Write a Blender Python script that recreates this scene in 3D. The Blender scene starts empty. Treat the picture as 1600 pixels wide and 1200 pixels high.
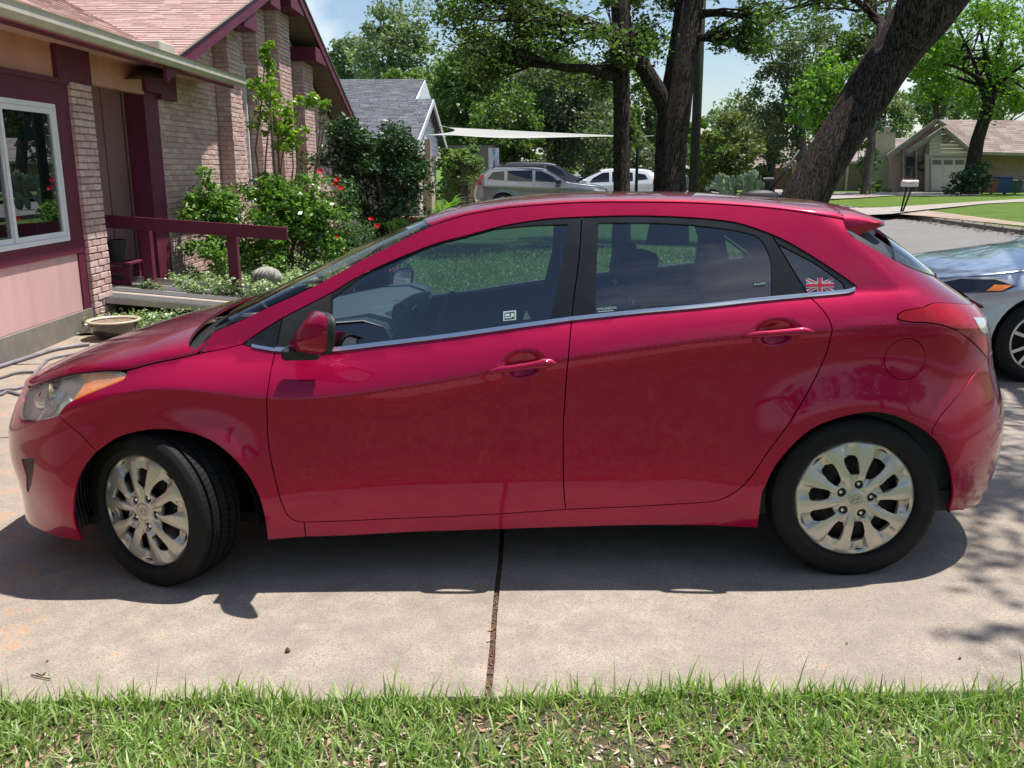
import bpy, bmesh, math, random
import numpy as np
from mathutils import Vector, Matrix, geometry as mgeo

random.seed(7)
RNG = np.random.default_rng(7)
R_ = math.radians
PI = math.pi

# ------------------------------------------------------------------ camera, world, sun, exposure
FPX, YAW, PITCH = 1400.0, -0.023, 0.2384          # focal length in pixels of a 1600 px wide frame
CAM = np.array([1.4319, -3.1448, 1.5887])
SX, SY = 0.0283, -0.0261                          # slope of the driveway under the car
scene = bpy.context.scene
COL = scene.collection
cam_data = bpy.data.cameras.new('camera')
cam_data.sensor_fit = 'HORIZONTAL'
cam_data.sensor_width = 36.0
cam_data.lens = FPX / 1600.0 * 36.0
cam_data.clip_start = 0.05
cam_data.clip_end = 3000.0
cam = bpy.data.objects.new('camera', cam_data)
COL.objects.link(cam)
cam.location = CAM
cam.rotation_euler = (PI / 2 - PITCH, 0.0, -YAW)
scene.camera = cam

SUN_DIR = Vector((0.285, 0.13, 0.95)).normalized()
SUN_EL = math.asin(SUN_DIR.z)
SUN_AZ = math.atan2(SUN_DIR.x, SUN_DIR.y)
world = bpy.data.worlds.new('World')
scene.world = world
world.use_nodes = True
_nt = world.node_tree
_bg = _nt.nodes['Background']
_sky = _nt.nodes.new('ShaderNodeTexSky')
_sky.sky_type = 'NISHITA'
_sky.sun_disc = False
_sky.sun_elevation = SUN_EL
_sky.sun_rotation = SUN_AZ
_sky.air_density = 1.0
_sky.dust_density = 0.7
_sky.ozone_density = 1.6
# thin summer clouds: noise stretched on the sky direction
_tc = _nt.nodes.new('ShaderNodeTexCoord')
_sep = _nt.nodes.new('ShaderNodeSeparateXYZ')
_nt.links.new(_tc.outputs['Generated'], _sep.inputs[0])
_za = _nt.nodes.new('ShaderNodeMath'); _za.operation = 'ADD'; _za.inputs[1].default_value = 0.22
_nt.links.new(_sep.outputs['Z'], _za.inputs[0])
_zm = _nt.nodes.new('ShaderNodeMath'); _zm.operation = 'MAXIMUM'; _zm.inputs[1].default_value = 0.18
_nt.links.new(_za.outputs[0], _zm.inputs[0])
_dv = _nt.nodes.new('ShaderNodeVectorMath'); _dv.operation = 'DIVIDE'
_cmb = _nt.nodes.new('ShaderNodeCombineXYZ')
for _i in range(2): _nt.links.new(_zm.outputs[0], _cmb.inputs[_i])
_cmb.inputs[2].default_value = 1.0
_nt.links.new(_tc.outputs['Generated'], _dv.inputs[0]); _nt.links.new(_cmb.outputs[0], _dv.inputs[1])
_cn = _nt.nodes.new('ShaderNodeTexNoise'); _cn.inputs['Scale'].default_value = 1.1
_cn.inputs['Detail'].default_value = 7.0; _cn.inputs['Roughness'].default_value = 0.58
_cn.inputs['Distortion'].default_value = 0.4
_nt.links.new(_dv.outputs[0], _cn.inputs['Vector'])
_cr = _nt.nodes.new('ShaderNodeValToRGB')
_cr.color_ramp.elements[0].position = 0.52; _cr.color_ramp.elements[0].color = (0, 0, 0, 1)
_cr.color_ramp.elements[1].position = 0.78; _cr.color_ramp.elements[1].color = (0.85, 0.85, 0.85, 1)
_nt.links.new(_cn.outputs['Fac'], _cr.inputs[0])
_mx = _nt.nodes.new('ShaderNodeMix'); _mx.data_type = 'RGBA'
_nt.links.new(_cr.outputs[0], _mx.inputs['Factor'])
_nt.links.new(_sky.outputs[0], _mx.inputs['A'])
_mx.inputs['B'].default_value = (9.0, 9.2, 9.6, 1)
_nt.links.new(_mx.outputs['Result'], _bg.inputs[0])
_bg.inputs[1].default_value = 0.098

sun_data = bpy.data.lights.new('sun', 'SUN')
sun_data.energy = 5.0
sun_data.angle = R_(0.55)
sun_data.color = (1.0, 0.955, 0.89)
sun = bpy.data.objects.new('sun', sun_data)
COL.objects.link(sun)
sun.rotation_euler = SUN_DIR.to_track_quat('Z', 'Y').to_euler()
sun.location = (8, 4, 30)

scene.view_settings.view_transform = 'Standard'
scene.view_settings.look = 'None'
scene.view_settings.exposure = 0.50
scene.view_settings.gamma = 1.0
scene.view_settings.use_curve_mapping = False
scene.render.engine = 'CYCLES'
scene.cycles.use_denoising = True
scene.cycles.max_bounces = 10
scene.cycles.transparent_max_bounces = 24
scene.cycles.diffuse_bounces = 3
scene.cycles.glossy_bounces = 5
scene.cycles.transmission_bounces = 8
scene.cycles.sample_clamp_indirect = 6.0
scene.cycles.caustics_reflective = False
scene.cycles.caustics_refractive = False

# ------------------------------------------------------------------ helpers: rays through the photograph's frame
_cy, _sy = math.cos(YAW), math.sin(YAW)
_Wv = np.array([_sy * math.cos(PITCH), _cy * math.cos(PITCH), -math.sin(PITCH)])
_Rv = np.array([_cy, -_sy, 0.0])
_Uv = np.cross(_Rv, _Wv)
TILT = np.array([[1, 0, -SX], [0, 1, -SY], [SX, SY, 1.0]])
TILT_I = np.linalg.inv(TILT)
CAM_C = TILT_I @ CAM

def ray(px, py):
    return _Wv + _Rv * ((px - 800) / FPX) + _Uv * ((600 - py) / FPX)
def at_y(px, py, y):
    d = ray(px, py); return CAM + d * ((y - CAM[1]) / d[1])
def at_z(px, py, z):
    d = ray(px, py); return CAM + d * ((z - CAM[2]) / d[2])
def at_depth(px, py, dist):
    """point at camera distance dist measured along the view axis"""
    return CAM + ray(px, py) * dist

def spline(xs, ys):
    """natural cubic spline, linear outside"""
    xs = np.asarray(xs, float); ys = np.asarray(ys, float); n = len(xs)
    h = np.diff(xs); A = np.zeros((n, n)); b = np.zeros(n)
    A[0, 0] = A[-1, -1] = 1
    for i in range(1, n - 1):
        A[i, i - 1] = h[i - 1]; A[i, i] = 2 * (h[i - 1] + h[i]); A[i, i + 1] = h[i]
        b[i] = 3 * ((ys[i + 1] - ys[i]) / h[i] - (ys[i] - ys[i - 1]) / h[i - 1])
    c = np.linalg.solve(A, b)
    bb = np.diff(ys) / h - h * (2 * c[:-1] + c[1:]) / 3
    d = np.diff(c) / (3 * h)
    sl1 = bb[-1] + 2 * c[-2] * h[-1] + 3 * d[-1] * h[-1] ** 2
    def f(x):
        x = np.asarray(x, float)
        xc = np.clip(x, xs[0], xs[-1])
        i = np.clip(np.searchsorted(xs, xc, side='right') - 1, 0, n - 2)
        t = xc - xs[i]
        v = ys[i] + bb[i] * t + c[i] * t * t + d[i] * t ** 3
        v = v + np.where(x < xs[0], (x - xs[0]) * bb[0], 0) + np.where(x > xs[-1], (x - xs[-1]) * sl1, 0)
        return v
    return f

def lerp(xs, ys):
    xs = np.asarray(xs, float); ys = np.asarray(ys, float)
    return lambda x: np.interp(x, xs, ys)

# ------------------------------------------------------------------ helpers: objects
def tag(o, label=None, cat=None, group=None, kind=None):
    if label: o['label'] = label
    if cat: o['category'] = cat
    if group: o['group'] = group
    if kind: o['kind'] = kind
    return o

def empty(name, loc=(0, 0, 0), rz=0.0, label=None, cat=None, group=None, parent=None):
    o = bpy.data.objects.new(name, None)
    o.empty_display_size = 0.1
    COL.objects.link(o)
    o.location = loc; o.rotation_euler = (0, 0, rz)
    if parent: o.parent = parent
    return tag(o, label, cat, group)

def link(name, me, mat=None, parent=None):
    o = bpy.data.objects.new(name, me)
    COL.objects.link(o)
    if mat is not None and len(me.materials) == 0:
        for m in (mat if isinstance(mat, (list, tuple)) else [mat]):
            me.materials.append(m)
    if parent: o.parent = parent
    return o

def pymesh(name, verts, faces, mat=None, parent=None, smooth=False, normals=None, mats=None):
    me = bpy.data.meshes.new(name)
    me.from_pydata([tuple(map(float, v)) for v in verts], [], [tuple(int(i) for i in f) for f in faces])
    if smooth:
        me.polygons.foreach_set('use_smooth', [True] * len(me.polygons))
    o = link(name, me, mat, parent)
    if mats is not None:
        me.polygons.foreach_set('material_index', [int(i) for i in mats])
    if normals is not None:
        me.normals_split_custom_set_from_vertices([tuple(map(float, n)) for n in normals])
    return o

def npmesh(name, V, F, mat=None, parent=None, smooth=False, matidx=None):
    """V (n,3), F (m,k) all faces same size k; fast"""
    V = np.asarray(V, np.float32); F = np.asarray(F, np.int32)
    me = bpy.data.meshes.new(name)
    m, k = F.shape
    me.vertices.add(len(V)); me.vertices.foreach_set('co', V.ravel())
    me.loops.add(m * k); me.loops.foreach_set('vertex_index', F.ravel())
    me.polygons.add(m); me.polygons.foreach_set('loop_start', np.arange(0, m * k, k, dtype=np.int32))
    me.polygons.foreach_set('loop_total', np.full(m, k, np.int32))
    if smooth: me.polygons.foreach_set('use_smooth', np.ones(m, bool))
    o = link(name, me, mat, parent)
    if matidx is not None: me.polygons.foreach_set('material_index', np.asarray(matidx, np.int32))
    me.update(calc_edges=True)
    me.validate()
    return o

class MB:
    """collects boxes, prisms, tubes, lathes; builds ONE mesh object"""
    def __init__(s): s.v = []; s.f = []
    def add(s, vs, fs):
        b = len(s.v); s.v += [tuple(v) for v in vs]; s.f += [tuple(b + i for i in f) for f in fs]; return s
    def box(s, lo, hi, M=None):
        x0, y0, z0 = lo; x1, y1, z1 = hi
        vs = [Vector(p) for p in ((x0,y0,z0),(x1,y0,z0),(x1,y1,z0),(x0,y1,z0),(x0,y0,z1),(x1,y0,z1),(x1,y1,z1),(x0,y1,z1))]
        if M is not None: vs = [M @ v for v in vs]
        return s.add(vs, [(0,3,2,1),(4,5,6,7),(0,1,5,4),(1,2,6,5),(2,3,7,6),(3,0,4,7)])
    def bevbox(s, lo, hi, b=0.01, M=None):
        """box with chamfered edges"""
        bm = bmesh.new(); bmesh.ops.create_cube(bm, size=1.0)
        for v in bm.verts:
            v.co = Vector([(lo[i] + hi[i]) / 2 + v.co[i] * (hi[i] - lo[i]) for i in range(3)])
        bmesh.ops.bevel(bm, geom=list(bm.edges), offset=b, segments=1, profile=0.5, affect='EDGES', clamp_overlap=True)
        if M is not None: bmesh.ops.transform(bm, matrix=M, verts=bm.verts)
        bm.verts.index_update()
        s.add([v.co for v in bm.verts], [[v.index for v in f.verts] for f in bm.faces]); bm.free(); return s
    def beam(s, a, b, w, h, up=(0, 0, 1)):
        """box of width w and height h along a->b"""
        a = Vector(a); b = Vector(b); d = (b - a); L = d.length; d.normalize()
        u = Vector(up); r = d.cross(u)
        if r.length < 1e-4: r = d.cross(Vector((1, 0, 0)))
        r.normalize(); u = r.cross(d)
        vs = []
        for q in (a, b):
            for (i, j) in ((-1, -1), (1, -1), (1, 1), (-1, 1)):
                vs.append(q + r * (i * w / 2) + u * (j * h / 2))
        return s.add(vs, [(0, 1, 2, 3)[::-1], (4, 5, 6, 7), (0, 4, 5, 1)[::-1], (1, 5, 6, 2)[::-1], (2, 6, 7, 3)[::-1], (3, 7, 4, 0)[::-1]])
    def prism(s, poly, d):
        """closed 3-D polygon extruded by vector d"""
        n = len(poly); d = Vector(d); p = [Vector(q) for q in poly]
        vs = p + [q + d for q in p]
        fs = [tuple(range(n))[::-1], tuple(range(n, 2 * n))] + [(i, (i + 1) % n, n + (i + 1) % n, n + i) for i in range(n)]
        return s.add(vs, fs)
    def tube(s, pts, rad, seg=10, caps=True):
        pts = [Vector(p) for p in pts]; n = len(pts)
        if not hasattr(rad, '__len__'): rad = [rad] * n
        rings = []; prev = None
        for i, p in enumerate(pts):
            t = (pts[min(i + 1, n - 1)] - pts[max(i - 1, 0)]).normalized()
            if prev is None:
                r = t.cross(Vector((0, 0, 1)))
                if r.length < 0.05: r = t.cross(Vector((0, 1, 0)))
            else:
                r = prev - t * prev.dot(t)
            r.normalize(); prev = r; u = t.cross(r)
            rings.append([p + (r * math.cos(a) + u * math.sin(a)) * rad[i] for a in [2 * PI * k / seg for k in range(seg)]])
        vs = [v for rg in rings for v in rg]; fs = []
        for i in range(n - 1):
            for k in range(seg):
                a = i * seg + k; b = i * seg + (k + 1) % seg
                fs.append((a, b, b + seg, a + seg))
        if caps:
            fs.append(tuple(range(seg))[::-1]); fs.append(tuple(range((n - 1) * seg, n * seg)))
        return s.add(vs, fs)
    def lathe(s, prof, seg=24, M=None, cap=False):
        """prof: (r, z) list revolved about z"""
        vs = []; fs = []; n = len(prof)
        for k in range(seg):
            a = 2 * PI * k / seg
            for (r, z) in prof:
                v = Vector((r * math.cos(a), r * math.sin(a), z)); vs.append(M @ v if M is not None else v)
        for k in range(seg):
            for i in range(n - 1):
                a = k * n + i; b = ((k + 1) % seg) * n + i
                fs.append((a, b, b + 1, a + 1))
        if cap:
            fs.append(tuple(k * n for k in range(seg))[::-1]); fs.append(tuple(k * n + n - 1 for k in range(seg)))
        return s.add(vs, fs)
    def build(s, name, mat=None, parent=None, smooth=False, autosmooth=None):
        o = pymesh(name, s.v, s.f, mat, parent, smooth=smooth or autosmooth is not None)
        if autosmooth is not None:
            o.data.set_sharp_from_angle(angle=R_(autosmooth))
        return o

def children(o): return [c for c in bpy.data.objects if c.parent == o]
def copy_tree(o, parent=None):
    c = o.copy(); COL.objects.link(c); c.parent = parent
    for ch in list(o.children): copy_tree(ch, c)
    return c

# ------------------------------------------------------------------ materials
class NT:
    def __init__(s, name):
        s.m = bpy.data.materials.new(name); s.m.use_nodes = True
        s.t = s.m.node_tree; s.b = s.t.nodes['Principled BSDF']; s.out = s.t.nodes['Material Output']
        s._c = None
    def n(s, ty, **kw):
        x = s.t.nodes.new(ty)
        for k, v in kw.items():
            if k.startswith('i_'):
                x.inputs[k[2:].replace('_', ' ')].default_value = v
            else: setattr(x, k, v)
        return x
    def l(s, a, b): s.t.links.new(a, b); return s
    def obj(s):
        if s._c is None: s._c = s.n('ShaderNodeTexCoord')
        return s._c.outputs['Object']
    def world(s):
        g = s.n('ShaderNodeNewGeometry'); return g.outputs['Position']
    def noise(s, scale, detail=4, rough=0.55, vec=None, dist=0.0):
        x = s.n('ShaderNodeTexNoise'); x.inputs['Scale'].default_value = scale
        x.inputs['Detail'].default_value = detail; x.inputs['Roughness'].default_value = rough
        x.inputs['Distortion'].default_value = dist
        s.l(vec if vec is not None else s.obj(), x.inputs['Vector']); return x.outputs['Fac']
    def ramp(s, fac, stops):
        x = s.n('ShaderNodeValToRGB'); e = x.color_ramp.elements
        while len(e) < len(stops): e.new(0.5)
        for k, (p, c) in enumerate(stops):
            e[k].position = p; e[k].color = (c[0], c[1], c[2], 1) if hasattr(c, '__len__') else (c, c, c, 1)
        s.l(fac, x.inputs[0]); return x.outputs[0]
    def mix(s, f, a, b, mode='MIX'):
        x = s.n('ShaderNodeMix', data_type='RGBA', blend_type=mode)
        for sock, v in ((x.inputs['Factor'], f), (x.inputs['A'], a), (x.inputs['B'], b)):
            if hasattr(v, 'default_value') or isinstance(v, bpy.types.NodeSocket): s.l(v, sock)
            else: sock.default_value = v if not hasattr(v, '__len__') else (v[0], v[1], v[2], 1)
        return x.outputs['Result']
    def math(s, op, a, b=0.0, c=None):
        x = s.n('ShaderNodeMath', operation=op)
        for i, v in enumerate((a, b) if c is None else (a, b, c)):
            if isinstance(v, bpy.types.NodeSocket): s.l(v, x.inputs[i])
            else: x.inputs[i].default_value = v
        return x.outputs[0]
    def mapping(s, vec, scale=(1, 1, 1), rot=(0, 0, 0), loc=(0, 0, 0)):
        x = s.n('ShaderNodeMapping'); s.l(vec, x.inputs[0])
        x.inputs['Scale'].default_value = scale; x.inputs['Rotation'].default_value = rot; x.inputs['Location'].default_value = loc
        return x.outputs[0]
    def bump(s, h, strength=0.3, dist=0.01):
        x = s.n('ShaderNodeBump'); x.inputs['Strength'].default_value = strength; x.inputs['Distance'].default_value = dist
        s.l(h, x.inputs['Height']); s.l(x.outputs[0], s.b.inputs['Normal']); return s
    def col(s, c):
        if isinstance(c, bpy.types.NodeSocket): s.l(c, s.b.inputs['Base Color'])
        else: s.b.inputs['Base Color'].default_value = (c[0], c[1], c[2], 1)
        return s
    def set(s, **kw):
        for k, v in kw.items():
            i = s.b.inputs[k.replace('_', ' ')]
            if isinstance(v, bpy.types.NodeSocket): s.l(v, i)
            else: i.default_value = v
        return s

def weathered(name, c, rough=0.7, streak=0.18, spots=0.35):
    """painted surface with vertical rain streaks, grime and small chips"""
    q = NT(name); P = q.world()
    st = q.noise(6.0, 6, 0.65, vec=q.mapping(P, scale=(1.0, 1.0, 0.10))); g = q.noise(1.1, 6, 0.6, vec=P); f = q.noise(55, 4, 0.7, vec=P); ch = q.noise(24, 5, 0.7, vec=P)
    col = q.mix(q.ramp(st, [(0.35, 0), (0.75, 1)]), c, tuple(x * (1 - streak) for x in c))
    col = q.mix(q.ramp(g, [(0.45, 0), (0.75, 0.5)]), col, tuple(min(1, x * 1.12 + 0.015) for x in c))
    col = q.mix(q.math('MULTIPLY', q.ramp(ch, [(0.68, 0), (0.74, 1)]), spots), col, (0.42, 0.38, 0.34))
    q.col(col).set(Roughness=q.ramp(g, [(0.3, rough - 0.1), (0.8, min(1, rough + 0.1))]), Specular_IOR_Level=0.35); q.bump(q.math('ADD', f, st), 0.25, 0.006)
    return q.m

def simple(name, c, rough=0.5, metal=0.0, spec=0.5, var=0.0, scale=6.0, bump=0.0, bscale=60.0, coat=0.0):
    """plain material with slight procedural variation of colour and relief"""
    q = NT(name)
    if var > 0:
        f = q.noise(scale, 5)
        lo = tuple(max(0, x * (1 - var)) for x in c); hi = tuple(x * (1 + var) for x in c)
        q.col(q.ramp(f, [(0.3, lo), (0.7, hi)]))
    else: q.col(c)
    q.set(Roughness=rough, Metallic=metal, Specular_IOR_Level=spec)
    if coat: q.set(Coat_Weight=coat, Coat_Roughness=0.05)
    if bump: q.bump(q.noise(bscale, 4), bump, 0.01)
    return q.m

# ================================================================== GROUND, ROAD, DRIVEWAYS
def sclamp(v, lo, hi): return np.clip(v, lo, hi)
def G(x, y):
    """ground height"""
    x = np.asarray(x, float); y = np.asarray(y, float)
    d = np.hypot(np.maximum(np.abs(x - 1.3) - 4.5, 0), np.maximum(np.maximum(y - 4.0, -4.0 - y), 0))
    f = np.clip(1 - d / 9.0, 0, 1); f = f * f * (3 - 2 * f)
    a = np.clip((x - 3.5) / 1.6, 0, 1); b = np.clip((y - 1.2) / 2.4, 0, 1); a = a * a * (3 - 2 * a); b = b * b * (3 - 2 * b)
    return (SX * sclamp(x, -4.0, 5.5) + SY * sclamp(y, -3.5, 2.0) - 0.215 * a * b) * f
def g1(x, y): return float(G(x, y))

def sheet(name, xs, ys, zf, mat, parent=None, kind='structure'):
    X, Y = np.meshgrid(xs, ys); Z = zf(X, Y)
    V = np.stack([X.ravel(), Y.ravel(), np.broadcast_to(Z, X.shape).ravel()], 1); n = len(xs); F = []
    idx = np.arange(len(V)).reshape(len(ys), n)
    F = np.stack([idx[:-1, :-1].ravel(), idx[:-1, 1:].ravel(), idx[1:, 1:].ravel(), idx[1:, :-1].ravel()], 1)
    o = npmesh(name, V, F, mat, parent, smooth=True)
    return tag(o, kind=kind)

def lawn_mat(name, a, b, c, soil=(0.10, 0.07, 0.05), scale=1.0, soilamt=0.5):
    q = NT(name); P = q.world()
    n1 = q.noise(0.55 * scale, 5, vec=P); n2 = q.noise(14 * scale, 5, 0.7, vec=P); n3 = q.noise(70 * scale, 3, 0.7, vec=P)
    col = q.mix(q.ramp(n1, [(0.35, 0), (0.65, 1)]), a, b)
    col = q.mix(q.ramp(n2, [(0.35, 0), (0.7, 1)]), col, c)
    col = q.mix(q.ramp(q.noise(3.1 * scale, 6, 0.65, vec=P), [(soilamt, 0), (soilamt + 0.12, 1)]), col, soil)
    q.col(col).set(Roughness=0.9, Specular_IOR_Level=0.2)
    q.bump(q.math('ADD', n2, n3), 0.9, 0.05)
    return q.m
M_SOIL = lawn_mat('lawn_soil', (0.24, 0.185, 0.135), (0.36, 0.29, 0.22), (0.16, 0.19, 0.08), scale=3, soilamt=0.62)
M_LAWN = lawn_mat('lawn_grass', (0.10, 0.19, 0.03), (0.15, 0.25, 0.045), (0.06, 0.13, 0.02), soilamt=0.68)
M_FARLAWN = lawn_mat('far_lawn_grass', (0.13, 0.23, 0.03), (0.21, 0.31, 0.05), (0.07, 0.13, 0.018), scale=1.6, soilamt=0.66)

def concrete_mat(name, base, stain=0.0, joint_dark=True):
    q = NT(name); P = q.world()
    big = q.noise(0.9, 6, 0.6, vec=P); mid = q.noise(7.5, 6, 0.7, vec=P); fine = q.noise(130, 3, 0.8, vec=P); grit = q.noise(420, 2, 0.6, vec=P)
    c0 = tuple(x * 0.80 for x in base); c1 = tuple(min(1, x * 1.12) for x in base)
    col = q.mix(q.ramp(big, [(0.32, 0), (0.68, 1)]), c0, c1)
    col = q.mix(q.ramp(mid, [(0.35, 0), (0.68, 1)]), q.mix(0.85, col, (base[0] * 0.62, base[1] * 0.62, base[2] * 0.64)), col)
    col = q.mix(q.ramp(fine, [(0.36, 1), (0.52, 0)]), col, (base[0] * 0.52, base[1] * 0.50, base[2] * 0.48))
    col = q.mix(q.ramp(grit, [(0.60, 0), (0.70, 1)]), col, (min(1, base[0] * 1.55), min(1, base[1] * 1.5), min(1, base[2] * 1.42)))
    vo = q.n('ShaderNodeTexVoronoi', feature='F1'); vo.inputs['Scale'].default_value = 95; q.l(P, vo.inputs['Vector'])
    col = q.mix(q.math('MULTIPLY', q.ramp(vo.outputs['Distance'], [(0.10, 1), (0.22, 0)]), q.ramp(q.noise(30, 2, vec=P), [(0.5, 0), (0.6, 0.7)])), col, (base[0] * 0.45, base[1] * 0.42, base[2] * 0.40))
    if stain:
        dk = q.noise(2.3, 8, 0.68, vec=P, dist=0.6); col = q.mix(q.ramp(dk, [(0.56, 0), (0.68, 0.38)]), col, (base[0] * 0.55, base[1] * 0.54, base[2] * 0.53))
        dr = q.n('ShaderNodeTexVoronoi', feature='F1'); dr.inputs['Scale'].default_value = 2.6; q.l(P, dr.inputs['Vector'])
        col = q.mix(q.math('MULTIPLY', q.ramp(dr.outputs['Distance'], [(0.020, 0.55), (0.045, 0)]), 0.8), col, (base[0] * 0.35, base[1] * 0.33, base[2] * 0.32))
        s1 = q.noise(7.5, 9, 0.70, vec=P); s2 = q.noise(55, 4, 0.7, vec=P)
        # orange lichen, thick near the house end of the slab and in a few isolated spots
        sep = q.n('ShaderNodeSeparateXYZ'); q.l(P, sep.inputs[0])
        nearleft = q.ramp(q.math('MULTIPLY_ADD', sep.outputs['X'], -0.5, 0.35), [(0.25, 0), (0.55, 1)])
        thr = q.math('ADD', q.math('MULTIPLY', nearleft, 0.105), s1)
        m = q.math('MULTIPLY', q.ramp(thr, [(0.640, 0), (0.70, 1)]), q.ramp(s2, [(0.38, 0), (0.62, 1)]))
        col = q.mix(q.math('MULTIPLY', m, 0.62), col, (0.52, 0.23, 0.085))
    q.col(col).set(Roughness=q.ramp(mid, [(0.3, 0.75), (0.7, 0.95)]), Specular_IOR_Level=0.25)
    q.bump(q.math('ADD', q.math('MULTIPLY', fine, 0.8), q.math('MULTIPLY', grit, 0.5)), 0.55, 0.006)
    return q.m
M_CONC = concrete_mat('driveway_concrete', (0.415, 0.352, 0.290), stain=1)
M_CONC2 = concrete_mat('far_concrete', (0.42, 0.37, 0.33))
M_ASPH = concrete_mat('road_asphalt', (0.235, 0.225, 0.215))
M_KERB = concrete_mat('kerb_concrete', (0.27, 0.235, 0.20))

# land: one sheet to the horizon
_e = np.concatenate([-np.geomspace(900, 12, 22), np.arange(-11, 16, 0.5), np.geomspace(17, 900, 26)])
land_z = lambda X, Y: G(X, Y) - 0.05 - 0.10 * ((X > 6.4) & (X < 13.9)) 
sheet('ground', _e, np.concatenate([-np.geomspace(900, 12, 22), np.arange(-11, 16, 0.5), np.geomspace(17, 900, 26)]), land_z, M_LAWN)
# strip of lawn in front of the driveway, bare soil under the blades
sheet('front_lawn_soil', np.arange(-7, 6.6, 0.25), np.arange(-2.6, -0.70, 0.1), lambda X, Y: G(X, Y) - 0.012, M_SOIL)
sheet('back_lawn', np.arange(-1.6, 6.6, 0.4), np.arange(4.6, 30, 0.4), lambda X, Y: G(X, Y) - 0.015, M_LAWN)

# driveway: slabs with open joints between them
def slab(x0, x1, y0, y1, mat, th=0.10, top=0.0, wob=True):
    bm = bmesh.new()
    nx = max(2, int((x1 - x0) / 0.25)); ny = max(2, int((y1 - y0) / 0.25))
    vs = [[None] * (ny + 1) for _ in range(nx + 1)]
    for i in range(nx + 1):
        for j in range(ny + 1):
            x = x0 + (x1 - x0) * i / nx; y = y0 + (y1 - y0) * j / ny
            if wob and i in (0, nx): x += 0.0015 * math.sin(y * 9.0 + i) + 0.001 * math.sin(y * 31)
            if wob and j in (0, ny): y += 0.006 * math.sin(x * 7.0 + j) + 0.003 * math.sin(x * 23)
            vs[i][j] = bm.verts.new((x, y, g1(x, y) + top))
    fs = [bm.faces.new((vs[i][j], vs[i + 1][j], vs[i + 1][j + 1], vs[i][j + 1])) for i in range(nx) for j in range(ny)]
    r = bmesh.ops.extrude_face_region(bm, geom=[e for e in bm.edges if e.is_boundary])
    for v in [g for g in r['geom'] if isinstance(g, bmesh.types.BMVert)]: v.co.z -= th
    bmesh.ops.bevel(bm, geom=[e for e in bm.edges if len(e.link_faces) == 2 and e.calc_face_angle(0) > 0.8], offset=0.008, segments=2, profile=0.5, affect='EDGES')
    bmesh.ops.recalc_face_normals(bm, faces=bm.faces)
    me = bpy.data.meshes.new('slab'); bm.to_mesh(me); bm.free()
    o = link('slab', me, mat, driveway); me.polygons.foreach_set('use_smooth', [True] * len(me.polygons)); me.set_sharp_from_angle(angle=R_(35))
    return o
driveway = empty('driveway'); driveway['kind'] = 'structure'
XJ = 1.305
for (x0, x1) in ((-3.30, XJ - 0.010), (XJ + 0.010, 6.45)):
    for (y0, y1) in ((-0.775, 2.30), (2.33, 4.60)):
        slab(x0, x1, y0, y1, M_CONC)
slab(-3.42, -1.75, 4.63, 5.95, M_CONC)
# debris in the joint: husks and crumbs
q = MB()
for k in range(260):
    y = random.uniform(-0.78, 0.6); x = XJ + random.uniform(-0.012, 0.012); z = g1(x, y) - random.uniform(0.002, 0.010); s = random.uniform(0.003, 0.007)
    M = Matrix.Translation((x, y, z)) @ Matrix.Rotation(random.uniform(0, 6), 4, 'Z') @ Matrix.Rotation(random.uniform(-.6, .6), 4, 'X')
    q.add([M @ Vector(p) for p in ((-s, -s * .5, 0), (s, -s * .3, .001), (s * .8, s * .6, 0), (-s * .7, s * .5, .001))], [(0, 1, 2, 3)])
tag(q.build('joint_debris', simple('brown_husks', (0.17, 0.085, 0.05), 0.9, var=0.6, scale=120)), kind='stuff')
sheet('joint_fill', np.array([XJ - 0.02, XJ + 0.02]), np.arange(-0.78, 4.6, 0.2), lambda X, Y: G(X, Y) - 0.010, simple('joint_dirt', (0.10, 0.06, 0.045), 0.95, var=0.5, scale=60, bump=0.6, bscale=200))
sheet('joint_fill', np.arange(-3.3, 6.5, 0.2), np.array([2.29, 2.34]), lambda X, Y: G(X, Y) - 0.024, simple('joint_dirt_dark', (0.08, 0.06, 0.045), 0.95, var=0.5, scale=60))

# the road running away to the right, with kerbs
road_x0, road_x1 = 6.75, 13.35
sheet('road', np.arange(road_x0, road_x1 + 0.1, 0.55), np.concatenate([np.arange(-12, 40, 1.0), np.geomspace(41, 220, 14)]), lambda X, Y: 0.0 * X - 0.035 + 0.02 * np.cos((X - 10.05) / 3.3 * 1.57), M_ASPH)
def kerb(x0, x1, ya, yb, name='kerb'):
    n = 40; V = []; F = []
    for i in range(n + 1):
        y = ya + (yb - ya) * i / n
        for (x, z) in ((x0, -0.12), (x0, 0.075), (x0 + (x1 - x0) * 0.18, 0.10), (x1, 0.105), (x1, -0.12)): V.append((x, y, z))
    for i in range(n):
        for k in range(4):
            a = i * 5 + k; F.append((a, a + 1, a + 6, a + 5) if x1 > x0 else (a, a + 5, a + 6, a + 1))
    return tag(pymesh(name, V, F, M_KERB), kind='structure')
kerb(road_x1, road_x1 + 0.20, 4, 33); kerb(road_x0, road_x0 - 0.20, 4.8, 60); 
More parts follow.
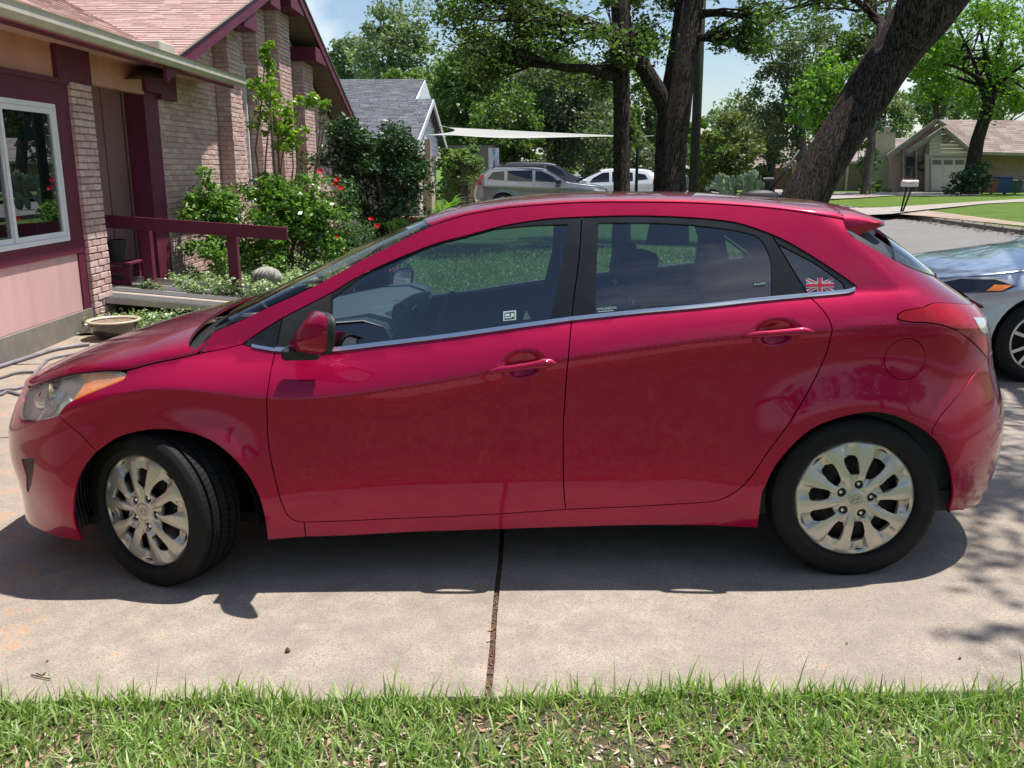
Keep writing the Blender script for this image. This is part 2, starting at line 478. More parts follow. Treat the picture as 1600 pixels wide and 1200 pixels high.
# kerbside litter
q = MB()
for k in range(900):
    y = random.uniform(14, 36); x = road_x1 + random.choice((-1, 1)) * abs(random.gauss(0, 0.28)) - 0.15; z = 0.0 if x < road_x1 else 0.11; s = random.uniform(0.02, 0.06)
    M = Matrix.Translation((x, y, z)) @ Matrix.Rotation(random.uniform(0, 6), 4, 'Z') @ Matrix.Rotation(random.uniform(-.5, .5), 4, 'X')
    q.add([M @ Vector(p) for p in ((-s, -s * .5, 0), (s, -s * .3, .01), (s * .8, s * .6, 0), (-s * .7, s * .5, .01))], [(0, 1, 2, 3)])
tag(q.build('kerb_litter', simple('kerb_leaves', (0.12, 0.085, 0.055), 0.9, var=0.6, scale=9)), kind='stuff')

# land across the road
def far_poly(name, pts, z, mat):
    P = [at_z(px, py, z) for px, py in pts]
    return tag(pymesh(name, P, [tuple(range(len(P)))[::-1]] if poly_area2(P) < 0 else [tuple(range(len(P)))], mat), kind='structure')
def poly_area2(P): return sum(P[i][0] * P[(i + 1) % len(P)][1] - P[(i + 1) % len(P)][0] * P[i][1] for i in range(len(P)))
sheet('far_lawn', np.concatenate([[road_x1 + 0.19], np.arange(14, 60, 1.0)]), np.arange(6, 90, 1.5), lambda X, Y: 0.105 + 0.05 * np.clip((X - 14) / 10, 0, 1) + 0 * Y, M_FARLAWN)
far_poly('dirt_verge', [(1388, 333), (1392, 327), (1450, 329), (1600, 348), (1680, 362), (1680, 366), (1600, 353), (1450, 338)], 0.122, simple('dirt_verge', (0.30, 0.23, 0.17), 0.95, var=0.35, scale=1.5, bump=0.5, bscale=14))
far_poly('far_driveway', [(1300, 326), (1350, 336), (1392, 334), (1440, 328), (1540, 318), (1660, 312), (1660, 307), (1540, 314), (1430, 321), (1380, 324), (1330, 325)], 0.165, M_CONC2)
far_poly('far_driveway', [(1290, 311), (1340, 309), (1400, 305), (1452, 306), (1540, 306), (1520, 300), (1452, 299.5), (1400, 299), (1330, 300), (1290, 302)], 0.170, M_CONC2)
far_poly('far_driveway', [(1185, 305), (1240, 306), (1240, 296), (1200, 296)], 0.175, M_CONC2)
# garden bed beside the porch
sheet('garden_bed', np.arange(-4.0, -1.0, 0.2), np.arange(5.97, 24, 0.25), lambda X, Y: G(X, Y) + 0.02, simple('mulch', (0.055, 0.04, 0.03), 0.95, var=0.6, scale=16, bump=0.8, bscale=40))
# neighbour's driveway under the parked cars
sheet('neighbour_driveway', np.arange(-1.9, 6.4, 0.8), np.arange(27.2, 38.0, 0.8), lambda X, Y: 0.012 + 0 * X, M_CONC2)

# ================================================================== THE RED HATCHBACK
def car_plane(px, py, y):
    d = TILT_I @ ray(px, py); return CAM_C + d * ((y - CAM_C[1]) / d[1])

# materials
def paint_mat(name, base, deep, rough=0.32, metal=0.55):
    q = NT(name)
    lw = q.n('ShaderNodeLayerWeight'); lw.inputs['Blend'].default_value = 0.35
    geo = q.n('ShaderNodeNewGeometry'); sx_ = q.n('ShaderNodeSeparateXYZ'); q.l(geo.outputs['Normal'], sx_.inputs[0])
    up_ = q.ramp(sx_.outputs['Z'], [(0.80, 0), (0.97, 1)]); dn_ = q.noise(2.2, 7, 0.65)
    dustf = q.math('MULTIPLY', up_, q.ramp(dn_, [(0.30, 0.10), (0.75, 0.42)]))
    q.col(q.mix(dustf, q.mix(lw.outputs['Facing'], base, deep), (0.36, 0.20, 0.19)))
    flake = q.n('ShaderNodeTexVoronoi'); flake.inputs['Scale'].default_value = 900.0
    q.l(q.obj(), flake.inputs['Vector'])
    b = q.n('ShaderNodeBump'); b.inputs['Strength'].default_value = 0.06; b.inputs['Distance'].default_value = 0.001
    q.l(flake.outputs['Distance'], b.inputs['Height']); q.l(b.outputs[0], q.b.inputs['Normal'])
    # very faint waviness and dust
    dust = q.noise(3.0, 6)
    q.set(Metallic=metal, Roughness=q.ramp(dust, [(0.3, rough - 0.03), (0.8, rough + 0.08)]))
    q.set(Coat_Weight=1.0, Coat_Roughness=q.ramp(q.noise(14, 5), [(0.35, 0.035), (0.8, 0.06)]), Coat_IOR=1.42, Specular_IOR_Level=0.12)
    orange = q.n('ShaderNodeBump'); orange.inputs['Strength'].default_value = 0.02; orange.inputs['Distance'].default_value = 0.004
    q.l(q.noise(5.0, 2), orange.inputs['Height']); q.l(orange.outputs[0], q.b.inputs['Coat Normal'])
    return q.m
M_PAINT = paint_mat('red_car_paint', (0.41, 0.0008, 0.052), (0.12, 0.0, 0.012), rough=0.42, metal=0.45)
M_BLACKTRIM = simple('black_window_trim', (0.012, 0.012, 0.014), 0.32, spec=0.5, var=0.3, scale=20)
M_BLACKPL = simple('black_plastic', (0.014, 0.014, 0.015), 0.55, var=0.35, scale=30, bump=0.15, bscale=300)
M_DARK = simple('dark_cavity', (0.006, 0.006, 0.006), 0.85, var=0.3)
M_CHROME = simple('satin_chrome', (0.78, 0.79, 0.80), 0.22, metal=1.0, var=0.05)
M_INT = simple('interior_charcoal', (0.028, 0.032, 0.042), 0.7, var=0.2, scale=12, bump=0.2, bscale=400)
M_INTG = simple('interior_grey', (0.11, 0.135, 0.14), 0.6, var=0.15, scale=12, bump=0.2, bscale=400)
M_SEAT = simple('seat_cloth', (0.03, 0.034, 0.045), 0.9, var=0.25, scale=40, bump=0.4, bscale=500)
M_RUBBER = simple('tyre_rubber', (0.0065, 0.0065, 0.007), 0.7, spec=0.3, var=0.35, scale=14, bump=0.15, bscale=200)
M_SILVER = NT('wheel_cover_silver')
M_SILVER.col(M_SILVER.ramp(M_SILVER.noise(9, 6), [(0.25, (0.50, 0.47, 0.41)), (0.75, (0.62, 0.59, 0.53))]))
M_SILVER.set(Metallic=0.6, Roughness=0.36); M_SILVER = M_SILVER.m
M_STEEL = simple('rusty_steel_wheel', (0.03, 0.022, 0.02), 0.6, metal=0.3, var=0.5, scale=25)
M_MIRRORG = simple('mirror_glass', (0.8, 0.8, 0.8), 0.02, metal=1.0)

def glass_mat(name, tint, refl=1.0, ior=1.5, solid=None):
    """thin window glass: tinted see-through plus fresnel reflection"""
    q = NT(name)
    q.t.nodes.remove(q.b)
    tr = q.n('ShaderNodeBsdfTransparent'); tr.inputs[0].default_value = (*tint, 1)
    gl = q.n('ShaderNodeBsdfGlossy'); gl.inputs['Roughness'].default_value = 0.004; gl.inputs[0].default_value = (1, 1, 1, 1)
    lw = q.n('ShaderNodeLayerWeight'); lw.inputs['Blend'].default_value = 0.5
    f = q.math('MULTIPLY_ADD', q.math('POWER', lw.outputs['Facing'], 4.5), 0.92 * refl, 0.075 * refl)
    f = q.math('MINIMUM', f, 1.0)
    mx = q.n('ShaderNodeMixShader')
    q.l(f, mx.inputs[0]); q.l(tr.outputs[0], mx.inputs[1]); q.l(gl.outputs[0], mx.inputs[2])
    last = mx.outputs[0]
    if solid:
        df = q.n('ShaderNodeBsdfDiffuse'); df.inputs[0].default_value = (*solid[0], 1)
        m2 = q.n('ShaderNodeMixShader'); m2.inputs[0].default_value = solid[1]
        q.l(last, m2.inputs[1]); q.l(df.outputs[0], m2.inputs[2]); last = m2.outputs[0]
    q.l(last, q.out.inputs['Surface'])
    return q.m
M_GLASS = glass_mat('tinted_side_glass', (0.50, 0.61, 0.70), refl=1.8)
M_WSGLASS = glass_mat('windshield_glass', (0.62, 0.68, 0.66))
M_LAMPGLASS = glass_mat('hazy_lamp_lens', (0.90, 0.90, 0.88), refl=0.7, solid=((0.7, 0.7, 0.64), 0.13))
M_AMBER = NT('amber_reflector'); M_AMBER.col(M_AMBER.ramp(M_AMBER.noise(60, 4), [(0.3, (0.85, 0.17, 0.015)), (0.7, (0.95, 0.30, 0.04))])).set(Roughness=0.25, Coat_Weight=1.0); M_AMBER = M_AMBER.m
M_TAIL = NT('red_tail_lens'); M_TAIL.col(M_TAIL.ramp(M_TAIL.noise(8, 3), [(0.3, (0.24, 0.0, 0.005)), (0.7, (0.38, 0.001, 0.010))])).set(Roughness=0.35, Coat_Weight=1.0, Coat_Roughness=0.02, Coat_IOR=1.4, Specular_IOR_Level=0.1); M_TAIL = M_TAIL.m
M_LENSW = simple('clear_lamp_lens', (0.55, 0.55, 0.52), 0.15, metal=0.4, coat=1.0)

# ---- body shape.  car frame: x to the rear from the front hub, y to the far side, z up; centre line y = MID
MID = 0.89
HUBS = ((0.0, 0.305), (2.65, 0.305))
WR = 0.312
CREASE = spline([-0.86, -0.6, -0.45, -0.3, -0.13, 0.05, 0.27, 0.45, 0.62, 0.82, 1.05, 1.28, 1.585, 1.87, 2.09, 2.53, 2.75, 3.1, 3.45],
                [0.54, 0.60, 0.655, 0.71, 0.762, 0.790, 0.772, 0.742, 0.735, 0.750, 0.778, 0.814, 0.859, 0.894, 0.92, 0.948, 0.956, 0.93, 0.90])
BELT = spline([-0.86, -0.6, -0.4, -0.15, 0.0, 0.2, 0.38, 0.51, 0.71, 1.15, 1.6, 1.85, 2.08, 2.29, 2.45, 2.62, 3.0, 3.45],
              [0.70, 0.745, 0.78, 0.825, 0.855, 0.895, 0.930, 0.915, 0.912, 0.950, 1.002, 1.022, 1.037, 1.055, 1.067, 1.085, 1.09, 1.05])
YW = spline([-0.9, -0.45, 0.0, 0.5, 1.0, 1.6, 2.2, 2.65, 3.0, 3.5], [0.10, 0.035, 0.012, 0.030, 0.036, 0.034, 0.024, 0.006, 0.030, 0.08])
AUP = spline([-0.9, -0.3, 0.0, 0.2, 0.4, 0.6, 0.9, 1.6, 2.4, 2.8, 3.3], [0.9, 1.0, 1.0, 0.85, 0.62, 0.56, 0.54, 0.54, 0.54, 0.50, 0.45])
NOSE = spline([0.05, 0.12, 0.17, 0.25, 0.35, 0.44, 0.5, 0.56, 0.62, 0.68, 0.72], [-0.78, -0.83, -0.835, -0.828, -0.832, -0.848, -0.846, -0.833, -0.818, -0.803, -0.79])
TAILX = spline([0.05, 0.2, 0.35, 0.5, 0.6, 0.7, 0.8, 0.9, 0.98, 1.03, 1.1, 1.2, 1.3, 1.45],
               [3.31, 3.39, 3.43, 3.440, 3.425, 3.39, 3.362, 3.33, 3.265, 3.20, 3.10, 2.97, 2.86, 2.70])
DENTS = []          # (x, z, rx, rz, depth) pockets behind the door handles

def S(x, z, dents=True):
    """side surface: y of the near flank at (x, z)"""
    x = np.asarray(x, float); z = np.asarray(z, float)
    zc = CREASE(x); zb = np.maximum(BELT(x), zc + 0.03)
    sp_ = lambda v: 0.005 * np.logaddexp(0, v / 0.005)
    s = sp_(zc - z) - 0.0035 * np.exp(-((zc - z) / 0.02) ** 2)
    s = np.maximum(s, 0)
    fade = np.clip((np.abs(x - 0.5) - 0.12) / 0.4, 0, 1); fade = fade * fade * (3 - 2 * fade)
    fade = 0.25 + 0.75 * fade
    low = np.maximum(0.46 - z, 0)
    y = YW(x) + 0.032 * fade * (1 - np.exp(-s / 0.060)) - 0.013 * (1 - np.exp(-(s / 0.20) ** 2)) + 0.42 * low ** 2
    h = sp_(z - zc); hb = np.minimum(h, zb - zc)
    y = y + AUP(x) * hb * np.clip(0.55 + hb / 0.12 * 0.45, 0, 1) + 0.30 * hb ** 2
    g = np.maximum(z - zb, 0)
    y = y + 0.33 * g + 0.36 * g * g
    for (hx, hz) in HUBS:
        r = np.sqrt((x - hx) ** 2 + (z - hz) ** 2)
        y = y - 0.030 * np.exp(-((r - 0.34) / 0.14) ** 2) * np.clip((z - 0.10) / 0.2, 0, 1) * np.where(z > zc, np.exp(-((z - zc) / 0.08) ** 2), 1)
    if dents:
        for (dx, dz, rx, rz, dp, tilt) in DENTS:
            u = ((x - dx) * math.cos(tilt) + (z - dz) * math.sin(tilt)) / rx; w = (-(x - dx) * math.sin(tilt) + (z - dz) * math.cos(tilt)) / rz
            rr = u * u + w * w
            y = y + dp * np.clip(1 - rr, 0, 1) ** 2
    L = 0.62; n = 2.35
    e = np.clip(1 - (x - NOSE(np.clip(z, 0.05, 0.72))) / L, 0, 1)
    y = y + (MID - y) * (1 - (1 - e ** n) ** (1 / n))
    L = lerp([0.0, 0.75, 0.95, 1.1, 1.3], [0.50, 0.48, 0.42, 0.36, 0.30])(z); n = 2.3
    e = np.clip(1 - (TAILX(np.clip(z, 0.05, 1.45)) - x) / L, 0, 1)
    y = y + (MID - y) * (1 - (1 - e ** n) ** (1 / n))
    return np.minimum(y, MID)

def on_side(px, py):
    """where the line of sight through a photograph point first meets the flank, as (x, z)"""
    d = TILT_I @ ray(px, py); o = CAM_C
    ys = np.linspace(-0.08, MID, 500)
    t = (ys - o[1]) / d[1]
    xs = o[0] + d[0] * t; zs = o[2] + d[2] * t
    g = ys - S(xs, zs, False)
    k = np.where((g[:-1] < 0) & (g[1:] >= 0))[0]
    if len(k) == 0:
        k = int(np.argmin(np.abs(g))); return float(xs[k]), float(zs[k])
    k = k[0]; a = -g[k] / (g[k + 1] - g[k])
    return float(xs[k] + a * (xs[k + 1] - xs[k])), float(zs[k] + a * (zs[k + 1] - zs[k]))

def tr(pts): return [on_side(*p) for p in pts]

def smooth_poly(pts, step=0.015, closed=False, tens=0.5):
    """Catmull-Rom through the points, resampled"""
    P = np.array(pts, float); n = len(P); out = []
    for i in range(n - 1):
        p0 = P[max(i - 1, 0)]; p1 = P[i]; p2 = P[i + 1]; p3 = P[min(i + 2, n - 1)]
        L = np.linalg.norm(p2 - p1); m = max(1, int(round(L / step)))
        for k in range(m):
            t = k / m
            out.append(0.5 * ((2 * p1) + (-p0 + p2) * t + (2 * p0 - 5 * p1 + 4 * p2 - p3) * t * t + (-p0 + 3 * p1 - 3 * p2 + p3) * t ** 3))
    out.append(P[-1])
    return [tuple(q) for q in out]

def chain(*segs):
    """join already smoothed open segments into a closed polygon, dropping doubled corner points"""
    out = []
    for s in segs:
        for p in s:
            if not out or (abs(p[0] - out[-1][0]) + abs(p[1] - out[-1][1])) > 1e-4: out.append(tuple(p))
    if abs(out[0][0] - out[-1][0]) + abs(out[0][1] - out[-1][1]) < 1e-4: out.pop()
    return out

def poly_area(P):
    P = np.asarray(P); x, y = P[:, 0], P[:, 1]
    return 0.5 * np.sum(x * np.roll(y, -1) - np.roll(x, -1) * y)

def inset(P, g):
    """move a closed 2-D polygon inwards by g"""
    P = np.asarray(P, float)
    if poly_area(P) < 0: P = P[::-1]
    a = P - np.roll(P, 1, 0); b = np.roll(P, -1, 0) - P
    a /= np.linalg.norm(a, axis=1)[:, None] + 1e-12; b /= np.linalg.norm(b, axis=1)[:, None] + 1e-12
    na = np.stack([-a[:, 1], a[:, 0]], 1); nb = np.stack([-b[:, 1], b[:, 0]], 1)
    m = na + nb; l = np.linalg.norm(m, axis=1)[:, None]; m = m / (l + 1e-9)
    c = np.clip(np.sum(m * na, 1), 0.5, 1)[:, None]
    return P + m * g / c

def inside(P, pts):
    P = np.asarray(P); x = pts[:, 0]; y = pts[:, 1]; c = np.zeros(len(pts), bool)
    x1, y1 = P[:, 0], P[:, 1]; x2, y2 = np.roll(x1, -1), np.roll(y1, -1)
    for i in range(len(P)):
        if y1[i] == y2[i]: continue
        k = ((y1[i] > y) != (y2[i] > y)) & (x < (x2[i] - x1[i]) * (y - y1[i]) / (y2[i] - y1[i]) + x1[i])
        c ^= k
    return c

def seg_dist(P, pts):
    P = np.asarray(P); Q = np.roll(P, -1, 0); best = np.full(len(pts), 1e9)
    for a, b in zip(P, Q):
        ab = b - a; L = ab @ ab
        if L < 1e-14: continue
        t = np.clip(((pts - a) @ ab) / L, 0, 1)
        best = np.minimum(best, np.linalg.norm(pts - (a + t[:, None] * ab), axis=1))
    return best

def grid_pts(lo, hi, s, extra=()):
    xs = np.arange(lo[0], hi[0], s); zs = np.arange(lo[1], hi[1], s * 0.9)
    g = np.array([(x + (0.5 * s if k % 2 else 0), z) for k, z in enumerate(zs) for x in xs]) if len(xs) and len(zs) else np.zeros((0, 2))
    return np.vstack([g] + [np.asarray(e) for e in extra if len(e)]) if len(g) or len(extra) else g

def side_samples(lo, hi, s=0.026):
    ex = []
    if lo[0] < -0.6:
        for z in np.arange(max(lo[1], 0.06), min(hi[1], 0.8), 0.028):
            xn = float(NOSE(np.clip(z, 0.05, 0.72)))
            for d in (0.0012, 0.004, 0.009, 0.016, 0.025, 0.037, 0.05, 0.066, 0.084, 0.105): ex.append((xn + d, z))
    if hi[0] > 2.95:
        for z in np.arange(max(lo[1], 0.06), hi[1], 0.028):
            xt = float(TAILX(np.clip(z, 0.05, 1.45)))
            for d in (0.0012, 0.004, 0.009, 0.016, 0.025, 0.037, 0.05, 0.066, 0.084, 0.105): ex.append((xt - d, z))
    # rows hugging the crease
    for x in np.arange(lo[0], hi[0], 0.024):
        zc = float(CREASE(x))
        for d in (-0.03, -0.016, -0.007, 0.007, 0.016, 0.03): ex.append((x + (0.012 if abs(d) < 0.01 else 0.0), zc + d))
    for (dx, dz, rx, rz, dp, tl) in DENTS:
        if lo[0] < dx < hi[0]:
            for a in np.arange(0, 2 * PI, 0.26):
                for r in (0.0, 0.35, 0.6, 0.8, 0.92, 1.0):
                    u = r * rx * math.cos(a); w = r * rz * math.sin(a)
                    ex.append((dx + u * math.cos(tl) - w * math.sin(tl), dz + u * math.sin(tl) + w * math.cos(tl)))
    return grid_pts(lo, hi, s, [np.array(ex)] if ex else [])

def lift_side(P):
    P = np.asarray(P, float)
    return np.stack([P[:, 0], S(P[:, 0], P[:, 1]), P[:, 1]], 1)

def lift_normals(P, lift, e=0.0015):
    P = np.asarray(P, float)
    dx = lift(P + [e, 0]) - lift(P - [e, 0]); dz = lift(P + [0, e]) - lift(P - [0, e])
    n = np.cross(dx, dz); l = np.linalg.norm(n, axis=1)[:, None]
    return n / np.maximum(l, 1e-12)

def panel_arrays(outer, holes=(), lift=lift_side, samples=side_samples, gap=0.0022, flange=0.014, off=0.0, spacing=0.026, holegap=0.0):
    """triangulated patch of the body: returns V, F, N.  Edges are turned inwards by `flange`"""
    O = inset(outer, gap)
    H = [inset(h, -holegap) if poly_area(h) > 0 else inset(h[::-1], -holegap) for h in holes]
    lo = O.min(0); hi = O.max(0)
    pts = samples(lo, hi) if callable(samples) else samples
    pts = pts[inside(O, pts)]
    d = seg_dist(O, pts)
    for h in H:
        pts_in = inside(h, pts); dd = seg_dist(h, pts); d = np.where(pts_in, -1, np.minimum(d, dd))
    pts = pts[d > min(spacing * 0.22, 0.006)]
    # thin out near duplicates
    key = np.round(pts / 0.0035).astype(int); _, ix = np.unique(key, axis=0, return_index=True); pts = pts[np.sort(ix)]
    co = [tuple(p) for p in O]; ed = [(i, (i + 1) % len(O)) for i in range(len(O))]
    loops = [list(range(len(O)))]
    for h in H:
        b = len(co); co += [tuple(p) for p in h]; ed += [(b + i, b + (i + 1) % len(h)) for i in range(len(h))]
        loops.append([b + i for i in range(len(h))][::-1])
    if lift is lift_side:                       # the crease is an edge of the triangulation
        cx = np.arange(lo[0] - 0.01, hi[0] + 0.01, 0.012); cp = np.stack([cx, CREASE(cx)], 1)
        ok = inside(O, cp) & (seg_dist(O, cp) > 0.004)
        for h in H: ok &= ~inside(h, cp) & (seg_dist(h, cp) > 0.004)
        if ok.any() and len(pts):
            kd = np.array([np.min(np.hypot(*(cp[ok] - p).T)) for p in pts]); pts = pts[kd > 0.0045]
        prev = None
        for p, k in zip(cp, ok):
            if k:
                co.append(tuple(p))
                if prev is not None: ed.append((prev, len(co) - 1))
                prev = len(co) - 1
            else: prev = None
    nb = len(co); co += [tuple(p) for p in pts]
    r = mgeo.delaunay_2d_cdt([Vector(p) for p in co], ed, [], 0, 1e-7)
    V2 = np.array([tuple(v) for v in r[0]]); T = np.array([f for f in r[2]], int)
    cen = V2[T].mean(1)
    keep = inside(O, cen)
    for h in H: keep &= ~inside(h, cen)
    T = T[keep]
    inv = {}
    for k, src in enumerate(r[3]):
        for q in src: inv[q] = k
    V = lift(V2); N = lift_normals(V2, lift)
    if off: V = V + N * off
    # orientation: triangles should follow the normal
    fn = np.cross(V[T[:, 1]] - V[T[:, 0]], V[T[:, 2]] - V[T[:, 0]])
    flip = np.sum(fn * N[T[:, 0]], 1) < 0
    T[flip] = T[flip][:, ::-1]
    V = list(V); N = list(N); F = [tuple(t) for t in T]
    if flange:
        for lp in loops:
            ids = [inv.get(i, i) for i in lp]; m = len(ids)
            top = np.array([V[i] for i in ids]); nn = np.array([N[i] for i in ids])
            tdir = np.roll(top, -1, 0) - np.roll(top, 1, 0)
            side = np.cross(tdir, nn); side /= np.linalg.norm(side, axis=1)[:, None] + 1e-12
            b = len(V)
            V += list(top); N += list((side * 0.8 + nn * 0.6))
            V += list(top - nn * flange + side * 0.0); N += list(side)
            for i in range(m):
                j = (i + 1) % m
                F.append((b + i, b + m + i, b + m + j, b + j))
    return np.array(V), F, np.array(N)

def mirror_arrays(V, F, N):
    V2 = V.copy(); V2[:, 1] = 2 * MID - V2[:, 1]; N2 = N.copy(); N2[:, 1] *= -1
    return V2, [tuple(f)[::-1] for f in F], N2

def panel(name, outer, mat, parent, holes=(), both='copy', **kw):
    """both: 'copy' -> a second object on the far side, 'join' -> one mesh over both halves, None -> near side only"""
    V, F, N = panel_arrays(outer, holes, **kw)
    N = N / np.maximum(np.linalg.norm(N, axis=1)[:, None], 1e-9)
    if both == 'join':                     # close the two halves on the centre line
        zc_ = np.clip(V[:, 2], 0.05, 1.6); a_ = NOSE(np.clip(zc_, 0.05, 0.72) if MID == 0.89 else zc_); b_ = TAILX(zc_)
        for m_, t_, s_ in ((V[:, 0] < a_ + 0.005, a_, -1.0), (V[:, 0] > b_ - 0.005, b_, 1.0)):
            V[m_, 1] = MID; V[m_, 0] = t_[m_]; N[m_, 1] = 0; N[m_, 0] = s_
        N = N / np.maximum(np.linalg.norm(N, axis=1)[:, None], 1e-9)
        V2, F2, N2 = mirror_arrays(V, F, N); n = len(V)
        V = np.vstack([V, V2]); N = np.vstack([N, N2]); F = list(F) + [tuple(i + n for i in f) for f in F2]
    o = pymesh(name, V, F, mat, parent, smooth=True, normals=N)
    if both == 'copy':
        V2, F2, N2 = mirror_arrays(V, F, N)
        pymesh(name, V2, F2, mat, parent, smooth=True, normals=N2)
    return o

def solid_mirror(o, parent=None):
    """mirror a finished child mesh to the far side of the car"""
    me = o.data.copy()
    for v in me.vertices: v.co.y = 2 * MID - v.co.y
    me.flip_normals()
    n = bpy.data.objects.new(o.name.split('.')[0], me); COL.objects.link(n); n.parent = parent or o.parent
    return n

car = empty('hatchback_car', label='raspberry red five-door hatchback parked across the concrete driveway', cat='car')
car.matrix_world = Matrix(((1, 0, -SX, 0), (0, 1, -SY, 0), (SX, SY, 1, 0), (0, 0, 0, 1)))

# ---- traced seams on the flank (photograph points -> (x, z) on the body surface)
hoodgap = smooth_poly(tr([(197, 580), (240, 568), (280, 560), (313, 552), (345, 546), (378, 538)]))
lamp_top = smooth_poly(tr([(50, 604), (72, 596), (97, 589), (122, 584), (160, 580), (189, 580), (197, 583)]))
lamp_low = smooth_poly(tr([(197, 586), (193, 592), (172, 601), (135, 616), (105, 631), (91, 650)]))
lamp_bot = smooth_poly(tr([(91, 650), (77, 655), (55, 657), (35, 656)]))
lamp_frt = smooth_poly(tr([(35, 656), (31, 650), (31, 640), (35, 622), (43, 611), (50, 604)]))
seam_fb = smooth_poly(tr([(91, 650), (110, 666), (127, 680), (152, 706)]))
arch_f1 = smooth_poly(tr([(152, 706), (147, 710), (127, 738), (118, 766), (115, 800), (119, 825), (128, 845)]))
arch_f2 = smooth_poly(tr([(418, 843), (413, 807), (403, 773), (383, 737), (350, 703), (317, 683), (277, 673), (233, 672), (187, 683), (152, 706)]))
door_f = smooth_poly(tr([(430, 548), (424, 575), (419, 605), (417, 640), (419, 690), (428, 740), (440, 785), (451, 807), (465, 815)]))
sill_t1 = smooth_poly(tr([(465, 815), (475, 816)]))
sill_v = smooth_poly(tr([(475, 816), (478, 839)]))
sill_b1 = smooth_poly(tr([(478, 839), (418, 844)]))
sill_b2 = smooth_poly(tr([(1184, 825), (1000, 821), (785, 827), (600, 834), (478, 839)]), 0.03)
door_b1 = smooth_poly(tr([(475, 816), (650, 809), (780, 803), (884, 796)]), 0.03)
door_b2 = smooth_poly(tr([(884, 796), (1000, 791), (1100, 785), (1130, 779), (1150, 768)]))
door_r = smooth_poly(tr([(1150, 768), (1170, 750), (1200, 706), (1231, 664), (1265, 608), (1290, 556), (1299, 524), (1299, 508), (1290, 490), (1276, 474), (1264, 463)]))
door_m = smooth_poly(tr([(893, 500), (888, 560), (883, 620), (880, 680), (881, 760), (884, 796)]))
belt_1 = smooth_poly(tr([(378, 538), (400, 543), (430, 548)]))
belt_2 = smooth_poly(tr([(430, 548), (470, 550), (515, 549), (600, 539), (700, 527), (800, 513), (893, 500)]), 0.03)
belt_3 = smooth_poly(tr([(893, 500), (1000, 489), (1100, 480), (1190, 470), (1264, 463)]), 0.03)
belt_4 = smooth_poly(tr([(1264, 463), (1300, 460), (1326, 457), (1336, 453)]))
frame_t1 = smooth_poly(tr([(378, 538), (410, 516), (441, 497)]))
frame_t2 = smooth_poly(tr([(441, 497), (480, 477), (520, 456), (556, 434), (611, 408), (676, 382), (725, 369), (790, 352), (855, 342), (909, 339)]))
frame_t3 = smooth_poly(tr([(909, 339), (975, 337), (1042, 338), (1107, 342), (1156, 349), (1206, 366)]))
frame_t4 = smooth_poly(tr([(1206, 366), (1237, 381), (1286, 411), (1326, 438), (1338, 448), (1336, 453)]))
frame_m = smooth_poly(tr([(909, 339), (905, 400), (898, 455), (893, 500)]))
frame_r = smooth_poly(tr([(1206, 366), (1225, 398), (1244, 430), (1264, 463)]))
frame_f = smooth_poly(tr([(441, 497), (436, 520), (430, 548)]))
corner_r = smooth_poly(tr([(519, 457), (516, 500), (514, 549)]))
rail_1 = smooth_poly(tr([(313, 552), (332, 519)]))
RAILPX = [(332, 519), (377, 500), (418, 480), (467, 458), (516, 433), (560, 409), (600, 389), (640, 369), (672, 354), (720, 338), (760, 330), (800, 324), (900, 317), (1000, 316), (1100, 318), (1200, 325), (1260, 333), (1318, 343)]
rail_2 = smooth_poly(tr(RAILPX), 0.02)
spo_e = smooth_poly(tr([(1318, 343), (1322, 356), (1330, 368), (1340, 374)]))
rglass_e = smooth_poly(tr([(1340, 374), (1370, 391), (1400, 407), (1440, 425), (1482, 444)]))
hatch_e = smooth_poly(tr([(1482, 444), (1500, 455), (1517, 467)]))
tail_top = smooth_poly(tr([(1517, 467), (1480, 474), (1440, 481), (1412, 486), (1403, 492)]))
tail_low = smooth_poly(tr([(1403, 492), (1402, 498), (1420, 503), (1455, 505), (1485, 512), (1510, 527), (1528, 543), (1541, 558)]))
tail_rear = smooth_poly(tr([(1541, 558), (1544, 540), (1540, 508), (1533, 482), (1517, 467)]))
seam_rb = smooth_poly(tr([(1541, 560), (1520, 588), (1492, 625), (1470, 650), (1457, 672)]))
arch_r1 = smooth_poly(tr([(1457, 684), (1435, 667), (1394, 649), (1352, 645), (1297, 658), (1256, 680), (1215, 724), (1196, 760), (1190, 778), (1184, 825)]))
arch_r2 = smooth_poly(tr([(1457, 684), (1470, 698), (1484, 729), (1490, 765), (1488, 785), (1483, 799)]))

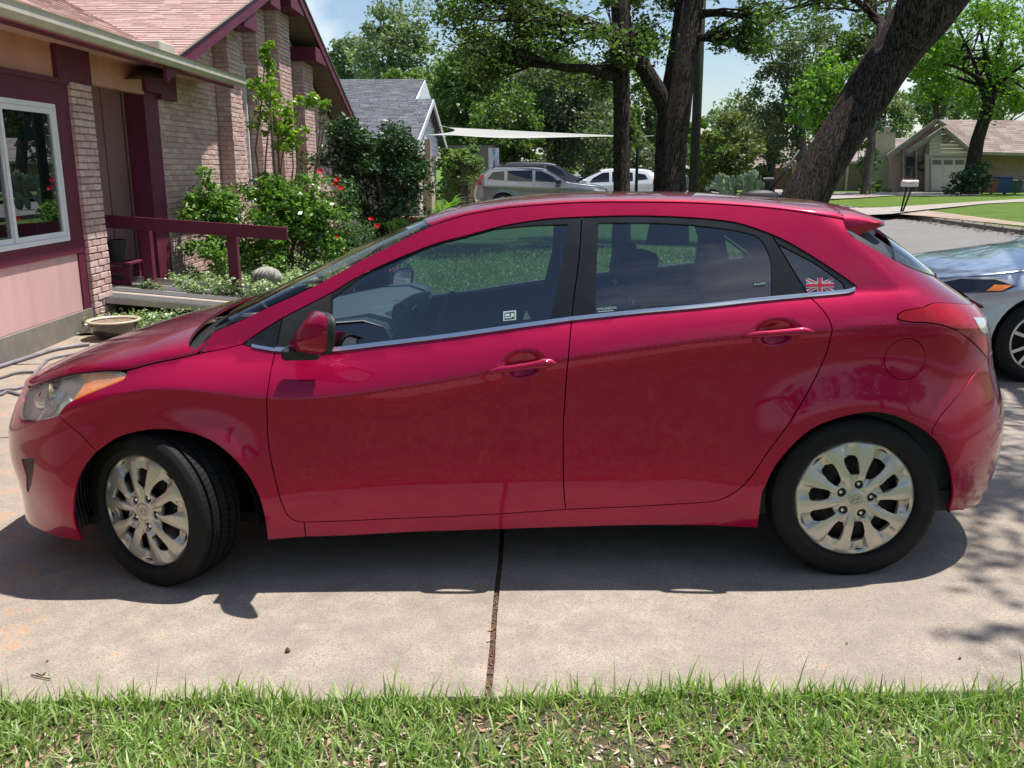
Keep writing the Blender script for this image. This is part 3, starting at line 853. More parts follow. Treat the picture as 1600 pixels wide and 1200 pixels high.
# top edge of the flank as z(x): hood gap, windscreen pillar, roof rail, rear glass edge, tail
_rl = lamp_top[:-2] + hoodgap[2:16:2] + rail_1 + rail_2 + rglass_e + hatch_e
_rl = sorted(set((round(a, 4), round(b, 4)) for a, b in _rl))
_xs = [-0.787, -0.765]; _zs = [0.700, 0.712]
_rx = []; _rz = []
for a, b in _rl:
    if a < -0.70 and a < _xs[-1] + 0.05: continue
    if not _rx or a - _rx[-1] > 0.012: _rx.append(a); _rz.append(b)
_xs = _xs + _rx + [3.245, 3.262]; _zs = _zs + _rz + [1.000, 0.988]
RAILZ = lerp(_xs, _zs)
XHEAD0, XHEAD1 = _xs[0], _xs[-1]
CTR = spline([-0.788, -0.735, -0.63, -0.45, -0.295, -0.08, 0.12, 0.20, 0.35, 0.50, 0.62, 0.896, 1.02, 1.09, 1.236, 1.38, 1.664, 1.947, 2.229, 2.511, 2.70, 2.80, 2.97, 3.08, 3.2, 3.262],
             [0.705, 0.745, 0.797, 0.865, 0.912, 0.968, 1.010, 1.028, 1.092, 1.158, 1.213, 1.330, 1.376, 1.398, 1.426, 1.443, 1.455, 1.450, 1.436, 1.408, 1.378, 1.325, 1.200, 1.118, 1.035, 0.992])
def lift_top(P):
    """hood, screens and roof: P = (x, q) with q the angle across, 0 at the rail, pi/2 at the centre line"""
    P = np.asarray(P, float); x = P[:, 0]; q = np.clip(P[:, 1], 0, None)
    zr = RAILZ(x); yr = S(x, zr, False); zc = np.maximum(CTR(x), zr + 0.004)
    p = 2.3
    c = np.abs(np.cos(q))
    y = np.where(q <= PI / 2, yr + (MID - yr) * (1 - c), MID + (MID - yr) * c)
    z = zr + (zc - zr) * np.maximum(1 - c ** p, 1e-9) ** (1 / p)
    return np.stack([x, y, z], 1)
def top_normals_fix(V): return V

def top_samples(lo, hi):
    xs = np.arange(lo[0], hi[0], 0.03)
    qs = [0.02, 0.05, 0.09, 0.14, 0.2, 0.27, 0.35, 0.44, 0.54, 0.65, 0.78, 0.92, 1.06, 1.2, 1.33, 1.45, 1.52]
    return np.array([(x + (0.012 if k % 2 else 0), q) for k, q in enumerate(qs) for x in xs])
def top_panel(name, front, rear, mat, q0=0.012, off=0.0, flange=0.012, hole=None, both='join'):
    """front, rear: x as a function of q"""
    qs = np.concatenate([[q0], np.linspace(0.05, PI / 2, 26)])
    f = [(float(front(q)), q) for q in qs]; r = [(float(rear(q)), q) for q in qs]
    edge = [(x, q0) for x in np.arange(f[0][0] + 0.02, r[0][0] - 0.01, 0.02)]
    top = [(x, PI / 2) for x in np.arange(r[-1][0] - 0.03, f[-1][0] + 0.01, -0.03)]
    outer = f[::-1] + edge + r + top
    V, F, N = panel_arrays(outer, [], lift=lift_top, samples=top_samples, gap=0.0, flange=0, off=off)
    N = N / np.maximum(np.linalg.norm(N, axis=1)[:, None], 1e-9)
    # outer skirt along the whole rim except the centre line
    V = list(V); N = list(N); F = list(F)
    rim = np.array(f[::-1] + edge + r); P3 = lift_top(rim); nn = lift_normals(rim, lift_top); nn[nn[:, 2] < 0] *= -1
    P3 = P3 + nn * off
    b = len(V); m = len(rim)
    down = nn * flange
    V += list(P3) + list(P3 - down)
    td = np.gradient(P3, axis=0); sd = np.cross(td, nn); sd /= np.linalg.norm(sd, axis=1)[:, None] + 1e-9
    N += list(-sd * 0.8 + nn * 0.5) + list(-sd)
    for i in range(m - 1): F.append((b + i, b + i + 1, b + m + i + 1, b + m + i))
    V = np.array(V); N = np.array(N); N /= np.linalg.norm(N, axis=1)[:, None] + 1e-9
    V2, F2, N2 = mirror_arrays(V, F, N); n = len(V)
    return pymesh(name, np.vstack([V, V2]), F + [tuple(i + n for i in ff) for ff in F2], mat, car, smooth=True, normals=np.vstack([N, N2]))

# ---- handle pockets
_h1 = on_side(818, 573); _h2 = on_side(1216, 522)
DENTS.append((_h1[0] - 0.004, _h1[1] + 0.004, 0.098, 0.058, 0.044, 0.14))
DENTS.append((_h2[0] - 0.004, _h2[1] + 0.004, 0.098, 0.054, 0.044, 0.10))

# ---- painted panels
nose_line = [(float(NOSE(z)) + 0.0006, z) for z in np.arange(0.17, 0.695, 0.02)]
bump_bot = [(x, float(np.interp(x, [-0.835, -0.75, -0.55, -0.38], [0.172, 0.172, 0.185, arch_f1[-1][1]]))) for x in np.arange(arch_f1[-1][0] - 0.02, -0.828, -0.02)]
lead = [(x, float(RAILZ(x)) - 0.003) for x in np.arange(-0.784, lamp_top[0][0] - 0.004, 0.012)]
# fog lamp recess in the bumper corner
fog = tr([(33, 717), (54, 716), (52, 737), (49, 757), (44, 771), (41, 763), (41, 745)])
bumper = chain(lamp_frt[::-1], lamp_bot[::-1], seam_fb, arch_f1, bump_bot, nose_line, lead)
panel('front_bumper', bumper, M_PAINT, car, holes=[fog], both='join')
panel('fog_lamp_recess', fog, M_BLACKPL, car, off=-0.004, gap=-0.003, both='copy', flange=0)
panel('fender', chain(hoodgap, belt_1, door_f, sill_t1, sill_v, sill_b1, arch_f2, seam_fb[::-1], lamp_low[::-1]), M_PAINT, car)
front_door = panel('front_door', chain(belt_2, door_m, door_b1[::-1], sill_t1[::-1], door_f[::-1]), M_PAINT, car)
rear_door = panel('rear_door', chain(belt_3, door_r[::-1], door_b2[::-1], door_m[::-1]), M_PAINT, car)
fuel_c = on_side(1414, 561)
fuel = [(fuel_c[0] + 0.0765 * math.cos(a), fuel_c[1] + 0.0765 * math.sin(a)) for a in np.linspace(0, 2 * PI, 48)[:-1]]
side = chain(rail_1, rail_2, spo_e, rglass_e, hatch_e, tail_top, tail_low, seam_rb, arch_r1, sill_b2, sill_v[::-1],
             door_b1, door_b2, door_r, belt_4, frame_t4[::-1], frame_t3[::-1], frame_t2[::-1], frame_t1[::-1], hoodgap[::-1][:-1])
_k = [i for i, p in enumerate(side) if abs(p[0] - rail_1[0][0]) < 1e-6]
# the pillar foot starts at (313, 552): drop the hood-gap run in front of it
_x0 = rail_1[0][0]
side = [p for i, p in enumerate(side) if not (p[0] < _x0 - 1e-5)]
panel('body_side', side, M_PAINT, car, holes=[fuel])
panel('fuel_door', fuel, M_PAINT, car, gap=0.0030, both=None)
tail_line = [(float(TAILX(z)) - 0.0006, z) for z in np.arange(0.24, 0.80, 0.02)]
_ty = tail_rear[0]
rb_bot = [(x, float(np.interp(x, [arch_r2[-1][0], 3.25, 3.4], [arch_r2[-1][1], 0.20, 0.23]))) for x in np.arange(arch_r2[-1][0] + 0.02, 3.40, 0.02)]
rb_top = [(x, float(np.interp(x, [_ty[0], 3.36], [_ty[1], 0.80]))) for x in np.arange(3.352, _ty[0], -0.012)]
panel('rear_bumper', chain(seam_rb, arch_r2, rb_bot, tail_line, rb_top), M_PAINT, car, both='join')
ht = [(float(TAILX(z)) - 0.0006, z) for z in np.arange(0.81, 0.985, 0.015)]
htop = [(x, float(RAILZ(x)) - 0.002) for x in np.arange(3.250, hatch_e[-1][0] + 0.004, -0.01)]
panel('hatch', chain(rb_top[::-1], ht, htop, tail_rear[::-1][:1], tail_rear[::-1]), M_PAINT, car, both='join')
lift_o = panel('tail_lamp', chain(tail_top, tail_low, tail_rear), M_TAIL, car, off=0.004, gap=0.002)
# headlamp: lens, and behind it a bowl, a projector and the amber wedge
lampP = chain(lamp_top, lamp_low, lamp_bot, lamp_frt)
hl = panel('headlight', lampP, M_LAMPGLASS, car, gap=0.002, off=0.002)
# (car inner parts, glass and trim follow)
M_LAMPIN = simple('lamp_housing', (0.62, 0.63, 0.60), 0.22, metal=0.5, var=0.5, scale=14)
M_REFL = simple('lamp_reflector', (0.85, 0.86, 0.84), 0.08, metal=1.0)
for s_ in (0, 1):
    hlo = [c for c in car.children if c.name.split('.')[0] == 'headlight'][s_]
    def put(o):
        o.parent = hlo
        if s_: 
            for v in o.data.vertices: v.co.y = 2 * MID - v.co.y
            o.data.flip_normals()
        return o
    V, F, N = panel_arrays(lampP, [], off=-0.035, gap=0.004, flange=0)
    put(pymesh('housing', V, F, M_LAMPIN, None, smooth=True))
    V, F, N = panel_arrays(smooth_poly(tr([(197, 584), (160, 581), (121, 584), (128, 594), (118, 612), (103, 632), (108, 631), (135, 616), (172, 601), (193, 592)])), [], off=-0.010, gap=0.003, flange=0.02)
    put(pymesh('turn_signal', V, F, M_AMBER, None, smooth=True, normals=N))
    c1 = on_side(56, 632); c2 = on_side(84, 622)
    for nm, c, r, mt in (('projector', c1, 0.045, M_REFL), ('reflector_bowl', c2, 0.045, M_REFL)):
        yy = float(S(c[0], c[1])) + 0.035
        Mx = Matrix.Translation((c[0] - 0.01, yy, c[1])) @ Matrix.Rotation(R_(-48), 4, 'Z') @ Matrix.Rotation(R_(90), 4, 'X')
        prof = [(0.002, 0.012), (r * 0.35, 0.010), (r * 0.75, 0.0), (r, -0.014)] if nm == 'projector' else [(0.004, -0.03), (r * 0.5, -0.022), (r * 0.85, -0.004), (r, 0.012), (r * 1.12, 0.012)]
        put(MB().lathe(prof, 24, Mx).build(nm, mt, None, smooth=True))
# clear reversing wedge in the tail lamp
rv = smooth_poly(tr([(1519, 497), (1532, 484), (1539, 502), (1542, 520), (1530, 516), (1519, 497)]))
for o in [c for c in car.children if c.name.split('.')[0] == 'tail_lamp']:
    V, F, N = panel_arrays(rv[:-1], [], off=0.0065, gap=0.0, flange=0.004)
    if o.name != 'tail_lamp': V, F, N = mirror_arrays(V, F, N)
    pymesh('reversing_lens', V, F, M_LENSW, o, smooth=True, normals=N)
# ---- window frames, glass, chrome
glass_f = tr([(517, 546), (519, 466)]) + smooth_poly(tr([(519, 466), (560, 434), (600, 411), (650, 388), (700, 372), (760, 359), (820, 352), (886, 349)])) + tr([(888, 352), (880, 400), (869, 455), (859, 504)])
glass_r = tr([(930, 493), (931, 440), (935, 349)]) + smooth_poly(tr([(936, 347), (1042, 348), (1124, 355), (1172, 364), (1189, 373), (1199, 390), (1205, 408), (1206, 463)]))
glass_q = tr([(1216, 381)]) + smooth_poly(tr([(1218, 381), (1245, 395), (1275, 411), (1318, 442), (1321, 450)])) + tr([(1321, 452), (1290, 456), (1264, 459)])
def dens(P, step=0.02):
    out = []
    n = len(P)
    for i in range(n):
        a = np.array(P[i]); b = np.array(P[(i + 1) % n]); L = np.linalg.norm(b - a)
        m = max(1, int(round(L / step)))
        for k in range(m): out.append(tuple(a + (b - a) * k / m))
    o2 = []
    for p in out:
        if not o2 or abs(p[0] - o2[-1][0]) + abs(p[1] - o2[-1][1]) > 5e-4: o2.append(p)
    return o2
glass_f = dens(chain(glass_f)); glass_r = dens(chain(glass_r)); glass_q = dens(chain(glass_q))
panel('corner_trim', chain(frame_t1, frame_f, belt_1[::-1]), M_BLACKTRIM, car, off=-0.002)
panel('window_frame', chain(frame_t2, frame_m, belt_2[::-1], frame_f[::-1]), M_BLACKTRIM, car, holes=[glass_f], off=-0.003, flange=0.012)
panel('window_frame', chain(frame_t3, frame_r, belt_3[::-1], frame_m[::-1]), M_BLACKTRIM, car, holes=[glass_r], off=-0.003, flange=0.012)
panel('window_frame', chain(frame_t4, belt_4[::-1], frame_r[::-1]), M_BLACKTRIM, car, holes=[glass_q], off=-0.003, flange=0.012)
# thin bright edge round the side windows' top, as a raised black bead
panel('window_glass', glass_f, M_GLASS, car, off=-0.011, gap=-0.006, flange=0, both='copy')
panel('window_glass', glass_r, M_GLASS, car, off=-0.011, gap=-0.006, flange=0, both='copy')
panel('window_glass', glass_q, M_GLASS, car, off=-0.011, gap=-0.006, flange=0, both='copy')
def strip(line, w0, w1, both='copy', name='chrome_strip', mat=None, off=0.006):
    up = [(p[0], p[1] + w1) for p in line]; dn = [(p[0], p[1] - w0) for p in line]
    poly = up + dn[::-1]
    return panel(name, poly, mat or M_CHROME, car, off=off, gap=0, flange=0.006, both=both, samples=lambda lo, hi: np.zeros((0, 2)) + 0 if False else np.array([(p[0], p[1] + 0.4 * w1) for p in line[1:-1]]))
strip(belt_1[3:] , 0.003, 0.007)
strip(belt_2, 0.003, 0.011)
strip(belt_3, 0.003, 0.011)
strip(belt_4, 0.003, 0.011)
# top panels
SPX = on_side(1318, 343)[0]
hood_rear = lambda q: float(np.interp(q, [0, 0.05, 0.10, 0.18, 0.30, 0.6, PI / 2], [0.236, 0.228, 0.195, 0.168, 0.156, 0.148, 0.135]))
ws_low = lambda q: 0.330 - 0.115 * math.sin(q)
ws_top = lambda q: 1.075 - 0.065 * math.sin(q)
top_panel('hood', lambda q: -0.798 + (1 - math.sin(q)) * 0.07, hood_rear, M_PAINT)
top_panel('cowl', lambda q: hood_rear(q) - 0.02, lambda q: ws_low(q) + 0.03, M_BLACKPL, off=-0.035, flange=0.0)
top_panel('windshield', ws_low, ws_top, M_WSGLASS, off=-0.004, flange=0.004)
top_panel('windshield_band', ws_low, lambda q: ws_low(q) + 0.035, M_BLACKTRIM, off=-0.007, flange=0.0)
top_panel('windshield_band', lambda q: ws_top(q) - 0.03, ws_top, M_BLACKTRIM, off=-0.007, flange=0.0)
top_panel('roof', lambda q: ws_top(q) + 0.004, lambda q: SPX + 0.02 * math.sin(q), M_PAINT)
top_panel('rear_glass', lambda q: 2.80, lambda q: 3.03 + 0.10 * math.sin(q), M_GLASS, off=-0.004)
top_panel('hatch_lip', lambda q: 3.034 + 0.10 * math.sin(q), lambda q: 3.238, M_PAINT)
# roof moulding: black strip in the ditch
roofline = [(x, float(RAILZ(x))) for x in np.arange(1.10, 2.70, 0.03)]
# wipers on the cowl
for (xa, ya, xb, yb) in ((0.24, 0.62, 0.44, 0.20), (0.20, 1.18, 0.36, 0.66)):
    pa = lift_top(np.array([[xa, 0.9]]))[0]
    def topz(x, y):
        yr = float(S(x, float(RAILZ(x)), False)); yy = y if y < MID else 2 * MID - y
        c = 1 - (yy - yr) / (MID - yr); return float(RAILZ(x)) + (float(CTR(x)) - float(RAILZ(x))) * max(1 - max(c, 0) ** 2.3, 0) ** (1 / 2.3)
    pts = [(xa + (xb - xa) * t, ya + (yb - ya) * t, topz(xa + (xb - xa) * t, ya + (yb - ya) * t) - 0.012) for t in np.linspace(0, 1, 7)]
    MB().tube(pts, 0.006, 6).tube([(p[0] + 0.012, p[1], p[2] - 0.008) for p in pts], 0.004, 5).build('wiper', M_BLACKPL, car, smooth=True)
# cowl grille ribs
g = MB()
for y in np.arange(0.34, 1.44, 0.045):
    g.beam((0.19, y, topz(0.19, y) - 0.028), (0.30, y + 0.01, topz(0.30, y) - 0.030), 0.006, 0.008)
tag(g.build('cowl_ribs', M_BLACKPL, car), kind='stuff')
# spoiler
def spoiler():
    rx, rz = on_side(1318, 343); yr = float(S(rx, rz, False)); T0 = rx + 0.003
    bx, bz = on_side(1338, 373); zr0 = float(RAILZ(T0)) - 0.001
    tp = car_plane(1384, 346, yr + 0.05)
    secs = []
    for dy, u in ((0.0, 0.0), (0.006, 0.25), (0.018, 0.45), (0.045, 0.62), (0.10, 0.78), (0.22, 0.92), (0.38, 0.98), (MID - yr, 1.0)):
        q = math.acos(max(-1, 1 - dy / (MID - yr))); zt = float(lift_top(np.array([[T0, max(q, 0.015)]]))[0][2]) if dy > 0 else zr0
        tx = tp[0] - 0.035 * (1 - min(1, dy / 0.05)) ** 1.5 + 0.030 * min(1, dy / 0.5); tz = tp[2] - 0.004 + 0.012 * min(1, dy / 0.3)
        ey = yr + dy
        def top(x): 
            t = (x - T0) / (tx - T0); return zt + (tz - zt) * (0.35 * t + 0.65 * t ** 2.2)
        secs.append([(T0, ey, zt - 0.0005), (T0 + (tx - T0) * 0.3, ey, top(T0 + (tx - T0) * 0.3)), (T0 + (tx - T0) * 0.6, ey, top(T0 + (tx - T0) * 0.6)), (T0 + (tx - T0) * 0.85, ey, top(T0 + (tx - T0) * 0.85)),
                     (tx - 0.006, ey, tz + 0.002), (tx, ey, tz - 0.006), (tx - 0.012, ey, tz - 0.016),
                     (bx + (tx - bx) * 0.55, ey, bz + (tz - bz) * 0.50), (bx + 0.015, ey, bz + 0.004), (bx - 0.002, ey, bz + 0.004), (T0 + 0.002, ey, (zt + bz) / 2)])
    n = len(secs[0]); vs = [p for s in secs for p in s]; fs = []
    for i in range(len(secs) - 1):
        for k in range(n):
            a = i * n + k; b = i * n + (k + 1) % n; fs.append((a, a + n, b + n, b))
    fs.append(tuple(range(n)))
    m = len(vs); vs += [(x, 2 * MID - y, z) for x, y, z in vs]; fs += [tuple(m + i for i in f)[::-1] for f in fs]
    o = pymesh('spoiler', vs, fs, M_PAINT, car, smooth=True)
    bm = bmesh.new(); bm.from_mesh(o.data); bmesh.ops.remove_doubles(bm, verts=bm.verts, dist=0.0005); bmesh.ops.recalc_face_normals(bm, faces=bm.faces)
    bm.to_mesh(o.data); bm.free(); o.data.polygons.foreach_set('use_smooth', [True] * len(o.data.polygons)); o.data.set_sharp_from_angle(angle=R_(34))
spoiler()

# ---- door mirrors
def mirror_housing():
    # sections along x: the housing bulges outwards (towards -y)
    P0 = car_plane(455, 540, 0.0); 
    secs = []
    prof = [  # (px, top py, bottom py, outer y)
        (440, 536, 545, 0.01), (449, 524, 549, -0.03), (460, 509, 553, -0.085), (473, 496, 555, -0.12), (486, 489, 556, -0.140), (494, 488, 556, -0.145), (500, 490, 555, -0.145)]
    for px, ty, by, yo in prof:
        a = car_plane(px, ty, -0.09); b = car_plane(px, by, -0.09)
        x = (a[0] + b[0]) / 2; z1, z0 = a[2], b[2]; yi = 0.045 if px < 500 else 0.01
        ring = []
        for k in range(16):
            t = 2 * PI * k / 16; c, s = math.cos(t), math.sin(t)
            cc = math.copysign(abs(c) ** 0.6, c); ss = math.copysign(abs(s) ** 0.65, s)
            ring.append((x + 0.012 * ss - cc * (yi - yo) * 0.30 * min(1, max(0, (px - 455) / 40)), (yi + yo) / 2 + cc * (yi - yo) / 2, (z0 + z1) / 2 + ss * (z1 - z0) / 2))
        secs.append(ring)
    vs = [p for r in secs for p in r]; n = 16; fs = []
    for i in range(len(secs) - 1):
        for k in range(n):
            a = i * n + k; b = i * n + (k + 1) % n; fs.append((a, a + n, b + n, b))
    fs.append(tuple(range(n))); fs.append(tuple(range((len(secs) - 1) * n, len(secs) * n))[::-1])
    o = pymesh('mirror', vs, fs, M_PAINT, car, smooth=True)
    bm = bmesh.new(); bm.from_mesh(o.data); bmesh.ops.recalc_face_normals(bm, faces=bm.faces); bm.to_mesh(o.data); bm.free()
    md = o.modifiers.new('s', 'SUBSURF'); md.levels = 2; md.render_levels = 2
    last = secs[-1]
    # black rear rim and glass
    cx = np.mean([p[0] for p in last]); cyy = np.mean([p[1] for p in last]); cz = np.mean([p[2] for p in last])
    rim = MB(); rr = [[(p[0] + dx, cyy + (p[1] - cyy) * s, cz + (p[2] - cz) * s) for p in last] for dx, s in ((-0.008, 1.01), (0.008, 1.02), (0.018, 1.0), (0.018, 0.88), (0.006, 0.86))]
    vs = [p for r in rr for p in r]; fs = []
    for i in range(4):
        for k in range(16): a = i * 16 + k; b = i * 16 + (k + 1) % 16; fs.append((a, a + 16, b + 16, b))
    rim.add(vs, fs); ro = rim.build('rim', M_BLACKPL, o, smooth=True)
    gl = MB().add(rr[-1], [tuple(range(16))[::-1]]).build('mirror_glass', M_MIRRORG, o)
    # black foot bridging mirror and door corner
    a = car_plane(452, 543, 0.02); b = car_plane(503, 556, 0.02)
    ft = MB().bevbox((a[0] - 0.02, -0.03, b[2] - 0.008), (b[0] + 0.0, 0.075, b[2] + 0.036), 0.01).build('foot', M_BLACKPL, o, smooth=False)
    return o
mo = mirror_housing()
m2 = solid_mirror(mo); md = m2.modifiers.new('s', 'SUBSURF'); md.levels = 2; md.render_levels = 2
for c in list(mo.children): solid_mirror(c, m2)
# sail panel behind the mirror
V_, F_, N_ = panel_arrays(dens(chain(frame_t2[:1] + [p for p in frame_t2 if p[0] < corner_r[0][0]], corner_r, tr([(514, 549), (470, 550), (430, 548)]), frame_f[::-1])), [], off=0.0015, gap=0.003, flange=0.004)
pymesh('sail_panel', V_, F_, M_BLACKPL, car, smooth=True, normals=N_)
V2_, F2_, N2_ = mirror_arrays(V_, F_, N_); pymesh('sail_panel', V2_, F2_, M_BLACKPL, car, smooth=True, normals=N2_)

# ---- door handles
def handle(pts, parent, lock):
    # pts: (px, py, half thickness in px)
    rings = []; n = 14
    for k, (px, py, h) in enumerate(pts):
        x, z = on_side(px, py); y = float(S(x, z, False)); out = 0.020 * math.sin(PI * min(max((k) / (len(pts) - 1), 0.0), 1)) ** 0.5 + 0.004
        hz = h / 415.0
        rings.append([(x, y - out + 0.012 + math.cos(t) * 0.012, z + math.sin(t) * hz) for t in [2 * PI * i / n for i in range(n)]])
    vs = [p for r in rings for p in r]; fs = []
    for i in range(len(rings) - 1):
        for k in range(n): a = i * n + k; b = i * n + (k + 1) % n; fs.append((a, a + n, b + n, b))
    fs += [tuple(range(n)), tuple(range((len(rings) - 1) * n, len(rings) * n))[::-1]]
    o = pymesh('door_handle', vs, fs, M_PAINT, parent, smooth=True)
    bm = bmesh.new(); bm.from_mesh(o.data); bmesh.ops.recalc_face_normals(bm, faces=bm.faces); bm.to_mesh(o.data); bm.free()
    if lock:
        x, z = on_side(854, 567); y = float(S(x, z, False)) - 0.0165
        M = Matrix.Translation((x, y, z)) @ Matrix.Rotation(R_(90), 4, 'X')
        MB().lathe([(0.012, -0.006), (0.012, 0.001), (0.009, 0.002), (0.0005, 0.002)], 18, M).build('lock', M_CHROME, o, smooth=True)
    return o
hp1 = [(759, 583, 1.0), (768, 580, 3.5), (782, 577, 5), (800, 575, 5.2), (820, 572, 5.2), (838, 569, 6), (850, 567.5, 8), (860, 567, 6.5), (868, 567, 3), (871, 567, 0.8)]
hp2 = [(1161, 526, 1.0), (1170, 524, 3.5), (1184, 522, 5), (1202, 521, 5.2), (1222, 519, 5.2), (1240, 518, 6), (1252, 517.5, 6.6), (1262, 517.5, 5), (1270, 518, 2.5), (1273, 518, 0.8)]
fd = [c for c in car.children if c.name.split('.')[0] == 'front_door']; rd = [c for c in car.children if c.name.split('.')[0] == 'rear_door']
h = handle(hp1, fd[0], True); solid_mirror(h, fd[1])
h = handle(hp2, rd[0], False); solid_mirror(h, rd[1])

# ---- wheels
def wheel_surface(P):
    """cover relief: P = (a, b) in the wheel plane -> outward height.  Ten raised blades, creased valleys at the rim"""
    x, z = P[:, 0], P[:, 1]; r = np.hypot(x, z); a = np.arctan2(z, x)
    k = (a / (2 * PI) * 10) % 1.0; d = np.abs(k - 0.5) * 2      # 1 on a blade's centre line, 0 midway between blades
    base = 0.008 + 0.020 * (1 - (r / 0.214) ** 2) - 0.010 * np.clip((r - 0.203) / 0.011, 0, 1) ** 2
    w = np.clip((r - 0.045) / 0.05, 0, 1)
    ridge = 0.013 * w * np.clip((d - 0.30) / 0.22, 0, 1) 
    roof = -0.006 * w * np.abs(((a / (2 * PI) * 10 + 0.5) % 1.0) - 0.5) * 2
    twist = 0.010 * w * (((a / (2 * PI) * 10 + 0.5) % 1.0) - 0.5) * np.where((((a / (2 * PI) * 10 + 0.5) % 10).astype(int) % 2) == 0, 1, -1)
    fan = np.clip((r - 0.160) / 0.045, 0, 1)                     # near the rim the valley opens as a triangle
    ridge = ridge * (1 - fan) + 0.013 * fan * np.clip((d - 0.02) / 0.6, 0, 1)
    hub_ = 0.004 * np.clip((0.034 - r) / 0.004, 0, 1)
    k_ = 1 - np.clip((r - 0.192) / 0.018, 0, 1)
    return base + (ridge - 0.009) * k_ + 0.009 * w * 0 + roof * k_ + twist * k_ + hub_ + 0.004
def make_wheel(parent, x, y, steer=0.0, flip=False, name='wheel', phase=0.0):
    w = empty(name, (x, y, 0.305), parent=parent)
    # wheel local frame: axle along -y (outer face at y<0)
    prof = []
    Rt = WR; hw = 0.1025
    # cross-section: (radius, y) from inner bead to outer bead; grooves in the tread
    pr = [(0.205, 0.085), (0.215, 0.098), (0.245, 0.108), (0.28, 0.106), (0.297, 0.097), (0.307, 0.088)]
    gro = (-0.062, -0.022, 0.022, 0.062)
    tread = [(Rt - 0.0015, 0.084)]
    for g0 in gro[::-1]:
        cr = lambda yy: Rt - 0.9 * (yy * yy) 
        tread += [(cr(g0 + 0.0052), g0 + 0.0052), (Rt - 0.0105, g0 + 0.0040), (Rt - 0.0105, g0 - 0.0040), (cr(g0 - 0.0052), g0 - 0.0052)]
    tread += [(Rt - 0.0015 - 0.004, -0.084)]
    out = [(0.307, -0.089), (0.299, -0.097), (0.291, -0.102), (0.288, -0.1035), (0.280, -0.1055), (0.262, -0.108), (0.250, -0.1085), (0.247, -0.1095), (0.243, -0.1085), (0.234, -0.105), (0.229, -0.100), (0.226, -0.094), (0.222, -0.080)]
    prof = pr + tread + out
    seg = 96; vs = []; fs = []
    n = len(prof)
    for k in range(seg):
        t = 2 * PI * k / seg
        for (r, yy) in prof: vs.append((r * math.cos(t), yy, r * math.sin(t)))
    for k in range(seg):
        for i in range(n - 1):
            a = k * n + i; b = ((k + 1) % seg) * n + i; fs.append((a, a + 1, b + 1, b))
    tyre = pymesh('tyre', vs, fs, M_RUBBER, w, smooth=True); tyre.data.set_sharp_from_angle(angle=R_(38))
    # sipes: thin dark slots cut as small raised blocks between them
    blocks = MB(); nb = 84
    rows = ((-0.088, -0.068), (-0.056, -0.028), (-0.016, 0.016), (0.028, 0.056), (0.068, 0.088))
    for j, (y0, y1) in enumerate(rows):
        for k in range(nb):
            t0 = 2 * PI * (k + 0.07 + 0.35 * (j % 2)) / nb; t1 = 2 * PI * (k + 0.93 + 0.35 * (j % 2)) / nb; sk = 0.028 if j in (1, 3) else (0.014 if j != 2 else -0.02)
            q = []
            for rr in (0.006, -0.0035):
                for (t, yy, dd) in ((t0, y0, 0), (t1, y0, 0), (t1, y1, sk), (t0, y1, sk)):
                    rad = Rt - 0.9 * yy * yy - rr - (0.004 if abs(yy) > 0.08 else 0)
                    q.append((rad * math.cos(t + dd), yy, rad * math.sin(t + dd)))
            blocks.add(q, [(4, 5, 6, 7), (0, 1, 5, 4), (1, 2, 6, 5), (2, 3, 7, 6), (3, 0, 4, 7)])
    tb = blocks.build('tread_blocks', M_RUBBER, tyre); tag(tb, kind='stuff')
    # steel wheel behind the cover
    st = MB(); MX = Matrix.Rotation(R_(90), 4, 'X')
    st.lathe([(0.205, 0.085), (0.200, 0.05), (0.190, 0.035), (0.175, 0.045), (0.14, 0.058), (0.10, 0.060), (0.07, 0.050), (0.03, 0.052), (0.001, 0.052)], 40, MX)
    st.lathe([(0.205, 0.085), (0.198, -0.06), (0.19, -0.08)], 40, MX)
    so = st.build('steel_rim', M_STEEL, w, smooth=True)
    for k in range(10):
        vent = MB()
        t = 2 * PI * (k + 0.5) / 10 + phase
        M = Matrix.Rotation(-t, 4, 'Y') @ Matrix.Translation((0.138, -0.0595, 0)) @ MX
        vent.lathe([(0.016, -0.004), (0.016, 0.001), (0.0005, 0.001)], 12, M)
        vent.build('vent_hole', M_DARK, so)
    # cover as a cut plate with ten windows and five nut holes
    outer = [(0.2135 * math.cos(t), 0.2135 * math.sin(t)) for t in np.linspace(0, 2 * PI, 161)[:-1]]
    holes = []
    for k in range(10):
        tc = 2 * PI * (k + 0.5) / 10 + phase - PI / 10 * 0.0
        pair = 1 if k % 2 == 0 else -1
        q = []
        for (r, da) in ((0.085, -0.13), (0.084, 0.13), (0.100, 0.170), (0.125, 0.185), (0.150, 0.165), (0.161, 0.135), (0.165, 0.0), (0.161, -0.135), (0.150, -0.165), (0.125, -0.185), (0.100, -0.170)):
            aa = tc + da + pair * (0.045 * (r - 0.12) / 0.04)
            if k % 2 == 0 and r < 0.101: r = r + 0.010
            q.append((r * math.cos(aa), r * math.sin(aa)))
        holes.append(q)
    nuts = []
    for k in range(5):
        t = 2 * PI * k / 5 + phase
        nuts.append((0.0575 * math.cos(t), 0.0575 * math.sin(t)))
        holes.append([(nuts[-1][0] + 0.0175 * math.cos(a), nuts[-1][1] + 0.0175 * math.sin(a)) for a in np.linspace(0, 2 * PI, 17)[:-1]])
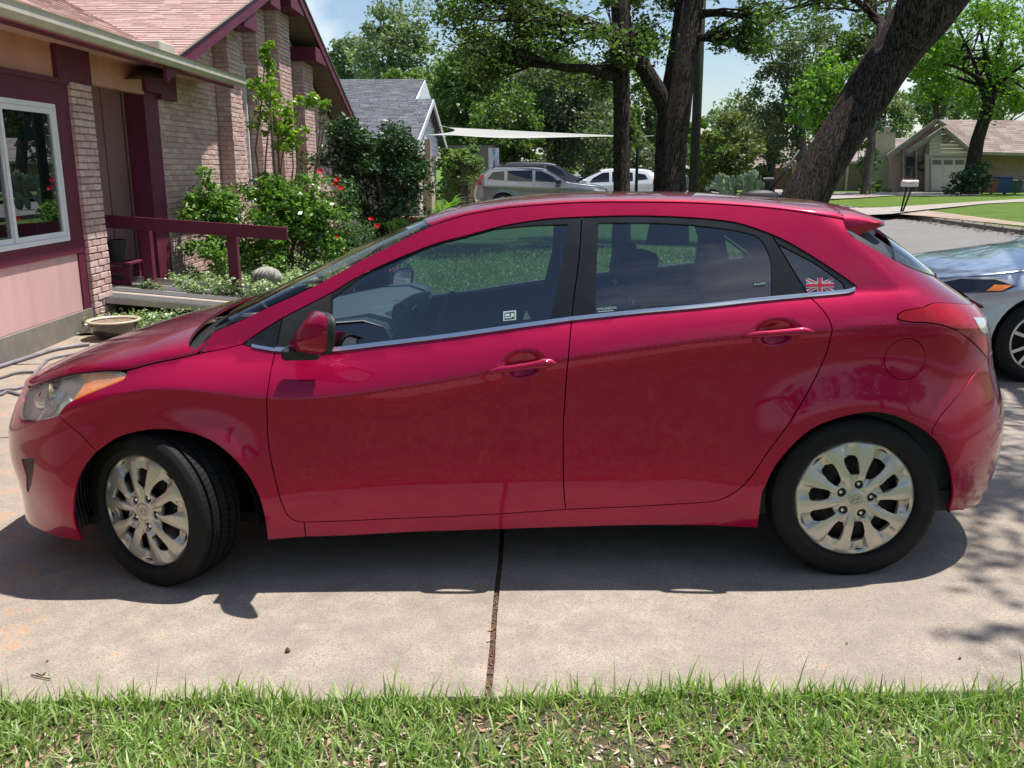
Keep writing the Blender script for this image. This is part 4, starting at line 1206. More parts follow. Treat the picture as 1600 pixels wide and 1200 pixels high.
    def liftw(P):
        P = np.asarray(P, float); c, s = math.cos(-phase), math.sin(-phase)
        Q = np.stack([P[:, 0] * c - P[:, 1] * s, P[:, 0] * s + P[:, 1] * c], 1)
        return np.stack([P[:, 0], -0.078 - wheel_surface(Q), P[:, 1]], 1)
    V, F, N = panel_arrays(outer, holes, lift=liftw, samples=lambda lo, hi: grid_pts(lo, hi, 0.0045), gap=0.0, flange=0.020, spacing=0.012)
    # flat shading so that the blades read as facets
    cov = pymesh('wheel_cover', V, F, M_SILVER, w, smooth=True, normals=N / np.linalg.norm(N, axis=1)[:, None])
    cov.scale = (1.052, 1, 1.052)
    for (nx, nz) in nuts:
        M = Matrix.Translation((nx, -0.078, nz)) @ MX
        MB().lathe([(0.0175, 0.0), (0.0165, 0.012), (0.0105, 0.013), (0.0102, 0.004), (0.0085, 0.004)], 18, M).build('nut_cup', M_BLACKPL, cov, smooth=True)
        MB().lathe([(0.0088, -0.01), (0.0088, 0.010), (0.006, 0.014), (0.0004, 0.0145)], 6, M).build('wheel_nut', M_CHROME, cov)
    # embossed oval emblem with a slanted H
    em = MB(); yo = -0.078 - 0.0325
    for k in range(28):
        a0 = 2 * PI * k / 28; a1 = 2 * PI * (k + 1) / 28
        em.beam((0.025 * math.cos(a0), yo, 0.014 * math.sin(a0)), (0.025 * math.cos(a1), yo, 0.014 * math.sin(a1)), 0.002, 0.002)
    for (xa, za, xb, zb) in ((-0.013, -0.0095, -0.006, 0.0105), (0.006, -0.0105, 0.013, 0.0095), (-0.010, -0.002, 0.010, 0.003)):
        em.beam((xa, yo, za), (xb, yo, zb), 0.003, 0.003, up=(0, 1, 0))
    em.build('emblem', M_SILVER, cov)
    # valve
    M = Matrix.Rotation(-0.0, 4, 'Y')
    MB().tube([(0.155 * math.cos(0.32 + phase), -0.07, 0.155 * math.sin(0.32 + phase)), (0.160 * math.cos(0.32 + phase), -0.098, 0.160 * math.sin(0.32 + phase))], 0.005, 8).build('valve', M_BLACKPL, cov, smooth=True)
    w.rotation_euler = (0, 0, steer if not flip else steer + PI)
    return w
make_wheel(car, 2.65, 0.122, phase=0.13)
make_wheel(car, 2.65, 2 * MID - 0.122, flip=True)
make_wheel(car, 0.0, 0.122, steer=-0.435, phase=-0.10)
make_wheel(car, 0.0, 2 * MID - 0.122, steer=-0.44, flip=True)

# ---- wheel wells and underbody (dark)
for hx in (0.0, 2.65):
    for side_ in (0, 1):
        und = MB()
        n = 20; ring = []; Rw = 0.395
        for yy in (0.0, 0.42):
            for k in range(n + 1):
                t = -0.22 + (PI + 0.44) * k / n
                xx = hx + Rw * math.cos(t); zz = 0.305 + Rw * math.sin(t)
                y0 = float(S(xx, zz, False)) + 0.016 if yy == 0.0 else yy
                ring.append((xx, y0 if not side_ else 2 * MID - y0, zz))
        und.add(ring, [(k, k + 1, n + 2 + k, n + 1 + k) for k in range(n)] + [tuple(range(n + 1, 2 * n + 2))])
        wl_ = und.build('wheel_well', M_DARK, car, smooth=False)
        if hx == 0.0 and side_ == 0: wl = wl_
# ribbed liner ahead of the front wheel
rb = MB()
for k in range(9):
    y0 = 0.09 + 0.028 * k
    pts = [(0.0 + 0.385 * math.cos(t), y0, 0.305 + 0.385 * math.sin(t)) for t in np.linspace(2.2, 3.45, 12)]
    rb.tube(pts, 0.006, 5)
tag(rb.build('liner_ribs', simple('liner_plastic', (0.03, 0.03, 0.032), 0.5), wl, smooth=True), kind='stuff')
ub = MB().box((-0.5, 0.24, 0.18), (2.95, 2 * MID - 0.24, 0.22))
ub.box((0.42, 0.13, 0.20), (2.22, 0.24, 0.25)).box((0.42, 2 * MID - 0.24, 0.20), (2.22, 2 * MID - 0.13, 0.25))
for y in (0.24, 2 * MID - 0.24):
    ub.tube([(2.62, y, 0.22), (2.3, y + (0.1 if y < 1 else -0.1), 0.2)], 0.03, 8)
ub.tube([(2.65, 0.2, 0.24), (2.65, 2 * MID - 0.2, 0.24)], 0.035, 8).tube([(0.1, 0.2, 0.25), (0.15, 2 * MID - 0.2, 0.25)], 0.03, 8)
ub.tube([(0.6, 0.9, 0.17), (2.2, 0.95, 0.17), (2.6, 1.2, 0.19), (3.0, 1.3, 0.21)], 0.028, 8)
ub.build('underbody', M_DARK, car)

# ---- interior
def inner_sheet(name, x0, x1, ztop, zbot, off, mat, mirror):
    xs = np.arange(x0, x1, 0.08); vs = []; fs = []; m = 6
    for x in xs:
        for k in range(m):
            z = zbot + (ztop(x) - zbot) * k / (m - 1)
            y = float(S(x, z, False)) + off
            vs.append((x, y if not mirror else 2 * MID - y, z))
    for i in range(len(xs) - 1):
        for k in range(m - 1):
            a = i * m + k; fs.append((a, a + m, a + m + 1, a + 1))
    return pymesh(name, vs, fs, mat, car, smooth=True)
for mirror_ in (False, True):
    inner_sheet('door_lining', 0.40, 3.05, lambda x: float(BELT(x)) - 0.010, 0.22, 0.075, M_INT, mirror_)
# headliner and its edges
xs = np.arange(1.10, 2.95, 0.08); vs = []; fs = []
qs = [0.08, 0.25, 0.5, 0.9, 1.25, PI / 2, PI - 1.25, PI - 0.9, PI - 0.5, PI - 0.25, PI - 0.08]
for x in xs:
    P = lift_top(np.array([[x, q] for q in qs])); P[:, 2] -= 0.035
    vs += [tuple(p) for p in P]
for i in range(len(xs) - 1):
    for k in range(len(qs) - 1):
        a = i * len(qs) + k; fs.append((a, a + 1, a + 1 + len(qs), a + len(qs)))
pymesh('headliner', vs, fs, M_INT, car, smooth=True)
# inner pillars on the far side and the near B pillar
def pillar(a, b, w, mirror):
    pts = [np.array(on_side(*a)), np.array(on_side(*b))]
    q = MB(); P = []
    for (x, z) in pts:
        y = float(S(x, z, False)) + 0.05
        P.append((x, y if not mirror else 2 * MID - y, z))
    return q.beam(P[0], P[1], 0.03, w, up=(1, 0, 0)).build('pillar_lining', M_INT, car)
for mirror_ in (False, True):
    pillar((897, 345), (890, 500), 0.09, mirror_)
    pillar((1228, 375), (1262, 462), 0.10, mirror_)
    pillar((672, 372), (400, 520), 0.05, mirror_)
MB().box((0.5, 0.12, 0.22), (3.1, 2 * MID - 0.12, 0.30)).build('cabin_floor', M_INT, car)
# dashboard
db = []; fs = []
prof = [(0.34, 0.95), (0.50, 0.985), (0.66, 1.015), (0.80, 1.02), (0.88, 0.995), (0.90, 0.95), (0.87, 0.86), (0.84, 0.72), (0.80, 0.55), (0.60, 0.5)]
ys = np.linspace(0.16, 2 * MID - 0.16, 12)
for y in ys:
    hood_ = 0.03 * math.exp(-((y - 0.50) / 0.20) ** 2)
    for (x, z) in prof: db.append((x + (0.02 if z > 0.8 else 0), y, z - 0.02 + (hood_ if 0.75 < x and z > 0.9 else 0)))
n = len(prof)
for i in range(len(ys) - 1):
    for k in range(n - 1): a = i * n + k; fs.append((a, a + n, a + n + 1, a + 1))
dash = pymesh('dashboard', db, fs, M_INTG, car, smooth=True)
MB().bevbox((0.86, 0.34, 0.93), (0.905, 0.68, 1.005), 0.012).build('gauge_cluster', M_INT, dash)
MB().bevbox((0.88, 0.77, 0.78), (0.915, 1.01, 0.98), 0.012).build('centre_stack', M_INT, dash)
MB().bevbox((0.914, 0.80, 0.88), (0.920, 0.98, 0.96), 0.004).build('screen', simple('dash_screen', (0.02, 0.03, 0.035), 0.08), dash)
for (yy, zz) in ((0.24, 0.93), (0.72, 0.93), (1.05, 0.93), (1.52, 0.93)):
    v = MB()
    for k in range(5): v.box((0.895, yy - 0.045, zz - 0.03 + k * 0.014), (0.918, yy + 0.045, zz - 0.024 + k * 0.014))
    v.build('air_vent', M_BLACKPL, dash)
MB().bevbox((0.95, 0.78, 0.30), (1.85, 1.00, 0.58), 0.03).build('centre_console', M_INT, car)
MB().tube([(1.12, 0.89, 0.56), (1.10, 0.89, 0.70)], 0.012, 8).lathe([(0.001, 0.04), (0.022, 0.03), (0.026, 0.0), (0.015, -0.03)], 12, Matrix.Translation((1.10, 0.89, 0.72))).build('gear_lever', M_BLACKPL, car, smooth=True)
# steering wheel
sw = empty('steering_wheel', (1.055, 0.50, 0.885), parent=car)
sw.rotation_euler = (0, R_(-66), 0)
tor = MB(); ring = [(0.185 * math.cos(t), 0.185 * math.sin(t), 0) for t in np.linspace(0, 2 * PI, 33)]
tor.tube(ring, 0.0155, 10, caps=False).build('rim', M_BLACKPL, sw, smooth=True)
hub = MB().lathe([(0.001, 0.025), (0.05, 0.022), (0.07, 0.0), (0.06, -0.03)], 20).build('hub', M_INT, sw, smooth=True)
for a in (0.25, PI - 0.25, -PI / 2):
    MB().beam((0.05 * math.cos(a + PI / 2), 0.05 * math.sin(a + PI / 2), 0), (0.175 * math.cos(a + PI / 2), 0.175 * math.sin(a + PI / 2), 0), 0.035, 0.014).build('spoke', M_CHROME if a != -PI / 2 else M_INT, sw)
MB().tube([(1.05, 0.50, 0.88), (0.85, 0.50, 0.80)], 0.035, 10).build('steering_column', M_INT, car, smooth=True)
# seats
def seat(x, y, w=0.50, rear=False):
    s = empty('rear_seat' if rear else 'front_seat', (x, y, 0.30), parent=car)
    hw_ = w / 2
    def pad(name, lo, hi, rot, piv, bev=0.05):
        M = Matrix.Translation(piv) @ Matrix.Rotation(rot, 4, 'Y') @ Matrix.Translation([-p for p in piv])
        bm = bmesh.new(); bmesh.ops.create_cube(bm, size=1.0)
        for v in bm.verts: v.co = Vector([(lo[i] + hi[i]) / 2 + v.co[i] * (hi[i] - lo[i]) for i in range(3)])
        bmesh.ops.bevel(bm, geom=list(bm.edges), offset=bev, segments=3, profile=0.6, affect='EDGES', clamp_overlap=True)
        bmesh.ops.transform(bm, matrix=M, verts=bm.verts); bm.verts.index_update()
        MB().add([v.co for v in bm.verts], [[v.index for v in f.verts] for f in bm.faces]).build(name, M_SEAT, s, smooth=True); bm.free()
    pad('cushion', (-0.30, -hw_, 0.0), (0.24, hw_, 0.22), R_(-6), Vector((0, 0, 0.1)))
    pad('backrest', (0.20, -hw_, 0.14), (0.34, hw_, 0.70), R_(20), Vector((0.27, 0, 0.15)))
    if not rear:
        pad('headrest', (0.42, -0.13, 0.73), (0.52, 0.13, 0.92), R_(10), Vector((0.46, 0, 0.73)), 0.04)
        MB().tube([(0.44, -0.06, 0.66), (0.46, -0.06, 0.76)], 0.007, 6).tube([(0.44, 0.06, 0.66), (0.46, 0.06, 0.76)], 0.007, 6).build('headrest_post', M_CHROME, s, smooth=True)
    else:
        for yy in (-0.35, 0.35): pad('headrest', (0.42, yy - 0.13, 0.68), (0.50, yy + 0.13, 0.82), R_(10), Vector((0.46, 0, 0.7)), 0.035)
    return s
seat(1.42, 0.50); seat(1.42, 1.28); seat(2.18, MID, 1.30, True)
MB().box((2.55, 0.25, 0.88), (3.0, 2 * MID - 0.25, 0.90)).build('parcel_shelf', M_INT, car)
# interior mirror
MB().bevbox((0.98, 0.80, 1.24), (1.005, 0.98, 1.30), 0.008).tube([(0.99, 0.89, 1.29), (0.95, 0.89, 1.345)], 0.01, 6).build('cabin_mirror', M_BLACKPL, car)

# ---- stickers on the glass and the aerial
def glass_sticker(px0, py0, px1, py1, name, mat, label=None, off=-0.009):
    P = dens(tr([(px0, py0), (px1, py0), (px1, py1), (px0, py1)]), 0.01)
    V, F, N = panel_arrays(P, [], off=off, gap=0, flange=0)
    return tag(pymesh(name, V, F, mat, car, smooth=True, normals=N), label)
M_STKW = simple('white_sticker', (0.62, 0.72, 0.72), 0.4)
M_STKD = simple('dark_sticker', (0.03, 0.06, 0.07), 0.4)
M_FB = simple('flag_blue', (0.02, 0.025, 0.12), 0.4); M_FW = simple('flag_white', (0.50, 0.46, 0.50), 0.4); M_FR = simple('flag_red', (0.50, 0.02, 0.05), 0.4)
def quad_on_glass(pts, name, mat, parent, off):
    P = dens(tr(pts), 0.012)
    V, F, N = panel_arrays(P, [], off=off, gap=0, flange=0)
    return pymesh(name, V, F, mat, parent, smooth=True, normals=N)
fx0, fy0, fx1, fy1 = 1260, 434, 1304, 457
def FP(u, v): return (fx0 + (fx1 - fx0) * u, fy0 + (fy1 - fy0) * v - 1.0 * u)
flag = quad_on_glass([FP(0, 0), FP(1, 0), FP(1, 1), FP(0, 1)], 'flag_sticker', M_FB, car, -0.0085)
tag(flag, 'small union flag sticker on the rear quarter window')
for (pts) in ([(0, 0), (0.10, 0), (1, 0.80), (1, 1), (0.90, 1), (0, 0.20)], [(1, 0), (1, 0.20), (0.10, 1), (0, 1), (0, 0.80), (0.90, 0)]):
    quad_on_glass([FP(*p) for p in pts], 'white_saltire', M_FW, flag, -0.0081 - 0.0001 * pts[0][0])
for (pts) in ([(0.0, 0.05), (0.03, 0.0), (1, 0.93), (0.97, 1)], [(1, 0.05), (0.97, 0.0), (0.0, 0.93), (0.03, 1)]):
    quad_on_glass([FP(*p) for p in pts], 'red_saltire', M_FR, flag, -0.0077 - 0.0001 * pts[0][0])
quad_on_glass([FP(0.40, 0), FP(0.60, 0), FP(0.60, 1), FP(0.40, 1)], 'white_cross', M_FW, flag, -0.0073)
quad_on_glass([FP(0, 0.33), FP(1, 0.33), FP(1, 0.67), FP(0, 0.67)], 'white_cross', M_FW, flag, -0.0072)
quad_on_glass([FP(0.44, 0), FP(0.56, 0), FP(0.56, 1), FP(0.44, 1)], 'red_cross', M_FR, flag, -0.0069)
quad_on_glass([FP(0, 0.40), FP(1, 0.40), FP(1, 0.60), FP(0, 0.60)], 'red_cross', M_FR, flag, -0.0068)
def text_on_glass(txt, px, py, size, mat, parent, w=None, ratio=1.0):
    x, z = on_side(px, py); y = float(S(x, z, False)) + 0.0065
    cu = bpy.data.curves.new('lettering', 'FONT'); cu.body = txt; cu.size = size; cu.extrude = 0.0002; cu.align_x = 'CENTER'; cu.align_y = 'CENTER'
    cu.materials.append(mat)
    o = bpy.data.objects.new('lettering', cu); COL.objects.link(o)
    n = lift_normals(np.array([[x, z]]), lift_side)[0]
    n = Vector(n); n = n if n.y < 0 else -n
    o.rotation_euler = n.to_track_quat('Z', 'Y').to_euler(); o.rotation_euler.z += 0
    # keep letters upright
    zax = n; xax = Vector((1, 0, 0.06)); xax = (xax - zax * xax.dot(zax)).normalized(); yax = zax.cross(xax)
    o.rotation_euler = Matrix((xax, yax, zax)).transposed().to_euler()
    o.location = Vector((x, float(S(x, z, False)), z)) + n * -0.0072; o.scale = (ratio, 1, 1)
    bpy.context.view_layer.update()
    me = bpy.data.meshes.new_from_object(o); m2 = bpy.data.objects.new('lettering', me); COL.objects.link(m2)
    m2.location = o.location; m2.rotation_euler = o.rotation_euler; m2.scale = o.scale; m2.parent = parent
    bpy.data.objects.remove(o)
    return m2
# white outlined sticker with a small car shape, front door glass
st = quad_on_glass([(786, 486), (806, 484), (806, 499), (786, 501)], 'window_sticker', M_STKW, car, -0.0085)
quad_on_glass([(788, 488), (804, 486), (804, 497), (788, 499)], 'sticker_field', M_STKD, st, -0.0080)
for q in ([(789, 490), (796, 489), (796, 493), (789, 494)], [(789, 495), (799, 494), (799, 496), (789, 497)], [(798, 489), (803, 488.5), (803, 494), (798, 494.5)]):
    quad_on_glass(q, 'sticker_print', M_STKW, st, -0.0076)
tri = quad_on_glass([(816, 500), (822, 484), (829, 498)], 'warning_sticker', simple('faint_sticker', (0.10, 0.13, 0.14), 0.4), car, -0.0085)
st = quad_on_glass([(933, 479), (960, 477), (960, 489), (933, 491)], 'dealer_sticker', M_STKD, car, -0.0085)
text_on_glass('HYUNDAI', 948, 481.5, 0.0125, M_STKW, st, ratio=1.3)
quad_on_glass([(934, 486), (959, 484), (959, 485), (934, 487)], 'sticker_print', M_STKW, st, -0.0076)
st = quad_on_glass([(1178, 440), (1197, 439), (1197, 446), (1178, 447)], 'radio_sticker', M_STKD, car, -0.0085)
text_on_glass('(SiriusXM)', 1187.5, 442.8, 0.0095, M_STKW, st, ratio=1.0)
# aerial: black fin base on the roof with a short whip
zr = float(CTR(2.48)) 
an = MB(); 
an.lathe([(0.045, -0.02), (0.042, 0.006), (0.028, 0.016), (0.012, 0.020), (0.001, 0.021)], 20, Matrix.Translation((2.475, MID, zr + 0.006)) @ Matrix.Diagonal((1.9, 0.8, 1.15, 1)))
an.tube([(2.51, MID, zr + 0.015), (2.57, MID, zr + 0.09), (2.64, MID, zr + 0.195)], [0.0085, 0.007, 0.0055], 8)
tag(an.build('aerial', M_BLACKPL, car, smooth=True), 'black roof aerial leaning backwards')

# ================================================================== PLANTS
def leaf_mat(name, a, b, rough=0.5, trans=0.35, tint=(1.25, 1.35, 0.5)):
    q = NT(name)
    g = q.n('ShaderNodeNewGeometry'); 
    col = q.ramp(g.outputs['Random Per Island'], [(0.0, a), (0.55, tuple((x + y) / 2 for x, y in zip(a, b))), (1.0, b)])
    q.col(col).set(Roughness=rough, Specular_IOR_Level=0.45)
    tl = q.n('ShaderNodeBsdfTranslucent'); q.l(q.mix(1.0, col, tint, 'MULTIPLY'), tl.inputs[0])
    mx = q.n('ShaderNodeMixShader'); mx.inputs[0].default_value = trans
    q.l(q.b.outputs[0], mx.inputs[1]); q.l(tl.outputs[0], mx.inputs[2]); q.l(mx.outputs[0], q.out.inputs['Surface'])
    return q.m
L_OAK = leaf_mat('oak_leaves', (0.045, 0.088, 0.022), (0.125, 0.20, 0.055), trans=0.45)
L_DARK = leaf_mat('dark_juniper_leaves', (0.068, 0.105, 0.052), (0.16, 0.215, 0.11))  # leaf colour raised to suggest haze
L_MID = leaf_mat('mid_green_leaves', (0.095, 0.165, 0.050), (0.22, 0.32, 0.105))  # brightened in colour in place of haze in the air
L_BRIGHT = leaf_mat('bright_green_leaves', (0.08, 0.19, 0.02), (0.20, 0.36, 0.05), trans=0.45)
L_FAR = leaf_mat('hazy_far_leaves', (0.15, 0.20, 0.125), (0.25, 0.32, 0.19))  # distance haze mixed into the leaf colour
L_SHRUB = leaf_mat('shrub_leaves', (0.06, 0.14, 0.022), (0.22, 0.38, 0.08), rough=0.32)
L_CAM = leaf_mat('glossy_dark_leaves', (0.018, 0.055, 0.018), (0.06, 0.13, 0.045), rough=0.42, trans=0.2)
L_ROSE = leaf_mat('rose_leaves', (0.05, 0.10, 0.04), (0.13, 0.22, 0.09), rough=0.4)
L_JAS = leaf_mat('variegated_leaves', (0.10, 0.20, 0.06), (0.50, 0.60, 0.36), rough=0.4, trans=0.25)
L_CRAPE = leaf_mat('lime_leaves', (0.09, 0.20, 0.02), (0.28, 0.42, 0.05), rough=0.35, trans=0.45)
def bark_mat(name, a, b, scale=6.0, str_=0.9):
    q = NT(name); v = q.mapping(q.obj(), scale=(1, 1, 0.16))
    vo = q.n('ShaderNodeTexVoronoi', feature='DISTANCE_TO_EDGE'); vo.inputs['Scale'].default_value = scale * 3
    nz = q.noise(scale, 6, 0.65, vec=v)
    w = q.n('ShaderNodeVectorMath', operation='ADD'); q.l(v, w.inputs[0]); cc = q.n('ShaderNodeCombineXYZ')
    for i in range(3): q.l(q.math('MULTIPLY', nz, 0.25), cc.inputs[i])
    q.l(cc.outputs[0], w.inputs[1]); q.l(w.outputs[0], vo.inputs['Vector'])
    h = q.math('ADD', q.ramp(vo.outputs['Distance'], [(0.0, 0), (0.12, 1)]), nz)
    q.col(q.mix(q.ramp(q.math('MULTIPLY', h, 0.6), [(0.3, 0), (0.85, 1)]), a, b)).set(Roughness=0.92, Specular_IOR_Level=0.15)
    q.bump(h, str_, 0.035)
    return q.m
M_BARK = bark_mat('dark_oak_bark', (0.012, 0.009, 0.008), (0.070, 0.053, 0.044), 8, 1.0)
M_BARK2 = bark_mat('grey_bark', (0.05, 0.043, 0.036), (0.17, 0.145, 0.12), 7)
M_STEM = simple('shrub_stems', (0.17, 0.12, 0.085), 0.85, var=0.4, scale=30)

def leaves_arrays(C, size, up=0.25, aspect=0.5, fold=True, var=0.6):
    """C (n,3) leaf positions -> quads"""
    n = len(C)
    d = RNG.normal(size=(n, 3)); d[:, 2] *= 0.6; d /= np.linalg.norm(d, axis=1)[:, None]
    t = RNG.normal(size=(n, 3)); t[:, 2] += up
    s = np.cross(d, t); s /= np.linalg.norm(s, axis=1)[:, None] + 1e-9
    L = size * (1 + var * RNG.uniform(-1, 1, n))[:, None]; w = L * aspect
    a = C - d * L * 0.5; b = C + d * L * 0.5
    m = C + d * L * 0.02
    V = np.stack([a, m + s * w * 0.5, b, m - s * w * 0.5], 1).reshape(-1, 3)
    F = np.arange(4 * n).reshape(n, 4)
    return V, F

def clumps(center, radii, ncl, rcl, nleaf, shell=0.5, flat=0.7, gaps=0.0, seed=None):
    """leaf positions: clumps spread through an uneven crown"""
    c = np.asarray(center, float); R = np.asarray(radii, float)
    d = RNG.normal(size=(ncl, 3)); d /= np.linalg.norm(d, axis=1)[:, None]
    r = RNG.uniform(shell, 1.0, ncl) ** 0.6
    # uneven outline
    ph = RNG.uniform(0, 6.28, 6)
    wob = 1 + 0.18 * np.sin(3 * np.arctan2(d[:, 1], d[:, 0]) + ph[0]) + 0.16 * np.sin(4 * d[:, 2] * 2 + ph[1]) + 0.12 * np.sin(5 * np.arctan2(d[:, 2], d[:, 0]) + ph[2])
    P = c + d * (r * wob)[:, None] * R
    k = RNG.integers(0, ncl, nleaf)
    cs = rcl * RNG.uniform(0.5, 1.5, ncl)
    q = RNG.normal(size=(nleaf, 3)); q /= np.linalg.norm(q, axis=1)[:, None]; q *= (RNG.uniform(0, 1, nleaf) ** 0.45)[:, None]
    q[:, 2] *= flat
    return P[k] + q * cs[k][:, None], P

def limb(q, p0, p1, r0, r1, bend=0.15, n=7, seg=8):
    p0 = Vector(p0); p1 = Vector(p1); L = (p1 - p0).length
    off = Vector((random.uniform(-1, 1), random.uniform(-1, 1), random.uniform(-0.3, 1))) * L * bend
    pts = []; rr = []
    for i in range(n):
        t = i / (n - 1)
        p = p0.lerp(p1, t) + off * math.sin(t * PI) + Vector((random.uniform(-1, 1), random.uniform(-1, 1), random.uniform(-1, 1))) * L * 0.012 * (0 < i < n - 1)
        pts.append(p); rr.append(r0 + (r1 - r0) * t)
    q.tube(pts, rr, seg)
    return pts

def tree(label, base, top, rad, center, radii, leafmat, name='tree', ncl=70, rcl=0.9, nleaf=9000, lsize=0.16, bark=None, group=None, nb=9, shell=0.35, cat='tree', trunkpts=None, flat=0.7, r_top=None, aspect=0.55):
    t = empty(name, base, label=label, cat=cat, group=group)
    b = Vector(base)
    P, cl = clumps(Vector(center) - b, radii, ncl, rcl, nleaf, shell, flat)
    V, F = leaves_arrays(P, lsize, aspect=aspect)
    npmesh('crown', V, F, leafmat, t)
    q = MB()
    if trunkpts is None:
        pts = limb(q, (0, 0, -0.15), Vector(top) - b, rad, rad * 0.5 if r_top is None else r_top, 0.06, 9, 12)
    else:
        pts = [Vector(p) - b for p in trunkpts]; rr = [rad * (1 - 0.5 * i / (len(pts) - 1)) for i in range(len(pts))]
        q.tube(pts, rr, 12)
    tp = pts[-1]
    order = sorted(range(len(cl)), key=lambda i: random.random())[:nb]
    for i in order:
        s = pts[random.randint(max(1, int(len(pts) * 0.55)), len(pts) - 1)]
        e = Vector(cl[i]); mid = s.lerp(e, 0.5)
        lp = limb(q, s, e, rad * random.uniform(0.22, 0.36), rad * 0.06 + 0.01, 0.10, 6, 6)
        for _ in range(2):
            e2 = Vector(cl[random.randrange(len(cl))]); s2 = lp[3]
            if (e2 - s2).length < max(radii) * 0.9: limb(q, s2, e2, rad * 0.12, 0.012, 0.1, 5, 5)
    q.build('trunk', bark or M_BARK2, t, smooth=True)
    return t

# ---- the two big trees beyond the car
def at_d(px, py, d): return tuple(float(v) for v in at_depth(px, py, d))
def ground_d(px, d):
    p = at_depth(px, 300, d); return (float(p[0]), float(p[1]), 0.0)
def ribbed_trunk(q, pts, rads, seg=28, lobes=9, amp=0.06):
    """trunk with lengthwise ridges and a flared foot"""
    pts = [Vector(p) for p in pts]; n = len(pts); base = len(q.v); ph = random.uniform(0, 6)
    fine = []
    for i in range(n - 1):
        for k in range(5): fine.append((pts[i].lerp(pts[i + 1], k / 5), rads[i] + (rads[i + 1] - rads[i]) * k / 5))
    fine.append((pts[-1], rads[-1]))
    # smooth centre line
    for _ in range(3):
        for i in range(1, len(fine) - 1): fine[i] = ((fine[i - 1][0] + fine[i][0] * 2 + fine[i + 1][0]) / 4, (fine[i - 1][1] + fine[i][1] * 2 + fine[i + 1][1]) / 4)
    prev = None; vs = []
    for i, (p, r) in enumerate(fine):
        t = (fine[min(i + 1, len(fine) - 1)][0] - fine[max(i - 1, 0)][0]).normalized()
        a = Vector((1, 0, 0)) if prev is None else prev
        a = (a - t * a.dot(t)).normalized(); prev = a; b = t.cross(a)
        for k in range(seg):
            th = 2 * PI * k / seg
            rr = r * (1 + amp * math.sin(lobes * th + ph + 0.4 * math.sin(i * 0.35)) + amp * 0.6 * math.sin((lobes * 2 + 1) * th + i * 0.5) + random.uniform(-0.012, 0.012))
            vs.append(p + (a * math.cos(th) + b * math.sin(th)) * rr)
    m = len(fine); fs = []
    for i in range(m - 1):
        for k in range(seg):
            x = i * seg + k; y = i * seg + (k + 1) % seg; fs.append((x, y, y + seg, x + seg))
    fs.append(tuple(range((m - 1) * seg, m * seg)))
    q.add(vs, fs)
    return [f[0] for f in fine]

def big_tree(label, base, stems, clusters, leafmat, lsize, name='oak_tree', bark=None, twigs=3):
    """stems: list of (points, radii); clusters: (center, radii, ncl, rcl, nleaf, stem index)"""
    t = empty(name, base, label=label, cat='tree'); b = Vector(base); q = MB(); lines = []
    for pts, rads in stems: lines.append(ribbed_trunk(q, [Vector(p) - b for p in pts], rads))
    Ps = []
    for (c, r, ncl, rcl, nl, si) in clusters:
        P, cl = clumps(Vector(c) - b, r, ncl, rcl, nl, 0.1, 0.6); Ps.append(P)
        hub = Vector(c) - b
        if isinstance(si, tuple):            # a light twig from another branch's hub
            mp = limb(q, Vector(si) - b, hub, 0.02, 0.008, 0.10, 8, 5)
            for i in range(min(len(cl), 10)): limb(q, mp[random.randint(3, 7)], cl[i], 0.008, 0.003, 0.1, 4, 4)
            continue
        # a main branch towards the cluster, then twigs to the clumps
        near = min(lines[si], key=lambda p: (p - hub).length)
        mp = limb(q, near, hub, 0.11, 0.04, 0.10, 8, 8)
        for i in range(min(len(cl), 16)):
            s = mp[random.randint(2, 7)]
            lp = limb(q, s, cl[i], 0.035, 0.010, 0.12, 6, 5)
            for _ in range(twigs):
                e = Vector(cl[i]) + Vector((random.gauss(0, 1), random.gauss(0, 1), random.gauss(0, .6))) * rcl * 0.8
                limb(q, lp[random.randint(2, 4)], e, 0.012, 0.004, 0.1, 4, 4)
    if Ps:
        V, F = leaves_arrays(np.vstack(Ps), lsize, aspect=0.5); npmesh('crown', V, F, leafmat, t)
    q.build('trunk', bark or M_BARK, t, smooth=True)
    return t
# T1: slim trunk
b1 = ground_d(972, 18)
big_tree('slim dark trunk of the tree standing just left of the forked oak', b1,
    [([(b1[0], b1[1], -0.2), at_d(972, 330, 18), at_d(971, 230, 18), at_d(971, 120, 18), at_d(969, 20, 18), at_d(964, -90, 18)], [0.21, 0.165, 0.155, 0.16, 0.17, 0.15])],
    [(at_d(860, 40, 17), (1.7, 1.3, 0.75), 26, 0.50, 3900, 0), (at_d(770, 95, 17), (1.1, 0.9, 0.65), 16, 0.42, 2500, 0), (at_d(735, 0, 16), (1.5, 1.2, 0.45), 16, 0.42, 2600, 0),
     (at_d(900, -60, 18), (2.2, 1.6, 0.7), 22, 0.5, 3000, 0), (at_d(985, 215, 18.2), (0.30, 0.3, 0.35), 6, 0.20, 500, 0), (at_d(960, 75, 17.6), (0.7, 0.5, 0.7), 12, 0.32, 1800, 0)],
    L_OAK, 0.085)
